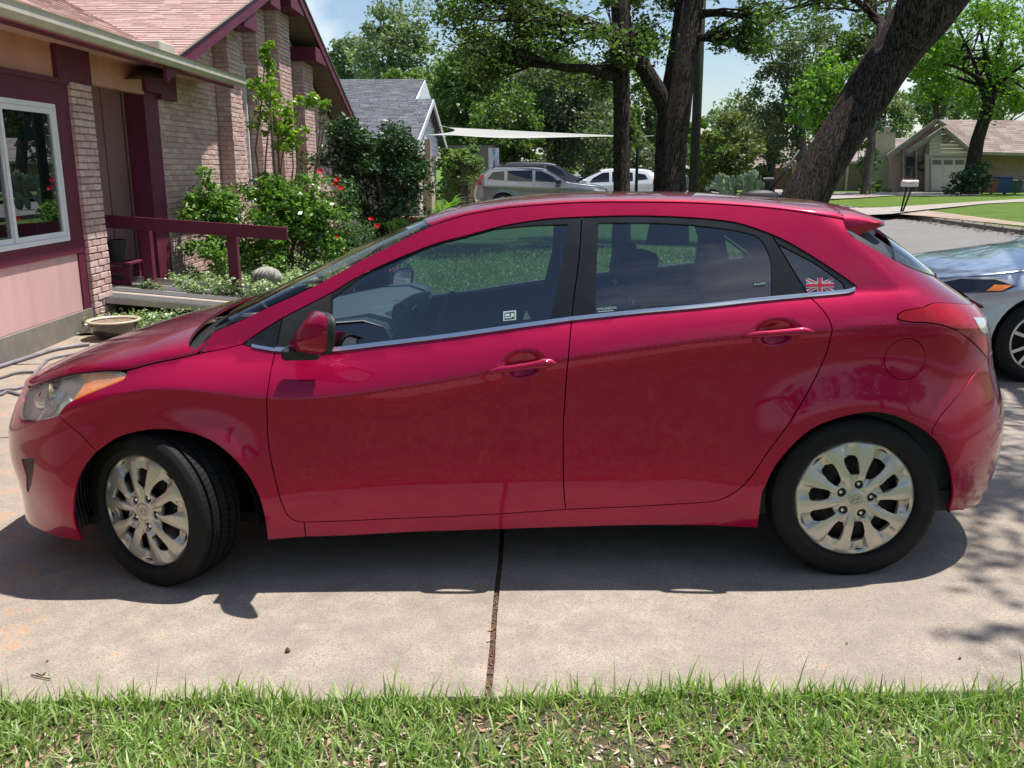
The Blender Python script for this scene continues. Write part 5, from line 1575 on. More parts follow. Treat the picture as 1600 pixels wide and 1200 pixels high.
# T2: forked oak
b2 = ground_d(1046, 19)
big_tree('forked oak with two thick limbs beside the wooden pole', b2,
    [([(b2[0], b2[1], -0.2), at_d(1046, 330, 19), at_d(1047, 240, 19), at_d(1052, 180, 19), at_d(1062, 110, 19), at_d(1072, 50, 19), at_d(1083, -60, 19)], [0.46, 0.36, 0.32, 0.33, 0.31, 0.30, 0.25]),
     ([at_d(1050, 200, 19), at_d(1038, 160, 18.9), at_d(1014, 120, 18.8), at_d(992, 85, 18.8), at_d(975, 40, 18.6), at_d(966, -60, 18.5)], [0.20, 0.19, 0.165, 0.15, 0.14, 0.12])],
    [(at_d(1160, 60, 18.5), (0.72, 0.6, 0.50), 12, 0.30, 2300, 0), (at_d(1190, 30, 18.5), (0.4, 0.6, 0.28), 6, 0.28, 900, 0), (at_d(1130, -25, 19), (1.2, 1.0, 0.4), 12, 0.4, 1500, 0), (at_d(1010, 60, 19.5), (0.7, 0.7, 0.55), 11, 0.35, 1700, 1),
     (at_d(930, 120, 20), (1.0, 0.9, 0.6), 14, 0.4, 1300, 1), (at_d(1030, -10, 19), (1.3, 1.0, 0.4), 12, 0.4, 2000, 1)],
    L_OAK, 0.09)
# T3: the leaning oak
b3 = (4.75, 9.2, 0.0)
big_tree('thick oak trunk leaning far to the right over the car roof', b3,
    [([(b3[0], b3[1], -0.2), at_d(1245, 330, 12.4), at_d(1290, 250, 12.4), at_d(1345, 160, 12.4), at_d(1395, 85, 12.4), at_d(1450, 10, 12.4), at_d(1540, -110, 12.2)], [0.42, 0.305, 0.295, 0.295, 0.325, 0.41, 0.34]),
     ([at_d(1395, 95, 12.4), at_d(1428, 30, 12.0), at_d(1435, -60, 11.8)], [0.24, 0.22, 0.20])],
    [(at_d(1330, 0, 15.5), (1.5, 1.2, 0.45), 15, 0.42, 2600, 1), (at_d(1290, -70, 14), (2.2, 1.6, 0.6), 20, 0.5, 3000, 1),
     ((6.9, 3.0, 7.2), (1.7, 1.7, 0.8), 18, 0.5, 2600, 0), ((8.4, 5.4, 8.0), (2.4, 2.2, 1.0), 20, 0.6, 2600, 0), ((5.75, 1.7, 7.2), (0.85, 1.3, 0.7), 22, 0.34, 2600, (6.9, 3.0, 7.2)), ((5.55, 0.3, 6.9), (0.5, 0.8, 0.5), 10, 0.3, 1000, (5.75, 1.7, 7.2))],
    L_OAK, 0.085)

# ---- trees of the background, each with its own crown and trunk
def bg(px, py, d, rx, ry, label, mat, n=8000, ls=0.17, ncl=60, rcl=None, tr_=0.25, base_px=None, shell=0.35, bark=None, nb=8, name='tree', cat='tree', zmin=0.35, aspect=0.55):
    c = at_d(px, py, d); w = rx * d / FPX; h = ry * d / FPX
    bp = ground_d(base_px if base_px else px, d)
    top = (c[0], c[1], c[2] + h * 0.2)
    return tree(label, bp, top, tr_, c, (w, w * 0.8, h), mat, ncl=ncl, rcl=rcl or min(w, h) * 0.33, nleaf=n, lsize=ls, nb=nb, shell=shell, bark=bark, name=name, cat=cat, aspect=aspect)
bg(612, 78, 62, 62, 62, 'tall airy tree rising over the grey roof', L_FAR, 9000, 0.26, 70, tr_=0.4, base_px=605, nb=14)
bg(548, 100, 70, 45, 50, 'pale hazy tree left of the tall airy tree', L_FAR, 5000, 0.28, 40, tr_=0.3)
bg(655, 150, 52, 45, 45, 'mid green tree right of the grey roof', L_MID, 6000, 0.22, 45)
bg(735, 160, 46, 72, 95, 'broad leafy tree above the shade sail', L_MID, 19000, 0.21, 110, tr_=0.3)
bg(800, 215, 40, 55, 60, 'yellow green tree behind the silver car', leaf_mat('yellow_green_leaves', (0.06, 0.12, 0.02), (0.17, 0.26, 0.06)), 9000, 0.17, 60)  # yellow green leaf tone of its own
bg(880, 190, 43, 75, 100, 'dense grey green evergreen behind the shade sail', L_DARK, 20000, 0.18, 120, tr_=0.3)
bg(760, 120, 60, 80, 70, 'tall tree filling the gap behind the leafy tree', L_MID, 9000, 0.26, 60)
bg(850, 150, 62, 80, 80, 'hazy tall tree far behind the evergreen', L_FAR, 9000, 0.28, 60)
bg(930, 200, 58, 60, 80, 'light green tree far behind the slim trunk', L_MID, 8000, 0.25, 60)
bg(760, 240, 42, 48, 40, 'leafy tree screening the neighbouring porch', L_MID, 8000, 0.16, 50)
bg(1030, 240, 52, 50, 55, 'rounded green tree behind the forked oak foot', L_MID, 7000, 0.2, 50)
bg(722, 262, 36, 40, 42, 'low leafy tree beside the neighbouring porch', L_MID, 4500, 0.15, 34)
bg(960, 245, 38, 60, 60, 'dark bushy tree between the two near trunks', L_DARK, 9000, 0.15, 60)
bg(1010, 190, 45, 50, 85, 'leafy tree seen through the fork of the oak', L_MID, 8000, 0.19, 60)
bg(1095, 245, 50, 34, 60, 'bright tree behind the wooden pole', L_BRIGHT, 5000, 0.2, 40)
bg(1150, 205, 62, 60, 50, 'hazy tree above the prickly pear', L_FAR, 8000, 0.26, 55)
bg(1140, 240, 41, 52, 45, 'olive shrub tree right of the wooden pole', leaf_mat('olive_leaves', (0.06, 0.10, 0.02), (0.16, 0.20, 0.05)), 7000, 0.15, 50)
bg(1245, 130, 44, 72, 105, 'tall dark juniper left of the leaning trunk', L_DARK, 15000, 0.17, 95, tr_=0.3, base_px=1262, nb=14)
bg(1205, 215, 50, 40, 60, 'dark green tree at the foot of the tall juniper', L_DARK, 6000, 0.19, 45)
bg(1290, 160, 30, 45, 75, 'lime green young tree against the leaning trunk', L_BRIGHT, 4200, 0.15, 44, rcl=0.45, tr_=0.12, nb=12)
bg(1350, 70, 46, 70, 55, 'shaded tree crown left of the leaning trunk top', L_OAK, 8000, 0.18, 60)
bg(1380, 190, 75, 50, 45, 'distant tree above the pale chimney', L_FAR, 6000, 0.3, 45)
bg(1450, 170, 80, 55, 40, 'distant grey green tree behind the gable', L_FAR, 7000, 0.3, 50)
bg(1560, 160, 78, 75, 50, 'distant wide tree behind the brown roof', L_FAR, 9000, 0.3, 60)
bg(1470, 110, 60, 60, 60, 'mid green tree right of the leaning trunk', L_MID, 8000, 0.24, 60)
# tree in front of the brick house: crown spreading over the top right corner
b4 = ground_d(1518, 47)
tree('spreading tree with a bare curved trunk before the brown roofed house', b4, at_d(1548, 140, 47), 0.42, at_d(1535, 70, 46), (4.6, 4.0, 2.9), L_BRIGHT, ncl=90, rcl=0.85, nleaf=15000, lsize=0.2, nb=14, bark=M_BARK,
     trunkpts=[(b4[0], b4[1], -0.2), at_d(1518, 270, 47), at_d(1527, 220, 47), at_d(1543, 170, 47), at_d(1550, 140, 47), at_d(1560, 90, 47)])
# trees on the camera's side, mirrored in glass and paint
for (x, y, s, wh) in ((-9, -19, 1.0, 'left of centre'), (2, -24, 1.15, 'straight'), (13, -20, 0.9, 'right of centre'), (22, -26, 1.2, 'far to the right'), (-20, -26, 1.2, 'far to the left')):
    tree('street tree standing behind the photographer, ' + wh, (x, y, 0), (x, y, 3.5 * s), 0.3, (x, y, 5.2 * s), (4.6 * s, 4.0, 2.8 * s), L_OAK, ncl=45, rcl=1.3, nleaf=2600, lsize=0.42, nb=6, group='street trees behind the photographer')
# wooden utility pole
bp = ground_d(1083, 30)
q = MB().tube([(0, 0, -0.3), (0, 0, 3.0), (-0.02, 0, 8.2)], [0.165, 0.155, 0.14], 14)
po = q.build('utility_pole', bark_mat('weathered_pole', (0.018, 0.020, 0.014), (0.04, 0.042, 0.03), 5, 0.4), smooth=True); po.location = bp
tag(po, 'plain wooden utility pole just right of the forked oak', 'pole')

# ---- shrubs and garden plants by the house
def shrub(name, label, cat, base, groups, mat, ls, stems=8, aspect=0.5, stemr=0.010, flowers=None, up=0.3):
    t = empty(name, base, label=label, cat=cat); b = Vector(base); Ps = []; q = MB(); allc = []
    for (c, r, ncl, rcl, nl) in groups:
        P, cl = clumps(Vector(c) - b, r, ncl, rcl, nl, 0.1, 0.75); Ps.append(P); allc += [Vector(p) for p in cl]
    V, F = leaves_arrays(np.vstack(Ps), ls, aspect=aspect, up=up); npmesh('foliage', V, F, mat, t)
    for k in range(stems):
        e = random.choice(allc); s = Vector((random.uniform(-.12, .12), random.uniform(-.12, .12), -0.02))
        limb(q, s, e, stemr, stemr * 0.35, 0.08, 6, 5)
    q.build('stems', M_STEM, t, smooth=True)
    return t, allc

# ================================================================== THE PINK BRICK HOUSE ON THE LEFT
HB = at_z(0, 567, -0.12); HPHI = 0.02994
house = empty('brick_house', (float(HB[0]), float(HB[1]), 0.0), HPHI, 'pink painted brick house with maroon trim and salmon shingle roof', 'house')
_hx = np.array([math.cos(HPHI), math.sin(HPHI), 0]); _hy = np.array([-math.sin(HPHI), math.cos(HPHI), 0])
def hw(px, py, o=0.0):
    """photograph point on the vertical plane o metres out from the main wall -> (s along the wall, z)"""
    d = ray(px, py); b = np.array([HB[0], HB[1], 0.0]); t = (((b - CAM) @ _hx) + o) / (d @ _hx); P = CAM + d * t
    return float((P - b) @ _hy), float(P[2])
M_MAROON = weathered('maroon_paint', (0.135, 0.016, 0.045), 0.6, 0.25, 0.12)
M_PINKP = weathered('pink_wall_panel', (0.64, 0.385, 0.37), 0.8, 0.14, 0.15)
M_SALMON = weathered('salmon_board', (0.62, 0.285, 0.23), 0.75, 0.16, 0.15)
M_WHITEF = simple('white_window_frame', (0.74, 0.75, 0.77), 0.4, var=0.05, scale=8)
M_GUTTER = weathered('cream_gutter', (0.55, 0.50, 0.42), 0.55, 0.25, 0.2)
M_MORTAR = simple('mortar', (0.56, 0.43, 0.395), 0.95, var=0.25, scale=30, bump=0.3)
def brick_mat(name, island, c=((0.50, 0.31, 0.285), (0.62, 0.405, 0.375), (0.68, 0.49, 0.455))):
    q = NT(name)
    rnd = q.n('ShaderNodeNewGeometry').outputs['Random Per Island'] if island else q.n('ShaderNodeObjectInfo').outputs['Random']
    base = q.ramp(rnd, [(0.0, c[0]), (0.5, c[1]), (1.0, c[2])])
    w = q.noise(7, 5, 0.7, vec=q.world()); s = q.noise(90, 3, 0.7, vec=q.world())
    col = q.mix(q.ramp(w, [(0.48, 0), (0.75, 0.55)]), base, tuple(min(1, x * 1.18) for x in c[2]))
    col = q.mix(q.ramp(s, [(0.30, 0.5), (0.5, 0)]), col, tuple(x * 0.6 for x in c[0]))
    q.col(col).set(Roughness=0.85, Specular_IOR_Level=0.25); q.bump(s, 0.5, 0.008)
    return q.m
M_BRICK = brick_mat('painted_brick', False); M_BRICKI = brick_mat('painted_brick_far', True)
_bricks = []
def brick_protos(L, D, H, n=4):
    out = []
    for k in range(n):
        b = MB().bevbox((0, 0, 0), (L, D, H), 0.005)
        v = [(x + random.uniform(-.002, .002), y + random.uniform(-.002, .002), z + random.uniform(-.002, .002)) for x, y, z in b.v]
        me = bpy.data.meshes.new('brick'); me.from_pydata(v, [], b.f); me.materials.append(M_BRICK); out.append(me)
    return out
BL, BH_, BD = 0.195, 0.062, 0.085; CR = 0.0735
PROTO = {}
def proto(L):
    k = round(L, 2)
    if k not in PROTO: PROTO[k] = brick_protos(k, BD, BH_, 2)
    return random.choice(PROTO[k])
_stuffv = {'v': [], 'f': []}
def brick_run(u0, u1, z0, zt, place, parts, skip=None):
    """courses of bricks from u0 to u1; place(u, z) -> Matrix whose x axis runs along the wall and y axis outwards"""
    z = z0; c = 0
    while True:
        if z > (zt(u0) if callable(zt) else zt) and z > (zt(u1) if callable(zt) else zt) and z > (zt((u0 + u1) / 2) if callable(zt) else zt): break
        u = u0 - (0.0 if c % 2 == 0 else 0.1025)
        while u < u1 - 0.02:
            a = max(u, u0); b = min(u + BL, u1)
            top = zt((a + b) / 2) if callable(zt) else zt
            if b - a > 0.04 and z + BH_ <= top + 0.01 and not (skip and skip((a + b) / 2, z + BH_ / 2)):
                M = place(a, z) @ Matrix.Translation((0, random.uniform(-0.004, 0.003), random.uniform(-.002, .002))) @ Matrix.Rotation(random.uniform(-.008, .008), 4, 'Z')
                _bricks.append((parts, M, b - a))
            u += BL + 0.010
        z += CR; c += 1
def MW(s, o, z, along='y'):
    """local frame of the house wall: x runs along the wall (+s), y outwards"""
    if along == 'y':      # wall faces +x (local), runs along local y
        return Matrix(((0, 1, 0, o), (1, 0, 0, s), (0, 0, 1, z), (0, 0, 0, 1)))
    return Matrix(((1, 0, 0, s), (0, -1, 0, o), (0, 0, 1, z), (0, 0, 0, 1)))   # wall faces -y, runs along local x

# --- foundation and main wall
foot = MB().box((-6.0, -9.0, -0.35), (0.035, 2.35, 0.095)).box((-6.0, 4.40, -0.3), (0.03, 17.2, 0.06))
foot.box((-2.6, 2.35, -0.3), (-0.02, 4.40, 0.07))
foot.build('foundation', concrete_mat('foundation_concrete', (0.30, 0.265, 0.225)), house)
win_r, win_b = hw(104, 376); _, win_t = hw(82, 163); win_m = hw(23, 300)[0]; win_l = 2 * win_m - win_r
win_r = 1.50; win_m = 0.50; win_l = -0.50
MB().box((-0.10, -9.0, 0.10), (0.0, 1.80, 0.70)).build('wall_panel', M_PINKP, house)
MB().box((-0.10, -9.0, 2.44), (0.0, 1.62, 2.80)).build('wall_panel', M_SALMON, house)
MB().box((-0.10, 1.62, 2.30), (-0.02, 2.30, 2.80)).box((-0.10, -9.0, 0.70), (-0.012, win_l - 0.3, 2.44)).build('wall_panel', M_PINKP, house)
mt = MB()
mt.box((-0.06, -9.0, 0.70), (0.025, win_r + 0.34, 0.845)).box((-0.06, -9.0, 2.19), (0.022, win_r + 0.34, 2.40))
mt.build('trim_board', M_MAROON, house)
MB().box((-0.055, win_r + 0.02, 0.845), (0.020, win_r + 0.33, 2.19)).build('trim_board', M_MAROON, house)
MB().box((-0.055, win_r + 0.18, 0.0), (0.018, win_r + 0.33, 0.70)).build('trim_board', M_MAROON, house)
MB().box((-0.04, -9.0, 2.40), (0.045, win_r + 0.36, 2.45)).build('trim_board', M_MAROON, house)
MB().box((-0.055, win_l - 0.30, 0.845), (0.020, win_l - 0.02, 2.19)).build('trim_board', M_MAROON, house)
# window: outer frame, two sashes with panes, dark room behind
wn = MB()
def frame_ring(q, s0, s1, z0, z1, w, o0, o1):
    q.box((o0, s0, z0), (o1, s0 + w, z1)).box((o0, s1 - w, z0), (o1, s1, z1)).box((o0, s0 + w, z0), (o1, s1 - w, z0 + w)).box((o0, s0 + w, z1 - w), (o1, s1 - w, z1))
frame_ring(wn, win_l, win_r, 0.847, 2.188, 0.045, -0.06, 0.036)
wobj = wn.build('window', M_WHITEF, house)
for (a, b, o) in ((win_l + 0.045, win_m + 0.02, -0.012), (win_m - 0.02, win_r - 0.045, 0.006)):
    q = MB(); frame_ring(q, a, b, 0.894, 2.141, 0.050, o - 0.02, o + 0.018); q.build('sash', M_WHITEF, wobj)
    MB().box((o - 0.004, a + 0.05, 0.944), (o + 0.002, b - 0.05, 2.091)).build('pane', M_GLASS, wobj)
MB().box((-1.2, win_l, 0.85), (-1.15, win_r, 2.2)).box((-1.2, win_l, 0.845), (-0.1, win_l + 0.02, 2.2)).box((-1.2, win_r - 0.02, 0.845), (-0.1, win_r, 2.2)).build('room', simple('dim_room', (0.05, 0.055, 0.05), 0.9, var=0.5, scale=2), wobj)
cu = MB()
for k in range(7): cu.box((-0.16 - 0.02 * (k % 2), win_r - 0.10 - 0.03 * k, 0.86), (-0.15 - 0.02 * (k % 2), win_r - 0.072 - 0.03 * k, 2.18))
cu.build('curtain', simple('green_curtain', (0.16, 0.19, 0.15), 0.9, var=0.2), wobj)
# brick pier by the porch
p0, p1 = 1.83, 2.30
MB().box((-0.30, p0 + 0.012, -0.15), (0.028, p1 - 0.012, 2.42)).build('pier_core', M_MORTAR, house)
brick_run(p0, p1, -0.06, 2.42, lambda u, z: MW(u, 0.035 - BD + 0.03, z), True)
brick_run(-0.30, 0.0, -0.06, 2.42, lambda u, z: Matrix(((1, 0, 0, u), (0, 1, 0, p1 - BD + 0.008), (0, 0, 1, z), (0, 0, 0, 1))), False)
MB().box((-0.30, p0 - 0.22, 2.42), (0.05, p1 + 0.06, 2.80)).build('beam_end', M_MAROON, house)
# porch: header, post, end wall of vertical boards, floor
MB().box((-0.08, p1 + 0.06, 2.46), (0.01, 3.90, 2.80)).build('wall_panel', M_SALMON, house)
MB().box((-0.25, 3.90, -0.05), (0.0, 4.36, 2.50)).build('porch_post', M_MAROON, house)
MB().box((-0.30, 3.86, 2.50), (0.06, 4.62, 2.80)).box((-0.28, 4.36, 2.44), (0.055, 4.95, 2.78)).build('beam_end', M_MAROON, house)
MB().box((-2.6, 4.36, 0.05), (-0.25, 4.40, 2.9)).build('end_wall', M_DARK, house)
M_PINKL = weathered('lightened_pink_boards', (0.80, 0.56, 0.55), 0.8, 0.10, 0.1)  # wall pink, lightened in colour where the recess gets too little light
x = -2.6
while x < -0.27:
    w = 0.262; b = min(x + w, -0.255)
    MB().bevbox((x + 0.004, 4.325, 0.07), (b - 0.004, 4.36, 2.62), 0.006).build('siding_board', M_PINKL, house); x += w + 0.006
MB().box((-2.62, 2.2, 0.07), (-2.58, 4.4, 2.8)).box((-2.6, 2.2, 2.62), (-0.05, 4.4, 2.66)).box((-2.6, 2.30, 0.07), (-0.32, 2.34, 2.7)).build('porch_bounce_walls', simple('bounce_pink_paint', (0.80, 0.64, 0.61), 0.8, var=0.05), house)  # pale back and ceiling, plus an added side wall, to bounce light
# --- gable wing: brick wall with piers
AP_S, AP_Z = 10.17, 5.0
rake = lambda s: AP_Z - 0.343 * abs(s - AP_S)
W0, W1 = 4.42, 17.1
piers = []
for (a, b) in ((364, 382), (409, 422), (442, 460), (478, 493)):
    piers.append((hw(a, 200, 0.22)[0], hw(b, 200, 0.22)[0]))
wv = [(W0, -0.1), (W1, -0.1), (W1, rake(W1) - 0.1), (AP_S, AP_Z - 0.1), (W0, rake(W0) - 0.1)]
MB().prism([(-0.03, s, z) for s, z in wv][::-1], (-0.25, 0, 0)).build('gable_wall', M_MORTAR, house)
nw0, nw1 = hw(386, 200)[0], hw(400, 200)[0]; 
nskip = lambda s, z: nw0 < s < nw1 and 0.9 < z < 3.3
brick_run(W0, W1, 0.0, lambda s: rake(s) - 0.12, lambda u, z: MW(u, -BD - 0.014, z), None, nskip)
for (a, b) in piers:
    MB().box((-0.02, a + 0.012, -0.1), (0.205, b - 0.012, min(rake(a), rake(b)) - 0.12)).build('pier_core', M_MORTAR, house)
    brick_run(a, b, 0.0, lambda s: min(rake(a), rake(b)) - 0.16, lambda u, z: MW(u, 0.22 - BD, z), None)
    brick_run(-0.0, 0.215, 0.0, lambda s: min(rake(a), rake(b)) - 0.16, lambda u, z: MW(u, a + BD - 0.004, z, 'x'), None)
    zt = min(rake(a), rake(b)) - 0.16
    MB().box((-0.02, a - 0.06, zt - 0.02), (0.52, b + 0.06, zt + 0.26)).build('beam_end', M_MAROON, house)
q = MB(); frame_ring(q, nw0, nw1, 0.9, 3.3, 0.05, -0.04, 0.02); w2 = q.build('window', M_WHITEF, house)
MB().box((-0.03, nw0 + 0.05, 0.95), (-0.02, nw1 - 0.05, 3.25)).build('pane', M_GLASS, w2)
# 300 nearest bricks are parts of their own, the rest are joined
_bricks.sort(key=lambda t: (0 if t[0] else 1, t[1].translation.y - t[1].translation.x * 0.5 + (100 if t[0] is False else 0)))
for (k, (p, M, L)) in enumerate(_bricks):
    if k < 300:
        o = bpy.data.objects.new('brick', proto(L)); COL.objects.link(o); o.parent = house; o.matrix_local = M
    else:
        me = proto(L); b = len(_stuffv['v']); _stuffv['v'] += [tuple(M @ v.co) for v in me.vertices]; _stuffv['f'] += [tuple(b + i for i in f.vertices) for f in me.polygons]
if _stuffv['v']: tag(pymesh('bricks', _stuffv['v'], _stuffv['f'], M_BRICKI, house), kind='stuff')
# --- roof: eave edge of the main roof, wing roof, both covered with shingles
EO = 0.52                                    # overhang
z_eave = 2.86
MPI = 0.43
main_z = lambda o: z_eave + MPI * (EO - o)
wing_z = lambda s: rake(s) + 0.14
def roof_z(o, s): return max(main_z(o), wing_z(s)) if s < AP_S else wing_z(s)
deck = MB()
deck.add([(EO, -9.0, z_eave - 0.03), (-6, -9.0, main_z(-6) - 0.03), (-6, 9, main_z(-6) - 0.03), (EO, 5.9, z_eave - 0.03)], [(0, 1, 2, 3)])
s_e = AP_S - (AP_Z + 0.14 - z_eave) / 0.343
deck.add([(EO + 0.02, s_e - 0.1, wing_z(s_e) - 0.06), (EO + 0.02, AP_S, AP_Z + 0.11), (-7, AP_S, AP_Z + 0.11), (-7, s_e - 0.1, wing_z(s_e) - 0.06)], [(0, 3, 2, 1)])
deck.add([(EO + 0.02, AP_S, AP_Z + 0.11), (EO + 0.02, 17.9, wing_z(17.9) - 0.03), (-7, 17.9, wing_z(17.9) - 0.03), (-7, AP_S, AP_Z + 0.11)], [(0, 3, 2, 1)])
roof = deck.build('roof', M_DARK, house)
# soffit and fascia
MB().box((-0.1, -9.0, 2.78), (EO - 0.02, 6.1, 2.81)).build('soffit', M_PINKP, roof)
MB().box((EO - 0.04, -9.0, 2.70), (EO, 6.05, 2.85)).build('fascia', M_MAROON, roof)
gut = MB(); prof = [(EO + 0.005, 2.74), (EO + 0.08, 2.735), (EO + 0.125, 2.78), (EO + 0.125, 2.845), (EO + 0.14, 2.86), (EO + 0.11, 2.865), (EO + 0.10, 2.79), (EO + 0.07, 2.755), (EO + 0.01, 2.76)]
gut.prism([(o, -9.0, z) for o, z in prof], (0, 15.35, 0)); gut.build('gutter', M_GUTTER, roof)
MB().bevbox((EO - 0.20, s_e - 0.52, 2.875), (EO + 0.06, s_e - 0.02, 2.985), 0.01).build('valley_diverter', M_GUTTER, roof)
M_DRIP = simple('grey_drip_edge', (0.34, 0.32, 0.29), 0.5, metal=0.3, var=0.1)
M_SOFF = simple('dark_tan_soffit', (0.20, 0.15, 0.125), 0.8, var=0.15)
def rake_board(s0, s1, zf, name='rake_board'):
    for (dz0, dz1, o0, o1, mt_) in ((-0.20, 0.0, EO - 0.02, EO + 0.02, M_MAROON), (0.0, 0.018, EO - 0.03, EO + 0.045, M_DRIP)):
        a, b = (s0, zf(s0)), (s1, zf(s1))
        MB().add([(o, s, z + dz) for o in (o0, o1) for (s, z) in (a, b) for dz in (dz0, dz1)], [(0, 1, 3, 2), (4, 6, 7, 5), (0, 2, 6, 4), (1, 5, 7, 3), (0, 4, 5, 1), (2, 3, 7, 6)]).build(name if mt_ is M_MAROON else 'drip_edge', mt_, roof)
rake_board(s_e - 0.25, AP_S, lambda s: wing_z(s) - 0.02); rake_board(AP_S, 17.8, lambda s: wing_z(s) - 0.02)
sf = MB()
for (a, b) in ((s_e - 0.2, AP_S), (AP_S, 17.7)):
    sf.add([(0.0, a, wing_z(a) - 0.20), (EO, a, wing_z(a) - 0.20), (EO, b, wing_z(b) - 0.20), (0.0, b, wing_z(b) - 0.20)], [(0, 1, 2, 3)])
sf.build('soffit', M_SOFF, roof)
# shingles
M_SHING = NT('salmon_shingles'); _c = ((0.39, 0.245, 0.21), (0.49, 0.32, 0.28), (0.57, 0.40, 0.355))
def shingle_mat(name, island, c):
    q = NT(name); rnd = q.n('ShaderNodeNewGeometry').outputs['Random Per Island'] if island else q.n('ShaderNodeObjectInfo').outputs['Random']
    base = q.ramp(rnd, [(0.0, c[0]), (0.5, c[1]), (1.0, c[2])]); s = q.noise(160, 3, 0.7, vec=q.world())
    q.col(q.mix(q.ramp(s, [(0.35, 0.45), (0.6, 0)]), base, tuple(x * 0.5 for x in c[0]))).set(Roughness=0.92, Specular_IOR_Level=0.2); q.bump(s, 0.5, 0.006); return q.m
M_SH1 = shingle_mat('salmon_shingle', False, _c); M_SH2 = shingle_mat('salmon_shingle_far', True, _c)
EXP = 0.142; SW = 0.305
shp = []
for k in range(4):
    me = bpy.data.meshes.new('shingle'); w = SW * (0.60, 0.75, 0.9, 1.0)[k]; t = 0.008 + 0.004 * (k % 2)
    me.from_pydata([(0, 0, t), (w - 0.006, 0, t), (w - 0.006, EXP + 0.03, 0.002), (0, EXP + 0.03, 0.002), (0, 0, -0.004), (w - 0.006, 0, -0.004)], [], [(0, 1, 2, 3), (4, 5, 1, 0), (0, 3, 4), (1, 5, 2)])
    me.materials.append(M_SH1); shp.append((me, w))
sl = math.atan(0.343); cs, sn = math.cos(sl), math.sin(sl); shl = []
# main slope: rows run along s, rising towards -o
row = 0; d = 0.0
sl = math.atan(MPI); cs, sn = math.cos(sl), math.sin(sl)
while d < 5.2:
    o = EO + 0.03 - d * cs; z = z_eave - 0.005 + d * sn; s = -1.6 - random.random() * 0.3
    while True:
        me, w = random.choice(shp)
        if main_z(o) < wing_z(s + w * 0.5) - 0.10 and s > 3.0: break
        if s > 9.0: break
        M = Matrix(((0, -cs, sn, o), (1, 0, 0, s), (0, sn, cs, z), (0, 0, 0, 1)))
        shl.append((M, me)); s += w
    d += EXP; row += 1
# near slope of the wing: rows run along o, rising towards +s
d = 0.0; sl = math.atan(0.343); cs, sn = math.cos(sl), math.sin(sl)
while d < (AP_S - s_e) / cs + 0.05:
    s = s_e - 0.05 + d * cs; z = wing_z(s_e - 0.05) + d * sn; o = EO + 0.045
    while True:
        me, w = random.choice(shp)
        if main_z(o - w * 0.5) > wing_z(s) + 0.10 or o < -6.4: break
        M = Matrix(((-1, 0, 0, o), (0, -cs * -1, -sn, s), (0, sn, cs, z), (0, 0, 0, 1)))
        # x axis runs towards -o, y axis up the slope (+s)
        M = Matrix(((1, 0, 0, o - w), (0, cs, -sn, s), (0, sn, cs, z), (0, 0, 0, 1)))
        shl.append((M, me)); o -= w
    d += EXP
HM = house.matrix_basis.copy() if False else Matrix.Translation(house.location) @ Matrix.Rotation(HPHI, 4, 'Z')
def pxh(M):
    p = np.array(HM @ M.translation) - CAM; return p @ _Wv, 800 + FPX * (p @ _Rv) / (p @ _Wv), 600 - FPX * (p @ _Uv) / (p @ _Wv)
vis = []
for t in shl:
    d_, x_, y_ = pxh(t[0]); vis.append((0 if (-40 < x_ < 500 and -30 < y_ < 200) else 1, d_))
order = sorted(range(len(shl)), key=lambda i: vis[i])
bv = []; bf = []
for r, i in enumerate(order):
    M, me = shl[i]
    if r < 300:
        o = bpy.data.objects.new('shingle', me); COL.objects.link(o); o.parent = roof; o.matrix_local = M
    else:
        b = len(bv); bv += [tuple(M @ v.co) for v in me.vertices]; bf += [tuple(b + k for k in f.vertices) for f in me.polygons]
tag(pymesh('shingles', bv, bf, M_SH2, roof), kind='stuff')

# --- things standing by the porch
def from_house(o, s, z): 
    p = HM @ Vector((o, s, z)); return (p.x, p.y, p.z)
rl = empty('handrail', (-2.6, 7.6, 0), label='maroon timber handrail on posts beside the porch ramp', cat='handrail')
def L(p): return (p[0] + 2.6, p[1] - 7.6, p[2])
MB().beam(L((-3.74, 7.6, 0.955)), L((-1.50, 7.6, 0.805)), 0.045, 0.15).build('rail', M_MAROON, rl)
MB().box((-3.29 + 2.6, 0.03, 0.0), (-3.17 + 2.6, 0.12, 0.86)).build('post', M_MAROON, rl)
MB().box((-2.245 + 2.6, 0.03, -0.05), (-2.125 + 2.6, 0.12, 0.80)).build('post', M_MAROON, rl)
rp = empty('ramp', (-3.0, 7.3, 0), label='low plank ramp with grey grip strips leading to the porch', cat='ramp')
def ramp_z(x): return 0.215 + (x + 3.9) * -0.085
M_RAMPW = simple('weathered_ramp_boards', (0.46, 0.38, 0.32), 0.7, var=0.15, scale=8)
M_GRIP = simple('grey_grip_strip', (0.085, 0.085, 0.09), 0.9, var=0.3, scale=40, bump=0.4, bscale=300)
M_ALU = simple('ramp_edge_aluminium', (0.42, 0.43, 0.44), 0.4, metal=0.8, var=0.15)
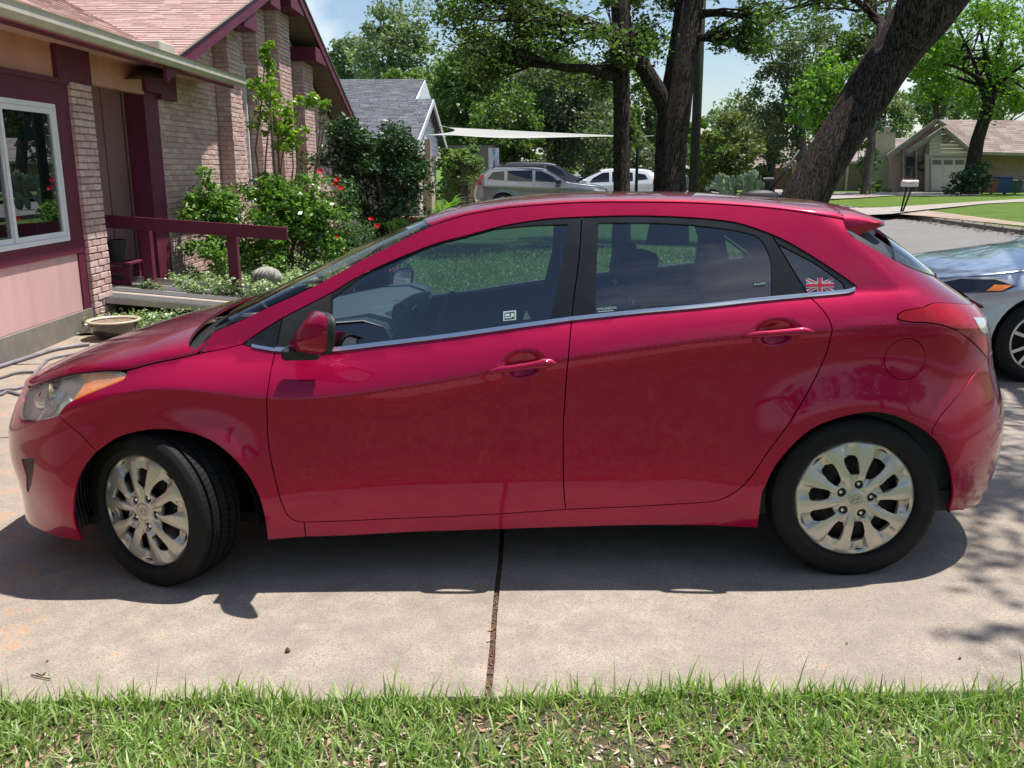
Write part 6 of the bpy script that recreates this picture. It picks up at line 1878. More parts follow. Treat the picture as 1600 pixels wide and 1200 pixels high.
for k in range(3):
    y0 = -0.62 + k * 0.40
    MB().add([(x + 3.0, y, ramp_z(x) + dz) for x in (-3.9, -1.85) for y in (y0, y0 + 0.385) for dz in (0, -0.035)], [(0, 2, 3, 1), (4, 5, 7, 6), (0, 4, 6, 2), (1, 3, 7, 5), (0, 1, 5, 4), (2, 6, 7, 3)]).build('plank', M_RAMPW, rp)
    MB().add([(x + 3.0, y, ramp_z(x) + dz) for x in (-3.88, -1.87) for y in (y0 + 0.06, y0 + 0.325) for dz in (0.006, 0.001)], [(0, 2, 3, 1), (4, 5, 7, 6), (0, 4, 6, 2), (1, 3, 7, 5), (0, 1, 5, 4), (2, 6, 7, 3)]).build('grip_strip', M_GRIP, rp)
MB().beam((-0.9, 0.60, ramp_z(-3.9) + 0.03), (1.15, 0.60, ramp_z(-1.85) + 0.03), 0.02, 0.09).build('edge_rail', M_ALU, rp)
MB().beam((-0.9, -0.64, ramp_z(-3.9) - 0.02), (1.15, -0.64, ramp_z(-1.85) - 0.02), 0.02, 0.07).build('edge_rail', M_ALU, rp)
# bench and black nursery pot inside the porch
bx, by, bz = from_house(-0.45, 3.2, 0.07)
be = empty('bench', (bx, by, bz), HPHI, 'small maroon timber bench in the shaded porch', 'bench')
for k in range(4): MB().bevbox((-0.45, -0.20 + k * 0.105, 0.36), (0.45, -0.11 + k * 0.105, 0.39), 0.004).build('slat', M_MAROON, be)
for k in (-0.38, 0.38):
    for y_ in (-0.18, 0.14): MB().box((k - 0.035, y_, 0), (k + 0.035, y_ + 0.06, 0.36)).build('leg', M_MAROON, be)
MB().box((-0.40, -0.20, 0.10), (0.40, -0.17, 0.18)).box((-0.40, -0.20, 0.26), (0.40, -0.17, 0.34)).build('apron', M_MAROON, be)
pot = MB().lathe([(0.001, 0.0), (0.10, 0.0), (0.13, 0.23), (0.142, 0.235), (0.142, 0.26), (0.128, 0.26), (0.12, 0.22), (0.001, 0.20)], 28).build('plant_pot', M_BLACKPL, smooth=True, autosmooth=35)
pot.location = (bx + 0.20, by + 0.0, bz + 0.39); tag(pot, 'black plastic nursery pot standing on the maroon bench', 'plant pot')
# glazed bowl on the concrete
bw = at_z(172, 532, -0.13); bw = (float(bw[0]), float(bw[1]) + 0.12, g1(bw[0], bw[1] + .1) + 0.004)
bowl = empty('planter_bowl', bw, label='dark glazed bowl planter with a cream rim by the brick pier', cat='planter')
MB().lathe([(0.001, 0.0), (0.16, 0.0), (0.215, 0.06), (0.245, 0.15), (0.248, 0.17)], 40).build('bowl', simple('brown_glaze', (0.035, 0.025, 0.02), 0.2, var=0.5, scale=14, coat=0.8), bowl, smooth=True)
MB().lathe([(0.246, 0.165), (0.262, 0.168), (0.264, 0.182), (0.232, 0.184), (0.225, 0.165)], 40).build('rim', simple('cream_glaze', (0.55, 0.50, 0.36), 0.3, var=0.15), bowl, smooth=True)
MB().lathe([(0.001, 0.135), (0.12, 0.14), (0.228, 0.155)], 32).build('soil', simple('dry_soil', (0.24, 0.15, 0.11), 0.95, var=0.4, scale=60, bump=0.6, bscale=120), bowl, smooth=True)
# garden hoses and a cable lying on the slab by the foundation
def hose(name, label, pts, r, mat, z=None):
    P = []
    for (px, py) in pts:
        p = at_z(px, py, -0.12); P.append((float(p[0]), float(p[1]), g1(p[0], p[1]) + r + 0.004))
    P2 = []
    for i in range(len(P) - 1):
        p0, p1, p2, p3 = [Vector(P[max(0, min(len(P) - 1, j))]) for j in (i - 1, i, i + 1, i + 2)]
        for k in range(8):
            t = k / 8; P2.append(0.5 * ((2 * p1) + (-p0 + p2) * t + (2 * p0 - 5 * p1 + 4 * p2 - p3) * t * t + (-p0 + 3 * p1 - 3 * p2 + p3) * t ** 3))
    P2.append(Vector(P[-1]))
    return tag(MB().tube(P2, r, 8).build(name, mat, smooth=True), label, 'hose')
M_HOSE = simple('grey_hose', (0.22, 0.205, 0.225), 0.45, var=0.25, scale=10)
hose('garden_hose', 'thick mauve grey hose lying straight along the foundation', [(-60, 590), (0, 572), (50, 557), (90, 546), (140, 540)], 0.018, M_HOSE)
hose('garden_hose', 'grey hose curving up across the slab in front of the headlight', [(-30, 612), (0, 611), (35, 606), (50, 590), (66, 570), (80, 560), (122, 554), (150, 560)], 0.012, M_HOSE)
hose('garden_hose', 'thin dark hose in a flat loop left of the headlight', [(-30, 596), (0, 590), (25, 583), (60, 582), (90, 584)], 0.011, simple('dark_hose', (0.12, 0.11, 0.13), 0.5, var=0.3))
hose('garden_hose', 'lowest hose with a kink near the left edge of the slab', [(-30, 622), (0, 618), (12, 613), (34, 619), (60, 619)], 0.011, M_HOSE)

# --- garden
def gp(px, d, z=0.0):
    p = at_depth(px, 300, d); return (float(p[0]), float(p[1]), z)
def cen(px, py, d): return at_d(px, py, d)
shrub('flowering_shrub', 'broad sunlit green shrub against the brick wall behind the handrail', 'shrub', gp(400, 12.6),
      [(cen(345, 325, 12.4), (0.58, 0.45, 0.48), 46, 0.18, 4600), (cen(440, 325, 12.8), (0.66, 0.5, 0.52), 52, 0.19, 5600), (cen(492, 350, 13.0), (0.50, 0.4, 0.58), 40, 0.18, 4200), (cen(390, 390, 12.5), (0.75, 0.5, 0.30), 34, 0.18, 3200), (cen(335, 395, 12.0), (0.22, 0.3, 0.24), 14, 0.14, 900)],
      L_SHRUB, 0.062, stems=26, aspect=0.55)
t_, _ = shrub('crape_myrtle', 'tall slender lime green sapling rising above the shrub', 'tree', gp(435, 12.9),
      [(cen(432, 180, 12.8), (0.36, 0.3, 0.55), 26, 0.13, 1150), (cen(452, 215, 12.8), (0.30, 0.3, 0.30), 14, 0.13, 600), (cen(418, 90, 12.8), (0.11, 0.1, 0.40), 12, 0.08, 420), (cen(484, 160, 12.8), (0.30, 0.2, 0.10), 10, 0.08, 320), (cen(404, 140, 12.8), (0.20, 0.2, 0.14), 8, 0.09, 260)],
      L_CRAPE, 0.062, stems=9, stemr=0.022, aspect=0.55)
t_, cl_ = shrub('rose_bush', 'loose rose bush with a few red blooms beside the dark evergreen', 'rose bush', gp(535, 13.6),
      [(cen(530, 310, 13.6), (0.28, 0.3, 0.30), 20, 0.14, 1500), (cen(548, 375, 13.4), (0.45, 0.4, 0.35), 34, 0.16, 3200), (cen(600, 395, 13.6), (0.35, 0.3, 0.22), 18, 0.14, 1400)],
      L_ROSE, 0.048, stems=14)
M_ROSEF = simple('red_petals', (0.62, 0.015, 0.03), 0.5, var=0.25, scale=20)
def bloom(parent, p, s=0.035):
    q = MB()
    for r_, n_, h_ in ((1.0, 6, 0.0), (0.68, 5, 0.25), (0.38, 4, 0.45)):
        for k in range(n_):
            a = 2 * PI * k / n_ + r_; c = Vector((math.cos(a), math.sin(a), 0)); t = Vector((-math.sin(a), math.cos(a), 0)); u = Vector((0, 0, 1))
            q.add([c * s * 0.15 * r_ + u * s * (h_ - 0.3), c * s * r_ * 0.8 + t * s * 0.5 * r_ + u * s * h_, c * s * r_ + u * s * (h_ + 0.35), c * s * r_ * 0.8 - t * s * 0.5 * r_ + u * s * h_], [(0, 1, 2, 3)])
    o = q.build('bloom', M_ROSEF, parent, smooth=True); o.location = p; o.rotation_euler = (R_(50), 0, random.uniform(-.5, .5)); return o
for (px, py) in ((527, 281), (531, 294), (500, 268), (580, 342), (589, 353), (528, 371), (536, 391), (511, 373), (524, 288)):
    p = Vector(cen(px, py, 13.05)) - t_.location; bloom(t_, p, 0.046 if py < 300 else 0.04)
shrub('evergreen_shrub', 'large dark glossy evergreen shrub at the corner of the brick house', 'shrub', gp(590, 19),
      [(cen(565, 245, 18.6), (0.92, 0.8, 0.85), 60, 0.25, 7200), (cen(622, 275, 19), (0.78, 0.8, 0.85), 56, 0.25, 6800), (cen(590, 340, 18.8), (1.0, 0.8, 0.5), 36, 0.24, 3800), (cen(530, 215, 18.4), (0.45, 0.5, 0.45), 20, 0.2, 1500), (cen(645, 255, 19.2), (0.3, 0.4, 0.35), 10, 0.17, 700)],
      L_CAM, 0.085, stems=22, stemr=0.022)
shrub('young_shrub', 'small bright shrub growing at the foot of the dark evergreen', 'shrub', gp(640, 17),
      [(cen(625, 352, 16.5), (0.35, 0.3, 0.18), 12, 0.12, 700)], L_SHRUB, 0.05, stems=6)
# ground cover
P = []
for k in range(24000):
    x = random.uniform(-3.35, -0.9); y = 7.45 + random.random() ** 1.3 * 4.2
    if x > -1.1 - 0.22 * (y - 7.4) + 0.6 and y > 9.4: continue
    h = 0.10 + 0.15 * (0.5 + 0.5 * math.sin(x * 5.1) * math.cos(y * 4.3)) + 0.07 * math.sin(x * 13 + y * 9)
    P.append((x, y, max(0.02, h * random.random() ** 0.5)))
V, F = leaves_arrays(np.array(P), 0.036, up=1.5, aspect=0.7); tag(npmesh('ground_cover', V, F, L_JAS), 'pale variegated ground cover spreading under the handrail', 'ground cover', kind='stuff')
P = []
for k in range(1500):
    x = random.gauss(-2.75, 0.36); y = random.gauss(6.25, 0.16)
    P.append((x, y, g1(x, y) + 0.02 + random.random() ** 1.4 * 0.17))
V, F = leaves_arrays(np.array(P), 0.034, up=1.2, aspect=0.7); tag(npmesh('ground_cover', V, F, L_JAS), 'small tuft of variegated creeper behind the glazed bowl', 'ground cover', kind='stuff')
# carved stone ornament half hidden in the leaves
so = MB(); c = cen(416, 420, 11.4)
so.lathe([(0.001, -0.12), (0.13, -0.10), (0.16, 0.0), (0.12, 0.08), (0.05, 0.12), (0.001, 0.13)], 14, Matrix.Diagonal((1.3, 0.8, 1, 1)))
for k in range(6): so.tube([(-0.15 + 0.05 * k, -0.11, -0.05), (-0.12 + 0.05 * k, -0.13, 0.03), (-0.06 + 0.04 * k, -0.09, 0.11)], 0.016, 6)
so = so.build('garden_ornament', simple('weathered_stone', (0.33, 0.31, 0.28), 0.9, var=0.4, scale=18, bump=0.7, bscale=40), smooth=True); so.location = (c[0], c[1], c[2] - 0.10)
tag(so, 'weathered grey stone ornament nestled in the pale ground cover', 'ornament')
# strap leaved plant near the neighbour's edge
def strap_plant(label, base, n, L0, mat, name='strap_leaf_plant'):
    q = MB()
    for k in range(n):
        a = random.uniform(0, 6.28); L1 = L0 * random.uniform(0.7, 1.2); w = 0.022 * L1 / 0.6; up = random.uniform(0.6, 1.1)
        c = Vector((math.cos(a), math.sin(a), 0)); s = Vector((-math.sin(a), math.cos(a), 0)); vs = []; m = 6
        for i in range(m):
            t = i / (m - 1); p = c * (L1 * (0.1 * t + 0.75 * t * t)) + Vector((0, 0, L1 * up * (t * 1.3 - 0.75 * t * t)))
            ww = w * (1 - t ** 2.5) + 0.002; vs += [p - s * ww, p + s * ww]
        q.add(vs, [(2 * i, 2 * i + 1, 2 * i + 3, 2 * i + 2) for i in range(m - 1)])
    o = q.build(name, mat, smooth=True); o.location = base; return tag(o, label, 'plant')
strap_plant('light green strap leaved clump beside the neighbouring porch', gp(692, 21, 0.3), 46, 0.75, L_BRIGHT)
strap_plant('taller strap leaved clump nearer the evergreen', gp(705, 24, 0.3), 36, 0.8, L_BRIGHT)

# ================================================================== NEIGHBOURING HOUSES
def mat_siding(name, c, pitch=0.2, var=0.06):
    return simple(name, c, 0.7, var=var, scale=2)
def small_brick(name, c0, c1, mortar, sc=1.0):
    q = NT(name); br = q.n('ShaderNodeTexBrick'); v = q.world()
    sep = q.n('ShaderNodeSeparateXYZ'); q.l(v, sep.inputs[0]); cb = q.n('ShaderNodeCombineXYZ')
    q.l(q.math('ADD', sep.outputs['X'], sep.outputs['Y']), cb.inputs[0]); q.l(sep.outputs['Z'], cb.inputs[1])
    q.l(cb.outputs[0], br.inputs['Vector'])
    br.inputs['Color1'].default_value = (*c0, 1); br.inputs['Color2'].default_value = (*c1, 1); br.inputs['Mortar'].default_value = (*mortar, 1)
    br.inputs['Scale'].default_value = 1.0; br.inputs['Brick Width'].default_value = 0.22 * sc; br.inputs['Row Height'].default_value = 0.076 * sc; br.inputs['Mortar Size'].default_value = 0.008
    q.col(q.mix(q.ramp(q.noise(1.3, 5, vec=v), [(0.35, 0), (0.7, 0.45)]), br.outputs['Color'], c0)).set(Roughness=0.9); q.bump(br.outputs['Fac'], -0.4, 0.01); return q.m
M_NBRICK = small_brick('tan_brick', (0.30, 0.20, 0.145), (0.42, 0.29, 0.21), (0.35, 0.31, 0.27))
M_NBRICK2 = small_brick('rosy_tan_brick', (0.36, 0.235, 0.185), (0.50, 0.34, 0.27), (0.42, 0.37, 0.33))
M_TAN = simple('tan_siding', (0.50, 0.44, 0.35), 0.75, var=0.08)
M_TAN2 = simple('cream_siding', (0.58, 0.55, 0.44), 0.75, var=0.08)
M_TRIM = simple('taupe_trim', (0.22, 0.185, 0.155), 0.7, var=0.1)
M_TRIM2 = simple('weathered_timber', (0.33, 0.29, 0.25), 0.75, var=0.2, scale=3)
M_WHITESID = simple('white_blue_siding', (0.60, 0.65, 0.72), 0.6, var=0.05)
M_WIN = NT('far_window_glass'); M_WIN.col(M_WIN.ramp(M_WIN.noise(1.5, 4, vec=M_WIN.world()), [(0.3, (0.02, 0.03, 0.03)), (0.8, (0.07, 0.10, 0.10))])).set(Roughness=0.08, Specular_IOR_Level=0.8); M_WIN = M_WIN.m
def row_shingles(name, quad, mat, parent, exp=0.16, w=0.33):
    """a roof slope covered with real shingle tabs: quad = eave a, eave b, ridge b, ridge a"""
    a, b, c, d = [Vector(p) for p in quad]; base = len; vs = []; fs = []
    H = ((d - a).length + (c - b).length) / 2; n = max(2, int(H / exp)); nrm = (b - a).cross(d - a).normalized()
    if nrm.z < 0: nrm = -nrm
    for i in range(n):
        t0 = i / n; t1 = (i + 1.15) / n; t1 = min(t1, 1.0)
        l0 = a.lerp(d, t0); r0 = b.lerp(c, t0); l1 = a.lerp(d, t1); r1 = b.lerp(c, t1)
        L_ = (r0 - l0).length; m = max(1, int(L_ / w)); off = random.random() * 0.9
        for k in range(m + 1):
            u0 = max(0, (k - off) / m); u1 = min(1, (k + 1 - off) / m - 0.012 / L_)
            if u1 <= u0: continue
            th = random.choice((0.010, 0.014, 0.018)); z0 = len(vs)
            p = [l0.lerp(r0, u0) + nrm * th, l0.lerp(r0, u1) + nrm * th, l1.lerp(r1, u1) + nrm * 0.004, l1.lerp(r1, u0) + nrm * 0.004, l0.lerp(r0, u0) - nrm * 0.01, l0.lerp(r0, u1) - nrm * 0.01]
            vs += p; fs += [(z0, z0 + 1, z0 + 2, z0 + 3), (z0 + 4, z0 + 5, z0 + 1, z0)]
    return tag(pymesh(name, vs, fs, mat, parent), kind='stuff')
M_GREYSH = shingle_mat('grey_shingle', True, ((0.105, 0.11, 0.13), (0.14, 0.147, 0.17), (0.18, 0.19, 0.215)))
M_BROWNSH = shingle_mat('brown_shingle', True, ((0.21, 0.165, 0.145), (0.28, 0.225, 0.20), (0.35, 0.29, 0.26)))
def lv(P, base): return [Vector(p) - Vector(base) for p in P]
# --- the grey roofed neighbour
nb_ = (-3.0, 27.0, 0.0)
nh = empty('neighbour_house', nb_, label='neighbouring house with dark grey shingle roof and pale blue gable siding', cat='house')
def NL(x, y, z): return (x - nb_[0], y - nb_[1], z)
XE = -2.05
yE, zE, yR, zR, yB = 24.9, 2.36, 29.3, 3.86, 33.9
row_shingles('shingles', [NL(-14, yE - 0.05, zE), NL(XE, yE - 0.05, zE), NL(XE, yR, zR), NL(-14, yR, zR)], M_GREYSH, nh)
row_shingles('shingles', [NL(XE, yB, zE), NL(-14, yB, zE), NL(-14, yR, zR), NL(XE, yR, zR)], M_GREYSH, nh, 0.3, 0.6)
yR2, zR2 = 33.0, 4.84; XE2 = -2.75
row_shingles('shingles', [NL(-14, 29.0, 3.70), NL(XE2, 29.0, 3.70), NL(XE2, yR2, zR2), NL(-14, yR2, zR2)], M_GREYSH, nh)
MB().prism([NL(XE2 + 0.02, 29.4, 3.6), NL(XE2 + 0.02, yR2, zR2 - 0.03), NL(XE2 + 0.02, 36.5, 3.7)], (-0.1, 0, 0)).build('upper_gable', M_WHITESID, nh)
MB().box(NL(-14, yE - 0.02, zE - 0.20), NL(XE - 0.02, yE + 0.03, zE - 0.02)).build('fascia', M_TRIM, nh)
MB().prism([NL(XE - 0.30, yE + 0.5, 1.95), NL(XE - 0.30, yE + 0.5, 2.45), NL(XE - 0.30, yR, zR - 0.12), NL(XE - 0.30, yB - 0.4, 2.45), NL(XE - 0.30, yB - 0.4, 1.95)], (-0.12, 0, 0)).build('gable_siding', M_WHITESID, nh)
for k in range(10):
    z = 2.0 + k * 0.17; y0 = yE + 0.6 + max(0, (z - 2.5) * 2.9); y1 = yB - 0.5 - max(0, (z - 2.5) * 2.9)
    MB().box(NL(XE - 0.30, y0, z), NL(XE - 0.275, y1, z + 0.15)).build('siding_board', M_WHITESID, nh)
for (ya, za, yb, zb) in ((yE - 0.1, zE - 0.02, yR, zR - 0.03), (yR, zR - 0.03, yB + 0.1, zE - 0.02)):
    MB().beam(NL(XE + 0.01, ya, za - 0.07), NL(XE + 0.01, yb, zb - 0.07), 0.05, 0.17).build('rake_board', simple('pale_trim', (0.52, 0.53, 0.54), 0.6), nh)
MB().box(NL(-14, yE + 0.55, -0.1), NL(XE - 0.32, yE + 0.65, 2.3)).build('front_wall', M_NBRICK, nh)
MB().box(NL(XE - 0.45, yE + 0.6, -0.1), NL(XE - 0.38, yB - 0.5, 2.0)).build('end_wall', M_TAN, nh)
MB().box(NL(XE - 0.40, yE + 1.0, 0.0), NL(XE - 0.35, yE + 3.6, 2.0)).build('garage_door', simple('white_garage', (0.62, 0.62, 0.60), 0.6), nh)
for k in range(5): MB().box(NL(XE - 0.35, yE + 1.05, 0.03 + k * 0.4), NL(XE - 0.33, yE + 3.55, 0.38 + k * 0.4)).build('door_panel', simple('white_garage_panel', (0.62, 0.62, 0.60), 0.6) if k == 0 else bpy.data.materials['white_garage_panel'], nh)
for yy in (yE + 0.45, yE + 3.9): MB().box(NL(XE - 0.42, yy, -0.05), NL(XE - 0.08, yy + 0.36, 2.5)).build('column', M_NBRICK, nh)
# recessed entrance seen past the corner
MB().box(NL(-2.4, 36.0, 0), NL(-0.2, 36.2, 2.45)).build('porch_wall', M_TRIM, nh)
MB().box(NL(-1.75, 35.9, 0), NL(-0.95, 36.0, 2.2)).build('porch_door', simple('tan_door', (0.42, 0.33, 0.22), 0.6), nh)
MB().box(NL(-1.55, 35.86, 1.2), NL(-1.15, 35.9, 2.0)).build('door_pane', M_WIN, nh)
MB().box(NL(-0.35, 33.6, 0), NL(0.05, 33.9, 2.3)).build('column', simple('white_column', (0.62, 0.62, 0.58), 0.6), nh)
# patio chair and low planter wall by that porch
ch = empty('patio_chair', (-1.0, 31.0, 0), label='black wire patio chair before the neighbouring porch', cat='chair')
M_DKGLASS = glass_mat('dark_tinted_glass', (0.10, 0.12, 0.13))
for (x, y) in ((-.22, -.2), (.22, -.2), (-.22, .2), (.22, .2)): MB().tube([(x, y, 0), (x, y, 0.45)], 0.015, 6).build('leg', M_BLACKPL, ch)
MB().box((-.24, -.22, 0.43), (.24, .22, 0.46)).build('seat', M_BLACKPL, ch)
q = MB(); q.tube([(-.24, .22, .45), (-.24, .27, .9), (0, .28, 1.0), (.24, .27, .9), (.24, .22, .45)], 0.015, 6)
for k in range(4): q.tube([(-.16 + .107 * k, .23, .45), (-.16 + .107 * k, .275, .93)], 0.008, 5)
q.build('backrest', M_BLACKPL, ch)
pl = MB()
for k in range(9):
    for r in range(3): pl.bevbox((-0.9 + k * 0.22 + 0.1 * (r % 2), -0.1, r * 0.13), (-0.69 + k * 0.22 + 0.1 * (r % 2), 0.1, r * 0.13 + 0.12), 0.01)
pw = pl.build('planter_wall', simple('red_brick_edge', (0.30, 0.13, 0.095), 0.9, var=0.25)); pw.location = gp(672, 20.2, 0.1); tag(pw, 'low red brick planter edge below the strap leaved plants', 'wall', kind='stuff')
# white banner hanging from the porch
bn = MB(); c = cen(772, 248, 34)
vs = []; 
for i in range(5):
    for j in range(6): vs.append((-0.14 + 0.07 * i + 0.05 * math.sin(j * 0.8), 0.05 * math.sin(i * 1.7 + j), 0.35 - (0.12 + 0.02 * (i % 2)) * j))
bn.add(vs, [(i * 6 + j, i * 6 + j + 1, i * 6 + j + 7, i * 6 + j + 6) for i in range(4) for j in range(5)])
bo = bn.build('banner', simple('white_blue_cloth', (0.52, 0.60, 0.75), 0.8, var=0.2, scale=5), smooth=True); bo.location = c; tag(bo, 'small pale blue and white cloth hanging above the silver car', 'banner')
MB().tube([(0, 0, -1.6), (0, 0, 0.6)], 0.02, 6).build('pole', M_BLACKPL, bo)

# --- shade sail strung from the house to a post
A_ = np.array(at_d(699, 199, 31.5)); B_ = np.array(at_d(662, 211, 27.0)); C_ = np.array(at_d(1004, 213.5, 26.5)); 
vs = []; fs = []; n = 22
def bez(p, q, pull, t, cen_):
    m = (p + q) / 2; m = m + (cen_ - m) * pull; return p * (1 - t) ** 2 + m * 2 * t * (1 - t) + q * t * t
cc = (A_ + B_ + C_) / 3
for i in range(n + 1):
    t = i / n
    u = bez(A_, C_, 0.10, t, cc); l = bez(B_, C_, 0.10, t, cc)
    for j in range(7):
        s = j / 6; p = u + (l - u) * s
        if i == 0: p = bez(A_, B_, 0.55, s, cc)
        elif i < 4:
            e = bez(A_, B_, 0.55, s, cc); k = i / 4; p = e + (p - e) * (k ** 1.0) if False else e * (1 - k) + (bez(A_, C_, 0.10, 4 / n, cc) * (1 - s) + bez(B_, C_, 0.10, 4 / n, cc) * s) * k
        p = p - np.array([0, 0, 0.25 * math.sin(PI * t) * math.sin(PI * s) * (1 - t)])
        vs.append(p)
for i in range(n):
    for j in range(6): a = i * 7 + j; fs.append((a, a + 7, a + 8, a + 1))
fb = NT('sail_cloth'); fb.col((0.55, 0.55, 0.54)).set(Roughness=0.85)
tl = fb.n('ShaderNodeBsdfTranslucent'); tl.inputs[0].default_value = (0.75, 0.75, 0.74, 1); mx = fb.n('ShaderNodeMixShader'); mx.inputs[0].default_value = 0.45
fb.l(fb.b.outputs[0], mx.inputs[1]); fb.l(tl.outputs[0], mx.inputs[2]); fb.l(mx.outputs[0], fb.out.inputs['Surface'])
sl_ = pymesh('shade_sail', vs, fs, fb.m, smooth=True); tag(sl_, 'long white triangular shade sail stretched across the drive', 'shade sail')
for (p, q_) in ((A_, at_d(686, 196, 32)), (B_, at_d(655, 211, 26.5)), (C_, at_d(1022, 212, 26.3))): MB().tube([tuple(p), tuple(q_)], 0.012, 5).build('cord', simple('sail_cord', (0.5, 0.5, 0.5), 0.6) if 'sail_cord' not in bpy.data.materials else bpy.data.materials['sail_cord'], sl_)
pp = ground_d(994, 26.6); po = MB().tube([(0, 0, -0.1), (0, 0, 2.55)], 0.045, 10).build('sail_post', M_DARK); po.location = pp; tag(po, 'thin dark steel post holding the right end of the shade sail', 'post')

# --- brown roofed brick house across the road
Y0 = 49.0
def fx(px, py, y=None): p = at_y(px, py, Y0 if y is None else y); return float(p[0]), float(p[2])
hb_ = (fx(1455, 300)[0], Y0, 0.15)
h1 = empty('brown_roof_house', hb_, label='single storey tan brick house with brown roof and cream garage door', cat='house')
def F3(px, py, dy=0.0):
    x, z = fx(px, py, Y0 + dy); return (x - hb_[0], dy, z - hb_[2])
def poly_wall(name, pts, dy, th, mat, parent=h1): return MB().prism([F3(a, b, dy) for a, b in pts], (0, th, 0)).build(name, mat, parent)
# left brick wing wall under the long rake
poly_wall('wall', [(1391, 300), (1391, 243), (1470, 192), (1470, 300)], 1.2, 0.25, M_NBRICK2)
poly_wall('wall', [(1528, 303), (1528, 240), (1680, 240), (1680, 303)], 2.2, 0.25, M_NBRICK2)
poly_wall('wall', [(1447, 301), (1447, 240), (1530, 240), (1530, 301)], 0.35, 0.2, M_TAN)
# gable siding boards above the garage
xa, zb0 = fx(1452, 243); 
for k in range(7):
    py = 243 - k * 5.6; l = 1452 + max(0, (236 - py)) * 0.35; r = 1529 - max(0, (243 - py)) * 1.32; l = max(1452, 1452 + max(0, 226 - py) * 0.45)
    if r - l < 6: break
    poly_wall('siding_board', [(l, py), (r, py), (r - 6.5, py - 5.2), (l + 1.5, py - 5.2)], 0.28, 0.06, M_TAN2)
vt = MB().lathe([(0.001, 0.0), (0.24, 0.0), (0.27, 0.03), (0.27, 0.0)], 8, Matrix.Translation(F3(1478, 217, 0.24)) @ Matrix.Rotation(R_(90), 4, 'X')).build('gable_vent', M_TRIM2, h1)
# garage door with four lights
gd = poly_wall('garage_door', [(1455, 299), (1455, 247), (1527, 247), (1527, 299)], 0.22, 0.06, M_TAN2)
for r in range(4):
    for c in range(4):
        x0 = 1456 + c * 17.8; y0 = 298 - r * 12.6
        if r == 3: MB().prism([F3(a, b, 0.19) for a, b in ((x0 + 1.5, y0 - 3), (x0 + 1.5, y0 - 10), (x0 + 15, y0 - 10), (x0 + 15, y0 - 3))], (0, 0.02, 0)).build('door_window', M_WIN, gd)
        else: MB().prism([F3(a, b, 0.20) for a, b in ((x0 + 1, y0 - 1), (x0 + 1, y0 - 11.5), (x0 + 16.5, y0 - 11.5), (x0 + 16.5, y0 - 1))], (0, 0.015, 0)).build('door_panel', M_TAN2, gd)
w_ = poly_wall('window', [(1414, 280), (1414, 243), (1431, 243), (1431, 280)], 1.12, 0.06, M_TRIM)
MB().prism([F3(a, b, 1.09) for a, b in ((1416, 278), (1416, 262), (1429, 262), (1429, 278))], (0, 0.02, 0)).build('pane', M_WIN, w_)
MB().prism([F3(a, b, 1.09) for a, b in ((1416, 260), (1416, 245), (1429, 245), (1429, 260))], (0, 0.02, 0)).build('pane', M_WIN, w_)
dr = poly_wall('front_door', [(1435, 297), (1435, 243), (1446, 243), (1446, 297)], 1.10, 0.06, M_TRIM)
M_ = Matrix.Translation(F3(1441, 260, 1.05)) @ Matrix.Rotation(R_(90), 4, 'X')
MB().tube([M_ @ Vector((0.22 * math.cos(t), 0.22 * math.sin(t), 0)) for t in np.linspace(0, 2 * PI, 17)], 0.06, 6, caps=False).build('wreath', L_OAK, dr)
for (px, w) in ((1432, 2.5), (1448.5, 4.5), (1412, 2.0)): poly_wall('post', [(px - w / 2, 300), (px - w / 2, 232), (px + w / 2, 226), (px + w / 2, 300)], 0.9, 0.2, M_TRIM2)
# roofs: long left rake gable, inner gable over the garage, main slope to the right
def roofp(name, pts, mat=M_BROWNSH):  # pts: (px, py, dy) x 4, eave a, eave b, ridge b, ridge a
    return row_shingles(name, [F3(*p) for p in pts], mat, h1, 0.30, 0.6)
roofp('shingles', [(1512, 238, 0.0), (1700, 243, 0.0), (1690, 189, 4.5), (1464, 187, 4.5)])
roofp('shingles', [(1473, 199, -0.2), (1516, 236, -0.2), (1530, 228, 1.8), (1487, 190, 3.5)])
q = MB()
def rk(a, b, dy, w=0.24): MB().beam(F3(*a, dy), F3(*b, dy), 0.12, w, up=(0, 0, 1)).build('rake_board', M_TRIM2, h1)
rk((1386, 246), (1464, 189), 0.8); rk((1464, 189), (1477, 197), 0.8, 0.2); rk((1418, 238), (1474, 201), -0.1, 0.22); rk((1474, 201), (1517, 237), -0.1, 0.22)
MB().prism([F3(1386, 244, 0.75), F3(1464, 187, 0.75), F3(1464, 187, 6.0), F3(1386, 240, 6.0)], (0, 0, 0.08)).build('roof_edge', M_TRIM, h1)
MB().beam(F3(1514, 239, 0.0), F3(1690, 243.5, 0.0), 0.12, 0.16).build('fascia', M_TRIM2, h1)
# --- pale house with the big chimney, further left
Y1 = 53.0
h2b = (fx(1380, 295, Y1)[0], Y1, 0.15)
h2 = empty('chimney_house', h2b, label='pale tan house with a tall square cream chimney', cat='house')
def F4(px, py, dy=0.0): x, z = fx(px, py, Y1 + dy); return (x - h2b[0], dy, z - h2b[2])
MB().prism([F4(a, b) for a, b in ((1240, 302), (1240, 252), (1398, 252), (1398, 302))], (0, 0.3, 0)).build('wall', M_NBRICK, h2)
row_shingles('shingles', [F4(1236, 253, -0.4), F4(1440, 253, -0.4), F4(1440, 216, 4), F4(1250, 216, 4)], shingle_mat('pale_brown_shingle', True, ((0.24, 0.21, 0.19), (0.32, 0.28, 0.26), (0.40, 0.36, 0.33))), h2, 0.3, 0.6)
MB().beam(F4(1236, 254, -0.4), F4(1372, 254, -0.4), 0.1, 0.15).build('fascia', M_TAN2, h2)
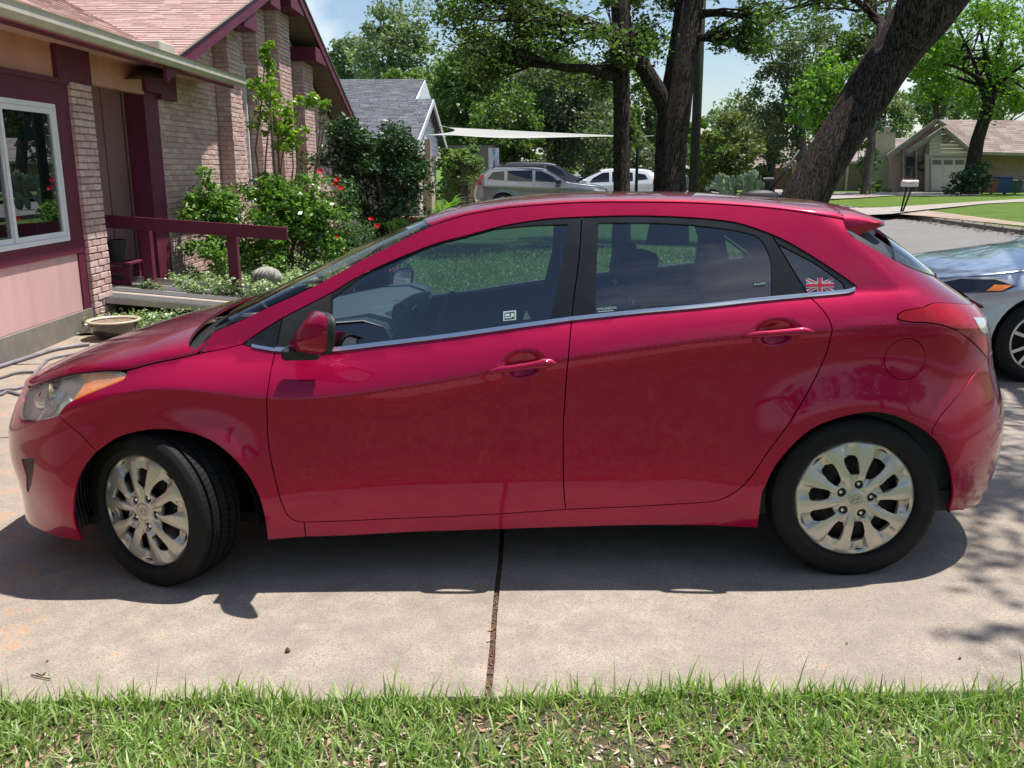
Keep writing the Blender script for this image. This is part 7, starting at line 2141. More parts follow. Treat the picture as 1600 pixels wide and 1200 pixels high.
chn = MB().prism([F4(a, b, -0.8) for a, b in ((1366, 297), (1366, 250), (1370, 250), (1370, 209), (1399, 209), (1399, 250), (1401, 250), (1401, 297))], (0, 1.4, 0)).build('chimney', M_TAN2, h2)
MB().prism([F4(a, b, -0.9) for a, b in ((1369, 209), (1369, 207), (1400, 207), (1400, 209))], (0, 1.6, 0)).build('chimney_cap', M_TAN, chn)
MB().tube([F4(1386, 207, -0.2), F4(1386, 199, -0.2)], 0.16, 10).lathe([(0.3, 0), (0.3, 0.06), (0.0, 0.1)], 12, Matrix.Translation(F4(1386, 200, -0.2))).build('flue', simple('galvanised_flue', (0.35, 0.34, 0.32), 0.5, metal=0.6), chn)
MB().tube([F4(1321, 300, -0.2), F4(1325, 256, -0.3)], 0.07, 8).build('downpipe', simple('white_downpipe', (0.6, 0.6, 0.57), 0.6), h2)
# --- low house far left behind the leaning trunk
h3b = (fx(1215, 290, 56)[0], 56.0, 0.15)
h3 = empty('low_house', h3b, label='low brick house in the shade behind the leaning trunk', cat='house')
def F5(px, py, dy=0.0): x, z = fx(px, py, 56 + dy); return (x - h3b[0], dy, z - h3b[2])
MB().prism([F5(a, b) for a, b in ((1150, 300), (1150, 262), (1260, 262), (1260, 300))], (0, 0.3, 0)).build('wall', M_NBRICK, h3)
row_shingles('shingles', [F5(1146, 263, -0.4), F5(1264, 263, -0.4), F5(1262, 235, 4), F5(1150, 235, 4)], M_BROWNSH, h3, 0.4, 0.8)
MB().prism([F5(a, b, -0.1) for a, b in ((1238, 300), (1238, 266), (1250, 266), (1250, 300))], (0, 0.08, 0)).build('door', M_TAN2, h3)
# --- bins
def bin_(px0, px1, pyt, pyb, c, label, d=49.0):
    p0 = at_y(px0, pyb, d - 3.1448); w = (px1 - px0) * (d) / FPX; h = (pyb - pyt) * d / FPX
    o = empty('wheelie_bin', ((float(at_y((px0 + px1) / 2, pyb, 45.9)[0])), 45.9, 0.16), label=label, cat='bin', group='kerbside bins beside the brown roofed house')
    m = simple('bin_plastic', c, 0.5, var=0.1)
    MB().add([(-w * .42, -.3, .06), (w * .42, -.3, .06), (w * .42, .28, .06), (-w * .42, .28, .06), (-w * .5, -.36, h * .88), (w * .5, -.36, h * .88), (w * .5, .34, h * .88), (-w * .5, .34, h * .88)], [(0, 3, 2, 1), (4, 5, 6, 7), (0, 1, 5, 4), (1, 2, 6, 5), (2, 3, 7, 6), (3, 0, 4, 7)]).build('body', m, o)
    MB().bevbox((-w * .52, -.40, h * .88), (w * .52, .38, h), 0.04).build('lid', m, o)
    for s in (-1, 1): MB().lathe([(0.001, -0.03), (0.12, -0.03), (0.12, 0.03), (0.001, 0.03)], 12, Matrix.Translation((s * w * .46, .28, .12)) @ Matrix.Rotation(R_(90), 4, 'Y')).build('wheel', M_BLACKPL, o)
    MB().tube([(-w * .4, .40, h * .9), (w * .4, .40, h * .9)], 0.02, 6).build('handle', M_BLACKPL, o)
bin_(1537, 1553, 281, 304, (0.20, 0.085, 0.05), 'brown wheeled bin, leftmost of the three bins')
bin_(1551, 1574, 279.5, 305.5, (0.02, 0.05, 0.16), 'tall blue wheeled bin between the brown and the green bin')
bin_(1572, 1590, 284, 305, (0.015, 0.07, 0.055), 'dark green wheeled bin, rightmost of the three bins')
# --- mailboxes
mp = at_z(1407, 333, 0.11)
mb = empty('mailbox', (float(mp[0]), float(mp[1]), 0.11), label='pale mailbox decorated with pink flowers on slanting dark legs', cat='mailbox')
MB().tube([(0, 0, 0), (0.12, 0, 0.85)], 0.03, 8).build('leg', M_DARK, mb); MB().tube([(0.05, 0, 0), (0.30, 0, 0.85)], 0.03, 8).build('leg', M_DARK, mb)
bx_ = []
for k in range(9): a = PI * k / 8; bx_.append((-0.05, 0.09 * math.cos(a), 0.93 + 0.12 * math.sin(a) ** 0.8 if k not in (0, 8) else 0.93))
bx_ = [(-0.05, -0.09, 0.84)] + bx_[::-1] + [(-0.05, 0.09, 0.84)]
MB().prism(bx_, (0.5, 0, 0)).build('box', simple('pale_mailbox', (0.60, 0.58, 0.55), 0.5), mb)
P = np.array([(random.uniform(-0.03, 0.42), random.gauss(0, 0.09), 1.0 + random.gauss(0, 0.06)) for _ in range(160)]); V, F = leaves_arrays(P, 0.05)
npmesh('flowers', V, F, simple('pink_flowers', (0.42, 0.09, 0.13), 0.7, var=0.4, scale=12), mb)
m2p = ground_d(1197, 36)
m2_ = empty('mailbox', m2p, label='plain black mailbox on a short post left of the leaning trunk', cat='mailbox')
MB().box((-0.05, -0.05, 0), (0.05, 0.05, 0.95)).build('post', M_DARK, m2_)
bx2 = [(-0.16, -0.09, 0.95)] + [(-0.16, 0.09 * -math.cos(PI * k / 8), 1.05 + 0.10 * math.sin(PI * k / 8)) for k in range(9)] + [(-0.16, 0.09, 0.95)]
MB().prism(bx2, (0.42, 0, 0)).build('box', M_BLACKPL, m2_)
# --- prickly pear
cp = ground_d(1150, 34)
pp_ = empty('prickly_pear', cp, label='large prickly pear cactus with grey green paddles', cat='cactus')
M_CACT = simple('cactus_paddle', (0.16, 0.24, 0.13), 0.6, var=0.25, scale=4)
pad = MB(); ring = 16
vs = []; fs = []
for s, th in ((0.0, 0.0), (0.55, 0.03), (0.9, 0.024), (1.0, 0.0)): pass
def paddle_mesh():
    m = 14; V = []; F = []
    for (sc, y) in ((0.12, -0.028), (0.7, -0.030), (0.95, -0.014), (1.0, 0.0), (0.95, 0.014), (0.7, 0.030), (0.12, 0.028)):
        for k in range(m):
            a = 2 * PI * k / m; x = math.cos(a) * 0.5 * sc * (1.0 if math.sin(a) > 0 else 0.85); z = 0.5 + math.sin(a) * 0.5 * sc; V.append((x * 0.62, y, z))
    for r in range(6):
        for k in range(m): a = r * m + k; b = r * m + (k + 1) % m; F.append((a, b, b + m, a + m))
    F.append(tuple(range(m))[::-1]); F.append(tuple(range(6 * m, 7 * m)))
    me = bpy.data.meshes.new('paddle'); me.from_pydata(V, [], F); me.materials.append(M_CACT); me.polygons.foreach_set('use_smooth', [True] * len(F)); return me
pm = paddle_mesh()
def add_paddle(base, rz, lean, s, depth):
    M = Matrix.Translation(base) @ Matrix.Rotation(rz, 4, 'Z') @ Matrix.Rotation(lean, 4, 'Y') @ Matrix.Scale(s, 4)
    o = bpy.data.objects.new('paddle', pm); COL.objects.link(o); o.parent = pp_; o.matrix_local = M
    if depth > 0:
        for k in range(random.choice((1, 2, 2, 3))):
            a = random.uniform(-0.9, 0.9); tip = M @ Vector((math.sin(a) * 0.28, 0, 0.5 + math.cos(a) * 0.46))
            add_paddle(tip, rz + random.uniform(-0.9, 0.9), lean + a * 0.7, s * random.uniform(0.75, 0.95), depth - 1)
for k in range(9): add_paddle(Vector((random.uniform(-0.75, 0.85), random.uniform(-.3, .3), 0.0)), random.uniform(-0.8, 0.8), random.uniform(-0.5, 0.5), 0.44, 3)
# dark shrub against the curved trunk
sb = ground_d(1518, 45)
shrub('evergreen_shrub', 'dark bushy shrub at the foot of the curved trunk beside the bins', 'shrub', sb, [(at_d(1520, 280, 45), (0.85, 0.6, 0.75), 30, 0.3, 2600), (at_d(1500, 293, 45), (0.6, 0.5, 0.4), 14, 0.25, 1000)], L_CAM, 0.15, stems=6, stemr=0.03)
shrub('evergreen_shrub', 'small green bush at the foot of the pale chimney', 'shrub', ground_d(1372, 50), [(at_d(1366, 292, 50), (0.9, 0.5, 0.45), 20, 0.25, 1500)], L_MID, 0.15, stems=4, stemr=0.02)
shrub('young_tree', 'thin sparse sapling in front of the pale chimney', 'tree', ground_d(1357, 48), [(at_d(1355, 245, 48), (0.8, 0.5, 1.1), 26, 0.22, 1500)], L_MID, 0.14, stems=7, stemr=0.05)

# ================================================================== OTHER VEHICLES
def other_car(root, spec, paint, wheel_r=0.33, res=0.06):
    """re-uses the flank and top surfaces with another set of body lines"""
    g = globals(); keep = {k: g[k] for k in ('CREASE', 'BELT', 'YW', 'AUP', 'NOSE', 'TAILX', 'DENTS', 'HUBS', 'MID', 'RAILZ', 'CTR', 'car')}
    g['CREASE'] = spline(*zip(*spec['crease'])); g['BELT'] = spline(*zip(*spec['belt'])); g['YW'] = spline(*zip(*spec['yw'])); g['AUP'] = lerp(*zip(*spec['aup']))
    g['NOSE'] = spline(*zip(*[(z, x) for x, z in spec['nose']])); g['TAILX'] = spline(*zip(*[(z, x) for x, z in spec['tail']]))
    g['DENTS'] = []; g['HUBS'] = ((0.0, wheel_r), (spec['wb'], wheel_r)); g['MID'] = spec['mid']; g['RAILZ'] = lerp(*zip(*spec['rail'])); g['CTR'] = spline(*zip(*spec['ctr'])); g['car'] = root
    sm = lambda lo, hi: side_samples(lo, hi, res)
    def arch(hx, a0, a1, R=None):
        R = R or wheel_r + 0.055
        return [(hx + R * math.cos(t), wheel_r + R * math.sin(t)) for t in np.linspace(a0, a1, 22)]
    wb = spec['wb']; sill = spec['sill']; R = wheel_r + 0.055
    a_lo = math.asin((sill - wheel_r) / R)
    nl = [(float(NOSE(z)) + 0.001, z) for z in np.arange(spec['nose'][0][1], spec['nose'][-1][1] + 0.001, 0.03)]
    tl = [(float(TAILX(z)) - 0.001, z) for z in np.arange(spec['tail'][0][1], spec['tail'][-1][1] + 0.001, 0.03)]
    x0, x1 = spec['rail'][0][0], spec['rail'][-1][0]
    def rail(a, b): return [(x, float(RAILZ(x)) - 0.001) for x in (np.arange(a, b, 0.03) if b > a else np.arange(a, b, -0.03))]
    dc = spec['doors']            # x of the door seams
    windows = spec['windows']
    cuts = [None, dc[0], dc[1], dc[2], None]
    names = ['front_wing', 'front_door', 'rear_door', 'rear_wing']
    for k in range(4):
        a, b = cuts[k], cuts[k + 1]
        if k == 0: poly = nl[::-1] + [(nl[0][0] + 0.05, nl[0][1])] + arch(0, PI - a_lo, a_lo) + [(b, sill)] + [(b, z) for z in np.arange(sill + 0.05, float(RAILZ(b)) - 0.03, 0.05)] + rail(b, x0)
        elif k == 3: poly = [(a, sill)] + (arch(wb, PI - a_lo, a_lo) if a < wb - R else arch(wb, math.acos(max(-1, min(1, (a - wb) / R))), a_lo)) + [(tl[0][0] - 0.06, tl[0][1])] + tl + rail(x1, a) + [(a, z) for z in np.arange(float(RAILZ(a)) - 0.05, sill + 0.04, -0.05)]
        else: poly = [(a, sill), (b, sill)] + [(b, z) for z in np.arange(sill + 0.05, float(RAILZ(b)) - 0.03, 0.05)] + rail(b, a) + [(a, z) for z in np.arange(float(RAILZ(a)) - 0.05, sill + 0.04, -0.05)]
        if k == 3 and a < wb - R: pass
        elif k == 3:
            t0 = math.acos(max(-1, min(1, (a - wb) / R)))
            poly = arch(wb, t0, a_lo) + [(tl[0][0] - 0.06, tl[0][1])] + tl + rail(x1, a) + [(a, z) for z in np.arange(float(RAILZ(a)) - 0.05, wheel_r + R * math.sin(t0) + 0.03, -0.05)]
        if k == 2 and b > wb - R:
            t0 = math.acos(max(-1, min(1, (b - wb) / R)))
            poly = [(a, sill)] + arch(wb, PI - a_lo, t0) + [(b, z) for z in np.arange(wheel_r + R * math.sin(t0) + 0.05, float(RAILZ(b)) - 0.03, 0.05)] + rail(b, a) + [(a, z) for z in np.arange(float(RAILZ(a)) - 0.05, sill + 0.04, -0.05)]
        poly = dens(chain(poly), 0.04)
        hs = [dens(w, 0.05) for w in windows if (a is None or min(p[0] for p in w) > a) and (b is None or max(p[0] for p in w) < b)]
        panel(names[k], poly, paint, root, holes=hs, samples=sm, spacing=res, both='join' if k in (0, 3) else 'copy')
        for h_ in hs:
            panel('window_glass', h_, spec.get('glass', M_GLASS), root, samples=sm, gap=-0.004, off=-0.006, flange=0)
    bw_ = spec['ws']; 
    top_panel('hood', lambda q: x0 + 0.01 + (1 - math.sin(q)) * 0.05, lambda q: bw_[0] - 0.08 * math.sin(q), paint)
    top_panel('windshield', lambda q: bw_[0] + 0.02 - 0.08 * math.sin(q), lambda q: bw_[1] - 0.05 * math.sin(q), spec.get('glass', M_GLASS), off=-0.004)
    top_panel('roof', lambda q: bw_[1] + 0.005 - 0.05 * math.sin(q), lambda q: bw_[2], paint if not spec.get('roof') else spec['roof'])
    top_panel('rear_glass', lambda q: bw_[2] + 0.01, lambda q: bw_[3], spec.get('glass', M_GLASS), off=-0.004)
    if bw_[3] < x1 - 0.05: top_panel('boot_lid', lambda q: bw_[3] + 0.01, lambda q: x1 - 0.02, paint)
    for nm, pts, mt_, off in spec['lamps']:
        panel(nm, dens(pts, 0.03), mt_, root, samples=sm, off=off, gap=0, flange=0.004, both='copy')
    for w in spec.get('strips', []): panel('side_trim', dens(w, 0.04), M_BLACKTRIM, root, samples=sm, off=0.004, gap=0, flange=0.006)
    # dark insides, wheels
    m = spec['mid']
    MB().box((0.5, 0.12, 0.25), (wb + 0.5, 2 * m - 0.12, float(BELT(1.5)) - 0.12)).build('cabin', M_INT, root)
    for yy in (0.40, 2 * m - 0.40):
        MB().bevbox((1.35, yy - 0.22, 0.6), (1.5, yy + 0.22, 1.1), 0.05).bevbox((1.40, yy - 0.11, 1.12), (1.48, yy + 0.11, 1.3), 0.03).build('seat', M_SEAT, root)
    MB().box((-0.6, 0.2, 0.18), (wb + 0.6, 2 * m - 0.2, 0.3)).build('underbody', M_DARK, root)
    for hx in (0, wb):
        for y in (0.10, 2 * m - 0.35): MB().box((hx - R, y, wheel_r - 0.05), (hx + R, y + 0.25, wheel_r + R)).build('wheel_well', M_DARK, root)
    for hx in (0, wb):
        for sd in (0, 1):
            w = empty('wheel', (hx, 0.13 if not sd else 2 * m - 0.13, wheel_r), parent=root); w.rotation_euler = (0, 0, PI * sd)
            MX = Matrix.Rotation(R_(90), 4, 'X'); rr = wheel_r * 0.69
            pr = [(rr, -0.09), (rr + 0.01, -0.10), (wheel_r * 0.80, -0.11), (wheel_r - 0.02, -0.10), (wheel_r, -0.08), (wheel_r, -0.02), (wheel_r - 0.008, -0.015), (wheel_r, -0.01), (wheel_r, 0.08), (wheel_r - 0.02, 0.1), (rr, 0.09)]
            MB().lathe([(r, -y) for r, y in pr], 56, MX).build('tyre', M_RUBBER, w, smooth=True, autosmooth=35)
            MB().lathe([(0.001, -0.04), (rr - 0.02, -0.02), (rr, 0.09)], 40, MX).build('brake_shadow', M_DARK, w)
            sp = MB().lathe([(rr + 0.002, 0.095), (rr - 0.012, 0.098), (rr - 0.016, 0.08)], 48, MX).lathe([(0.055, 0.085), (0.03, 0.092), (0.001, 0.092)], 20, MX)
            for k in range(10):
                t = 2 * PI * (k // 2) / 5 + (0.16 if k % 2 else -0.16); t2 = 2 * PI * (k // 2) / 5 + (0.26 if k % 2 else -0.26)
                sp.beam((0.045 * math.cos(t), -0.082, 0.045 * math.sin(t)), ((rr - 0.008) * math.cos(t2), -0.092, (rr - 0.008) * math.sin(t2)), 0.026, 0.02, up=(0, 1, 0))
            sp.build('rim', spec.get('rim', M_ALLOY), w, smooth=False)
    g.update(keep)
M_ALLOY = simple('machined_alloy', (0.55, 0.56, 0.58), 0.25, metal=0.9, var=0.1)
def flat_paint(name, c, metal=0.5, rough=0.3):
    q = NT(name); q.col(c).set(Metallic=metal, Roughness=rough, Coat_Weight=1.0, Coat_Roughness=0.03); return q.m
M_BLUECAR = flat_paint('silver_blue_paint', (0.42, 0.48, 0.58), 0.6)
M_SILVERCAR = flat_paint('silver_paint', (0.20, 0.215, 0.235), 0.6)
M_WHITECAR = flat_paint('pearl_white_paint', (0.66, 0.69, 0.72), 0.1)
M_DARKCAR = flat_paint('charcoal_paint', (0.04, 0.045, 0.055), 0.5)
M_HLIN = simple('dark_lamp_insides', (0.03, 0.03, 0.035), 0.12, metal=0.5, coat=1.0)

civic = dict(mid=0.90, wb=2.73, sill=0.20, doors=(0.62, 1.65, 2.55), ws=(0.62, 1.30, 2.62, 3.25),
    crease=[(-0.95, 0.64), (-0.5, 0.72), (0, 0.78), (0.6, 0.824), (1.5, 0.83), (2.7, 0.87), (3.5, 0.88)],
    belt=[(-0.95, 0.74), (-0.6, 0.82), (-0.2, 0.88), (0.4, 0.945), (0.8, 0.981), (1.6, 0.96), (2.5, 0.99), (3.5, 1)],
    yw=[(-0.95, 0.10), (-0.4, 0.02), (0, 0.005), (0.6, 0.03), (1.4, 0.04), (2.7, 0.01), (3.6, 0.08)], aup=[(-0.9, 0.6), (0, 0.7), (0.5, 0.5), (0.9, 0.3), (3.5, 0.3)],
    nose=[(-0.83, 0.14), (-0.90, 0.22), (-0.92, 0.45), (-0.925, 0.62), (-0.90, 0.72), (-0.87, 0.785)], tail=[(3.55, 0.2), (3.64, 0.35), (3.66, 0.6), (3.60, 0.8), (3.58, 0.98)],
    rail=[(-0.86, 0.78), (-0.6, 0.835), (-0.2, 0.885), (0.3, 0.945), (0.52, 0.983), (0.62, 1.02), (1, 1.24), (1.3, 1.336), (1.8, 1.365), (2.3, 1.335), (2.7, 1.23), (3.1, 1.07), (3.3, 1.02), (3.58, 1)],
    ctr=[(-0.86, 0.785), (-0.75, 0.835), (-0.5, 0.9), (-0.1, 0.955), (0.3, 1.015), (0.54, 1.062), (0.8, 1.216), (1.25, 1.4), (1.8, 1.43), (2.3, 1.405), (2.65, 1.32), (3.2, 1.07), (3.58, 1.03)],
    windows=[[(0.85, 0.97), (1.60, 0.985), (1.60, 1.30), (1.40, 1.29), (1.10, 1.17)], [(1.70, 0.99), (2.50, 1.01), (2.50, 1.17), (2.25, 1.27), (1.70, 1.31)]],
    lamps=[('headlight', [(-0.88, 0.74), (-0.60, 0.83), (-0.38, 0.837), (-0.24, 0.79), (-0.34, 0.74), (-0.60, 0.715), (-0.86, 0.7)], M_HLIN, 0.003),
           ('indicator', [(-0.46, 0.742), (-0.40, 0.79), (-0.27, 0.79), (-0.36, 0.747)], M_AMBER, 0.006), ('running_light', [(-0.86, 0.75), (-0.60, 0.837), (-0.38, 0.843), (-0.245, 0.797), (-0.255, 0.785), (-0.39, 0.827), (-0.60, 0.82), (-0.85, 0.735)], M_LENSW, 0.007),
           ('tail_lamp', [(3.2, 0.86), (3.55, 0.84), (3.55, 0.95), (3.25, 0.96)], M_TAIL, 0.003)])
c1_ = empty('sedan_car', label='silver blue sedan parked nose to nose behind the red hatchback', cat='car')
_cp = at_y(1613, 535, 4.08)
c1_.location = (float(_cp[0]), 3.95, g1(_cp[0], 4.0) + 0.0); 
other_car(c1_, civic, M_BLUECAR, 0.335, 0.05)

suv = dict(glass=M_DKGLASS, mid=0.93, wb=2.70, sill=0.28, doors=(0.60, 1.65, 2.60), ws=(0.55, 1.22, 3.20, 3.50), roof=None,
    crease=[(-0.9, 0.75), (0, 0.88), (1.5, 0.93), (2.7, 0.97), (3.6, 0.98)], belt=[(-0.9, 0.88), (-0.3, 1.0), (0.5, 1.06), (1.5, 1.09), (2.7, 1.14), (3.6, 1.16)],
    yw=[(-0.9, 0.10), (0, 0.01), (1.4, 0.04), (2.7, 0.01), (3.6, 0.06)], aup=[(-0.9, 0.5), (0.5, 0.4), (3.5, 0.3)],
    nose=[(-0.85, 0.22), (-0.92, 0.4), (-0.94, 0.7), (-0.90, 0.86), (-0.86, 0.92)], tail=[(3.62, 0.3), (3.74, 0.5), (3.75, 0.8), (3.70, 1.0), (3.64, 1.2), (3.56, 1.35), (3.42, 1.50)],
    rail=[(-0.85, 0.925), (-0.5, 0.985), (0.2, 1.06), (0.45, 1.10), (0.55, 1.15), (0.9, 1.37), (1.22, 1.53), (1.8, 1.60), (2.6, 1.60), (3.15, 1.56), (3.3, 1.53), (3.42, 1.50)],
    ctr=[(-0.85, 0.935), (-0.7, 0.99), (-0.3, 1.06), (0.2, 1.12), (0.47, 1.16), (0.8, 1.36), (1.2, 1.59), (1.8, 1.67), (2.6, 1.67), (3.2, 1.62), (3.42, 1.53)],
    windows=[[(0.80, 1.12), (1.60, 1.14), (1.60, 1.53), (1.35, 1.51), (1.02, 1.34)], [(1.70, 1.14), (2.55, 1.17), (2.55, 1.53), (1.70, 1.55)], [(2.66, 1.18), (3.25, 1.24), (3.05, 1.48), (2.66, 1.52)]],
    lamps=[('headlight', [(-0.84, 0.80), (-0.45, 0.90), (-0.35, 0.88), (-0.5, 0.80)], M_LENSW, 0.004), ('tail_lamp', [(3.44, 1.02), (3.70, 0.98), (3.66, 1.12), (3.52, 1.28), (3.42, 1.42), (3.36, 1.42), (3.46, 1.20)], M_TAIL, 0.004)],
    strips=[[(0.42, 0.30), (2.25, 0.30), (2.25, 0.40), (0.42, 0.40)]])
def place_mirrored(root, x_front_hub, y, z=0.0):
    """facing +x: turn by half a turn"""
    root.rotation_euler = (0, 0, PI); root.location = (x_front_hub, y, z)
c2_ = empty('suv_car', label='silver sport utility car with red tail lamp parked under the shade sail', cat='car')
other_car(c2_, suv, M_SILVERCAR, 0.36, 0.08)
rx_ = float(at_depth(742, 300, 31.5)[0]); place_mirrored(c2_, rx_ + 3.72, 30.0 - 0.0, 0.0); c2_.scale = (1, 1, 0.94)
q = MB()
for y in (0.36, 2 * 0.93 - 0.36): q.tube([(1.3, y, 1.64), (1.4, y, 1.70), (3.0, y, 1.68), (3.1, y, 1.61)], 0.02, 6)
q.build('roof_rail', M_BLACKPL, c2_); MB().bevbox((0.72, 1.86 - 0.08, 1.08), (0.92, 1.86 + 0.18, 1.24), 0.03).build('mirror', M_BLACKPL, c2_); MB().bevbox((0.72, -0.18, 1.08), (0.92, 0.08, 1.24), 0.03).build('mirror', M_BLACKPL, c2_)
fit_ = dict(glass=M_DKGLASS, mid=0.85, wb=2.53, sill=0.22, doors=(0.55, 1.5, 2.35), ws=(0.30, 1.15, 3.0, 3.22),
    crease=[(-0.8, 0.66), (0, 0.80), (1.5, 0.88), (2.6, 0.93), (3.3, 0.95)], belt=[(-0.8, 0.74), (-0.3, 0.88), (0.4, 0.95), (1.5, 0.99), (2.5, 1.04), (3.3, 1.07)],
    yw=[(-0.8, 0.10), (0, 0.01), (1.4, 0.035), (2.5, 0.01), (3.3, 0.06)], aup=[(-0.8, 0.6), (0.5, 0.35), (3.3, 0.3)],
    nose=[(-0.72, 0.2), (-0.78, 0.35), (-0.80, 0.6), (-0.75, 0.74), (-0.72, 0.78)], tail=[(3.25, 0.25), (3.34, 0.45), (3.36, 0.8), (3.30, 1.05), (3.22, 1.25), (3.14, 1.36)],
    rail=[(-0.71, 0.785), (-0.4, 0.86), (0.1, 0.94), (0.25, 0.98), (0.7, 1.22), (1.15, 1.40), (1.7, 1.45), (2.5, 1.43), (3.0, 1.39), (3.14, 1.36)],
    ctr=[(-0.71, 0.79), (-0.5, 0.88), (0.0, 0.99), (0.22, 1.04), (0.7, 1.28), (1.12, 1.46), (1.7, 1.52), (2.5, 1.51), (3.0, 1.44), (3.14, 1.38)],
    windows=[[(0.72, 1.0), (1.45, 1.03), (1.45, 1.38), (1.2, 1.36), (0.85, 1.17)], [(1.55, 1.03), (2.3, 1.06), (2.3, 1.37), (1.55, 1.39)], [(2.40, 1.07), (2.85, 1.13), (2.75, 1.30), (2.40, 1.36)]],
    lamps=[('headlight', [(-0.68, 0.68), (-0.25, 0.84), (-0.15, 0.84), (-0.4, 0.68)], M_LENSW, 0.004), ('tail_lamp', [(3.0, 0.95), (3.3, 0.93), (3.24, 1.1), (3.05, 1.15)], M_TAIL, 0.004)])
c3_ = empty('compact_car', label='white compact hatchback partly hidden by the slim trunk and the oak', cat='car')
other_car(c3_, fit_, M_WHITECAR, 0.30, 0.08)
fx_ = float(at_depth(1025, 300, 34)[0]); c3_.location = (fx_ - 3.36 * 1.0, 30.2, 0.02)
c3_.location = (float(at_depth(1026, 300, 33.5)[0]) - 3.30, 30.2, 0.0)
MB().bevbox((0.45, -0.16, 0.98), (0.62, 0.06, 1.12), 0.03).build('mirror', M_WHITECAR, c3_)
c4_ = empty('suv_car', label='dark blue sport utility car parked beyond the silver one', cat='car')
other_car(c4_, suv, M_DARKCAR, 0.36, 0.10)
c4_.rotation_euler = (0, 0, PI + 0.10); c4_.location = (float(at_depth(905, 300, 38)[0]), 35.0, 0.05); c4_.scale = (1.0, 1.0, 1.03)
c5_ = empty('compact_car', label='pale car roof with rails showing just above the silver car', cat='car')
other_car(c5_, fit_, M_SILVERCAR, 0.30, 0.12)
c5_.rotation_euler = (0, 0, PI); c5_.location = (float(at_depth(872, 300, 41)[0]), 38.0, 0.25)
# a car and red jacket-coloured boot far down the road are hidden; a white car peeps past the oak
c6_ = empty('compact_car', label='white car far off between the oak trunk and the wooden pole', cat='car')
other_car(c6_, fit_, M_WHITECAR, 0.30, 0.12)
c6_.location = (float(at_depth(1062, 300, 52)[0]) - 1.2, 49.0, 0.1)

# ================================================================== GRASS, LITTER
def blades(name, P, L, W, mat, label, lean=0.5, seg=3, cat='grass'):
    n = len(P); a = RNG.uniform(0, 2 * np.pi, n); d = np.stack([np.cos(a), np.sin(a), np.zeros(n)], 1); s = np.stack([-np.sin(a), np.cos(a), np.zeros(n)], 1)
    b = RNG.uniform(0, 2 * np.pi, n); s = s * np.cos(b)[:, None] + d * np.sin(b)[:, None] * 0.6; s /= np.linalg.norm(s, axis=1)[:, None]
    le = (np.abs(RNG.normal(0, lean, n)) + 0.15)[:, None]; Ls = (L * RNG.uniform(0.45, 1.25, n))[:, None]; Wd = (W * RNG.uniform(0.6, 1.25, n))[:, None]
    V = []
    for i in range(seg + 1):
        t = i / seg; h = Ls * (t - 0.25 * le * t * t) / (1 + 0.3 * le); o = Ls * le * (0.35 * t + 0.55 * t * t)
        c = P + d * o + np.stack([np.zeros(n), np.zeros(n), h[:, 0]], 1); w = Wd * (1 - t ** 1.8 * 0.93) * (0.75 + 0.25 * min(1, t * 4)) * 0.5
        V += [c - s * w, c + s * w]
    V = np.stack(V, 1).reshape(-1, 3); m = 2 * (seg + 1); base = np.arange(n)[:, None] * m
    F = np.concatenate([base + np.array([[2 * i, 2 * i + 1, 2 * i + 3, 2 * i + 2]]) for i in range(seg)], 1).reshape(-1, 4)
    return tag(npmesh(name, V, F, mat, smooth=True), label, cat, kind='stuff')
L_GRASS = leaf_mat('grass_blades', (0.15, 0.265, 0.05), (0.46, 0.60, 0.22), rough=0.45, trans=0.35, tint=(1.2, 1.3, 0.55))
q = NT('dry_grass'); 
L_DRY = leaf_mat('dry_blades', (0.30, 0.24, 0.13), (0.50, 0.42, 0.26), rough=0.7, trans=0.2)
def scatter(n, x0, x1, y0, y1, dens_=None):
    x = RNG.uniform(x0, x1, n); y = RNG.uniform(y0, y1, n)
    if dens_ is not None: k = RNG.uniform(0, 1, n) < dens_(x, y); x, y = x[k], y[k]
    return np.stack([x, y, G(x, y) - 0.02], 1)
patch = lambda x, y: np.clip(0.58 + 0.42 * np.sin(x * 5.3 + 1.2 * np.sin(y * 7)) * np.cos(y * 6.1 + x * 1.7) + 0.26 * np.sin(x * 17 + y * 11), 0.10, 1)
edge = lambda x: -0.800 + 0.020 * np.sin(x * 4.1) + 0.015 * np.sin(x * 13.7) + 0.012 * np.sin(x * 37)
P = scatter(34000, -0.75, 3.35, -1.75, -0.74, lambda x, y: patch(x, y) * (y < edge(x)))
blades('grass', P, 0.074, 0.0092, L_GRASS, 'broad bladed green grass along the front edge of the driveway', 0.62)
P = scatter(4200, -0.75, 3.35, -1.6, -0.78, lambda x, y: (y < edge(x)))
blades('dry_grass', P, 0.062, 0.005, L_DRY, 'scattered dry straw coloured blades among the green grass', 1.1)
xx = RNG.uniform(-0.75, 3.35, 2200); P = np.stack([xx, edge(xx) + RNG.uniform(-0.03, 0.012, 2200), G(xx, edge(xx)) - 0.012], 1)
blades('edge_grass', P, 0.088, 0.0062, L_GRASS, 'ragged taller grass blades leaning over the slab edge', 0.55)
P = np.vstack([scatter(60000, -4.5, 6.4, -3.0, -0.8, lambda x, y: (y < edge(x)) & ((x < -0.72) | (x > 3.32) | (y < -1.72))), scatter(20000, -6.5, 6.4, -7.0, -2.9, None)]); blades('rough_grass', P, 0.085, 0.013, L_GRASS, 'wider spread of grass around the photographer', 0.6, 2)
P = scatter(26000, -1.4, 6.4, 4.7, 15.0, None); blades('lawn_blades', P, 0.07, 0.022, L_GRASS, 'lawn grass beyond the driveway seen through the car windows', 0.7, 2)
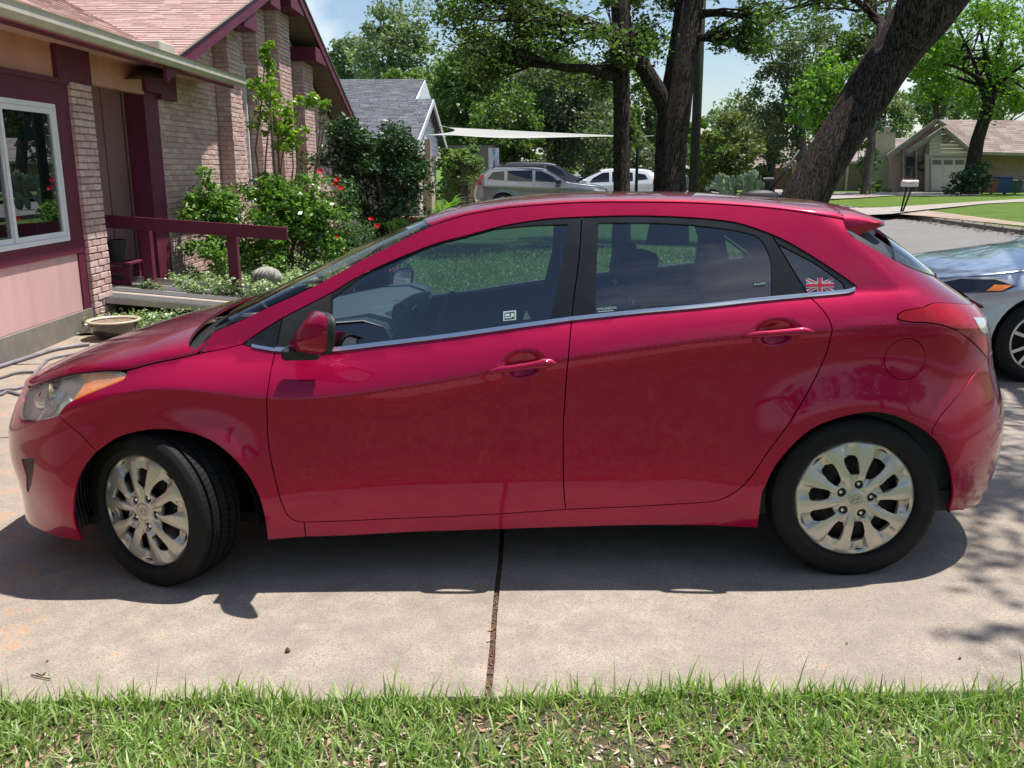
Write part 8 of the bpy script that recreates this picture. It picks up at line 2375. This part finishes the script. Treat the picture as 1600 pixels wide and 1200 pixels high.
xx = RNG.uniform(-0.75, 3.35, 260); P = np.stack([xx, edge(xx) + RNG.uniform(-0.12, 0.015, 260), G(xx, edge(xx)) - 0.012], 1)
blades('tall_grass', P, 0.15, 0.0075, L_GRASS, 'few taller grass blades standing out of the lawn edge', 0.45)
P = scatter(9000, -0.75, 3.35, -1.6, -0.79, lambda x, y: (y < edge(x)) * (0.5 + 0.5 * np.sin(x * 9) * np.cos(y * 14)))
blades('clover_weeds', P, 0.035, 0.011, L_GRASS, 'low broad weeds filling the gaps between the blades', 0.9, 2)
# leaf litter and chips under the blades
def litter(name, n, x0, x1, y0, y1, s0, s1, mat, label):
    q = MB()
    for k in range(n):
        x = random.uniform(x0, x1); y = random.uniform(y0, y1)
        if y > edge(x) - 0.005: continue
        z = g1(x, y) - 0.016 + random.random() * 0.014; s = random.uniform(s0, s1)
        M = Matrix.Translation((x, y, z)) @ Matrix.Rotation(random.uniform(0, 6.3), 4, 'Z') @ Matrix.Rotation(random.gauss(0, .35), 4, 'X') @ Matrix.Rotation(random.gauss(0, .3), 4, 'Y')
        w = random.uniform(0.35, 0.8)
        q.add([M @ Vector(p) for p in ((-s, 0, 0), (-s * .3, -s * w * .5, s * .08), (s * .5, -s * w * .4, s * .05), (s, 0, 0), (s * .4, s * w * .5, s * .1), (-s * .4, s * w * .45, s * .04))], [(0, 1, 2, 3, 4, 5)])
    return tag(q.build(name, mat), label, 'litter', kind='stuff')
def isl(name, a, b):
    q = NT(name); g = q.n('ShaderNodeNewGeometry'); q.col(q.ramp(g.outputs['Random Per Island'], [(0, a), (1, b)])).set(Roughness=0.85); return q.m
litter('leaf_litter', 4200, -0.75, 3.35, -1.5, -0.79, 0.007, 0.020, isl('brown_chips', (0.14, 0.07, 0.045), (0.42, 0.27, 0.18)), 'brown leaf fragments lying between the grass blades')
litter('pale_chips', 2200, -0.75, 3.35, -1.5, -0.79, 0.006, 0.017, isl('pale_chips', (0.42, 0.34, 0.28), (0.66, 0.58, 0.50)), 'pale bark and shell chips between the grass blades')
# acorn cap, dead leaves and twigs on the concrete
ac = at_z(450, 1028, 0.01); z = g1(ac[0], ac[1])
a_ = MB().lathe([(0.0005, 0.014), (0.006, 0.012), (0.0085, 0.006), (0.0088, 0.001), (0.006, -0.001)], 14).tube([(0, 0, 0.013), (0.002, 0, 0.018)], 0.0012, 5).build('acorn_cap', simple('acorn_brown', (0.10, 0.05, 0.04), 0.8, var=0.3, scale=100), smooth=True)
a_.location = (float(ac[0]), float(ac[1]), z + 0.001); tag(a_, 'single dark acorn cap on the sunlit concrete', 'acorn')
def flake(px, py, s, c, name, label, cat):
    p = at_z(px, py, 0.01); q = MB(); vs = []
    for k in range(8):
        a = 2 * PI * k / 8; r = s * random.uniform(0.6, 1.0) * (1.3 if k % 4 == 0 else 0.7); vs.append((r * math.cos(a), r * math.sin(a), random.uniform(0.001, s * 0.25)))
    q.add(vs + [(0, 0, 0.001)], [(k, (k + 1) % 8, 8) for k in range(8)])
    o = q.build(name, simple(name + '_brown', c, 0.85, var=0.3, scale=80)); o.location = (float(p[0]), float(p[1]), g1(p[0], p[1]) + 0.003); o.rotation_euler = (0, 0, random.uniform(0, 6)); return tag(o, label, cat)
flake(766, 1001, 0.011, (0.50, 0.20, 0.06), 'dead_leaf', 'small orange leaf lying in the slab joint', 'leaf')
flake(763, 1019, 0.010, (0.48, 0.34, 0.22), 'dead_leaf', 'pale beige leaf in the slab joint below the orange one', 'leaf')
flake(1320, 1038, 0.006, (0.03, 0.022, 0.02), 'dead_leaf', 'tiny black speck of leaf on the right slab', 'leaf')
flake(1495, 1067, 0.008, (0.10, 0.055, 0.04), 'dead_leaf', 'brown crumpled leaf near the right end of the grass edge', 'leaf')
flake(74, 1034, 0.007, (0.12, 0.06, 0.045), 'dead_leaf', 'tiny brown leaf near the left end of the slab', 'leaf')
tw = MB(); 
for (pts) in ([(50, 1062), (62, 1066), (80, 1070)], [(58, 1060), (66, 1064), (72, 1059)]):
    tw.tube([tuple(np.array(at_z(a, b, 0.0)) * [1, 1, 0] + [0, 0, g1(*at_z(a, b, 0.0)[:2]) + 0.006]) for a, b in pts], 0.0022, 5)
tag(tw.build('twig', simple('twig_brown', (0.06, 0.045, 0.035), 0.9)), 'short forked twig at the left grass edge', 'twig')
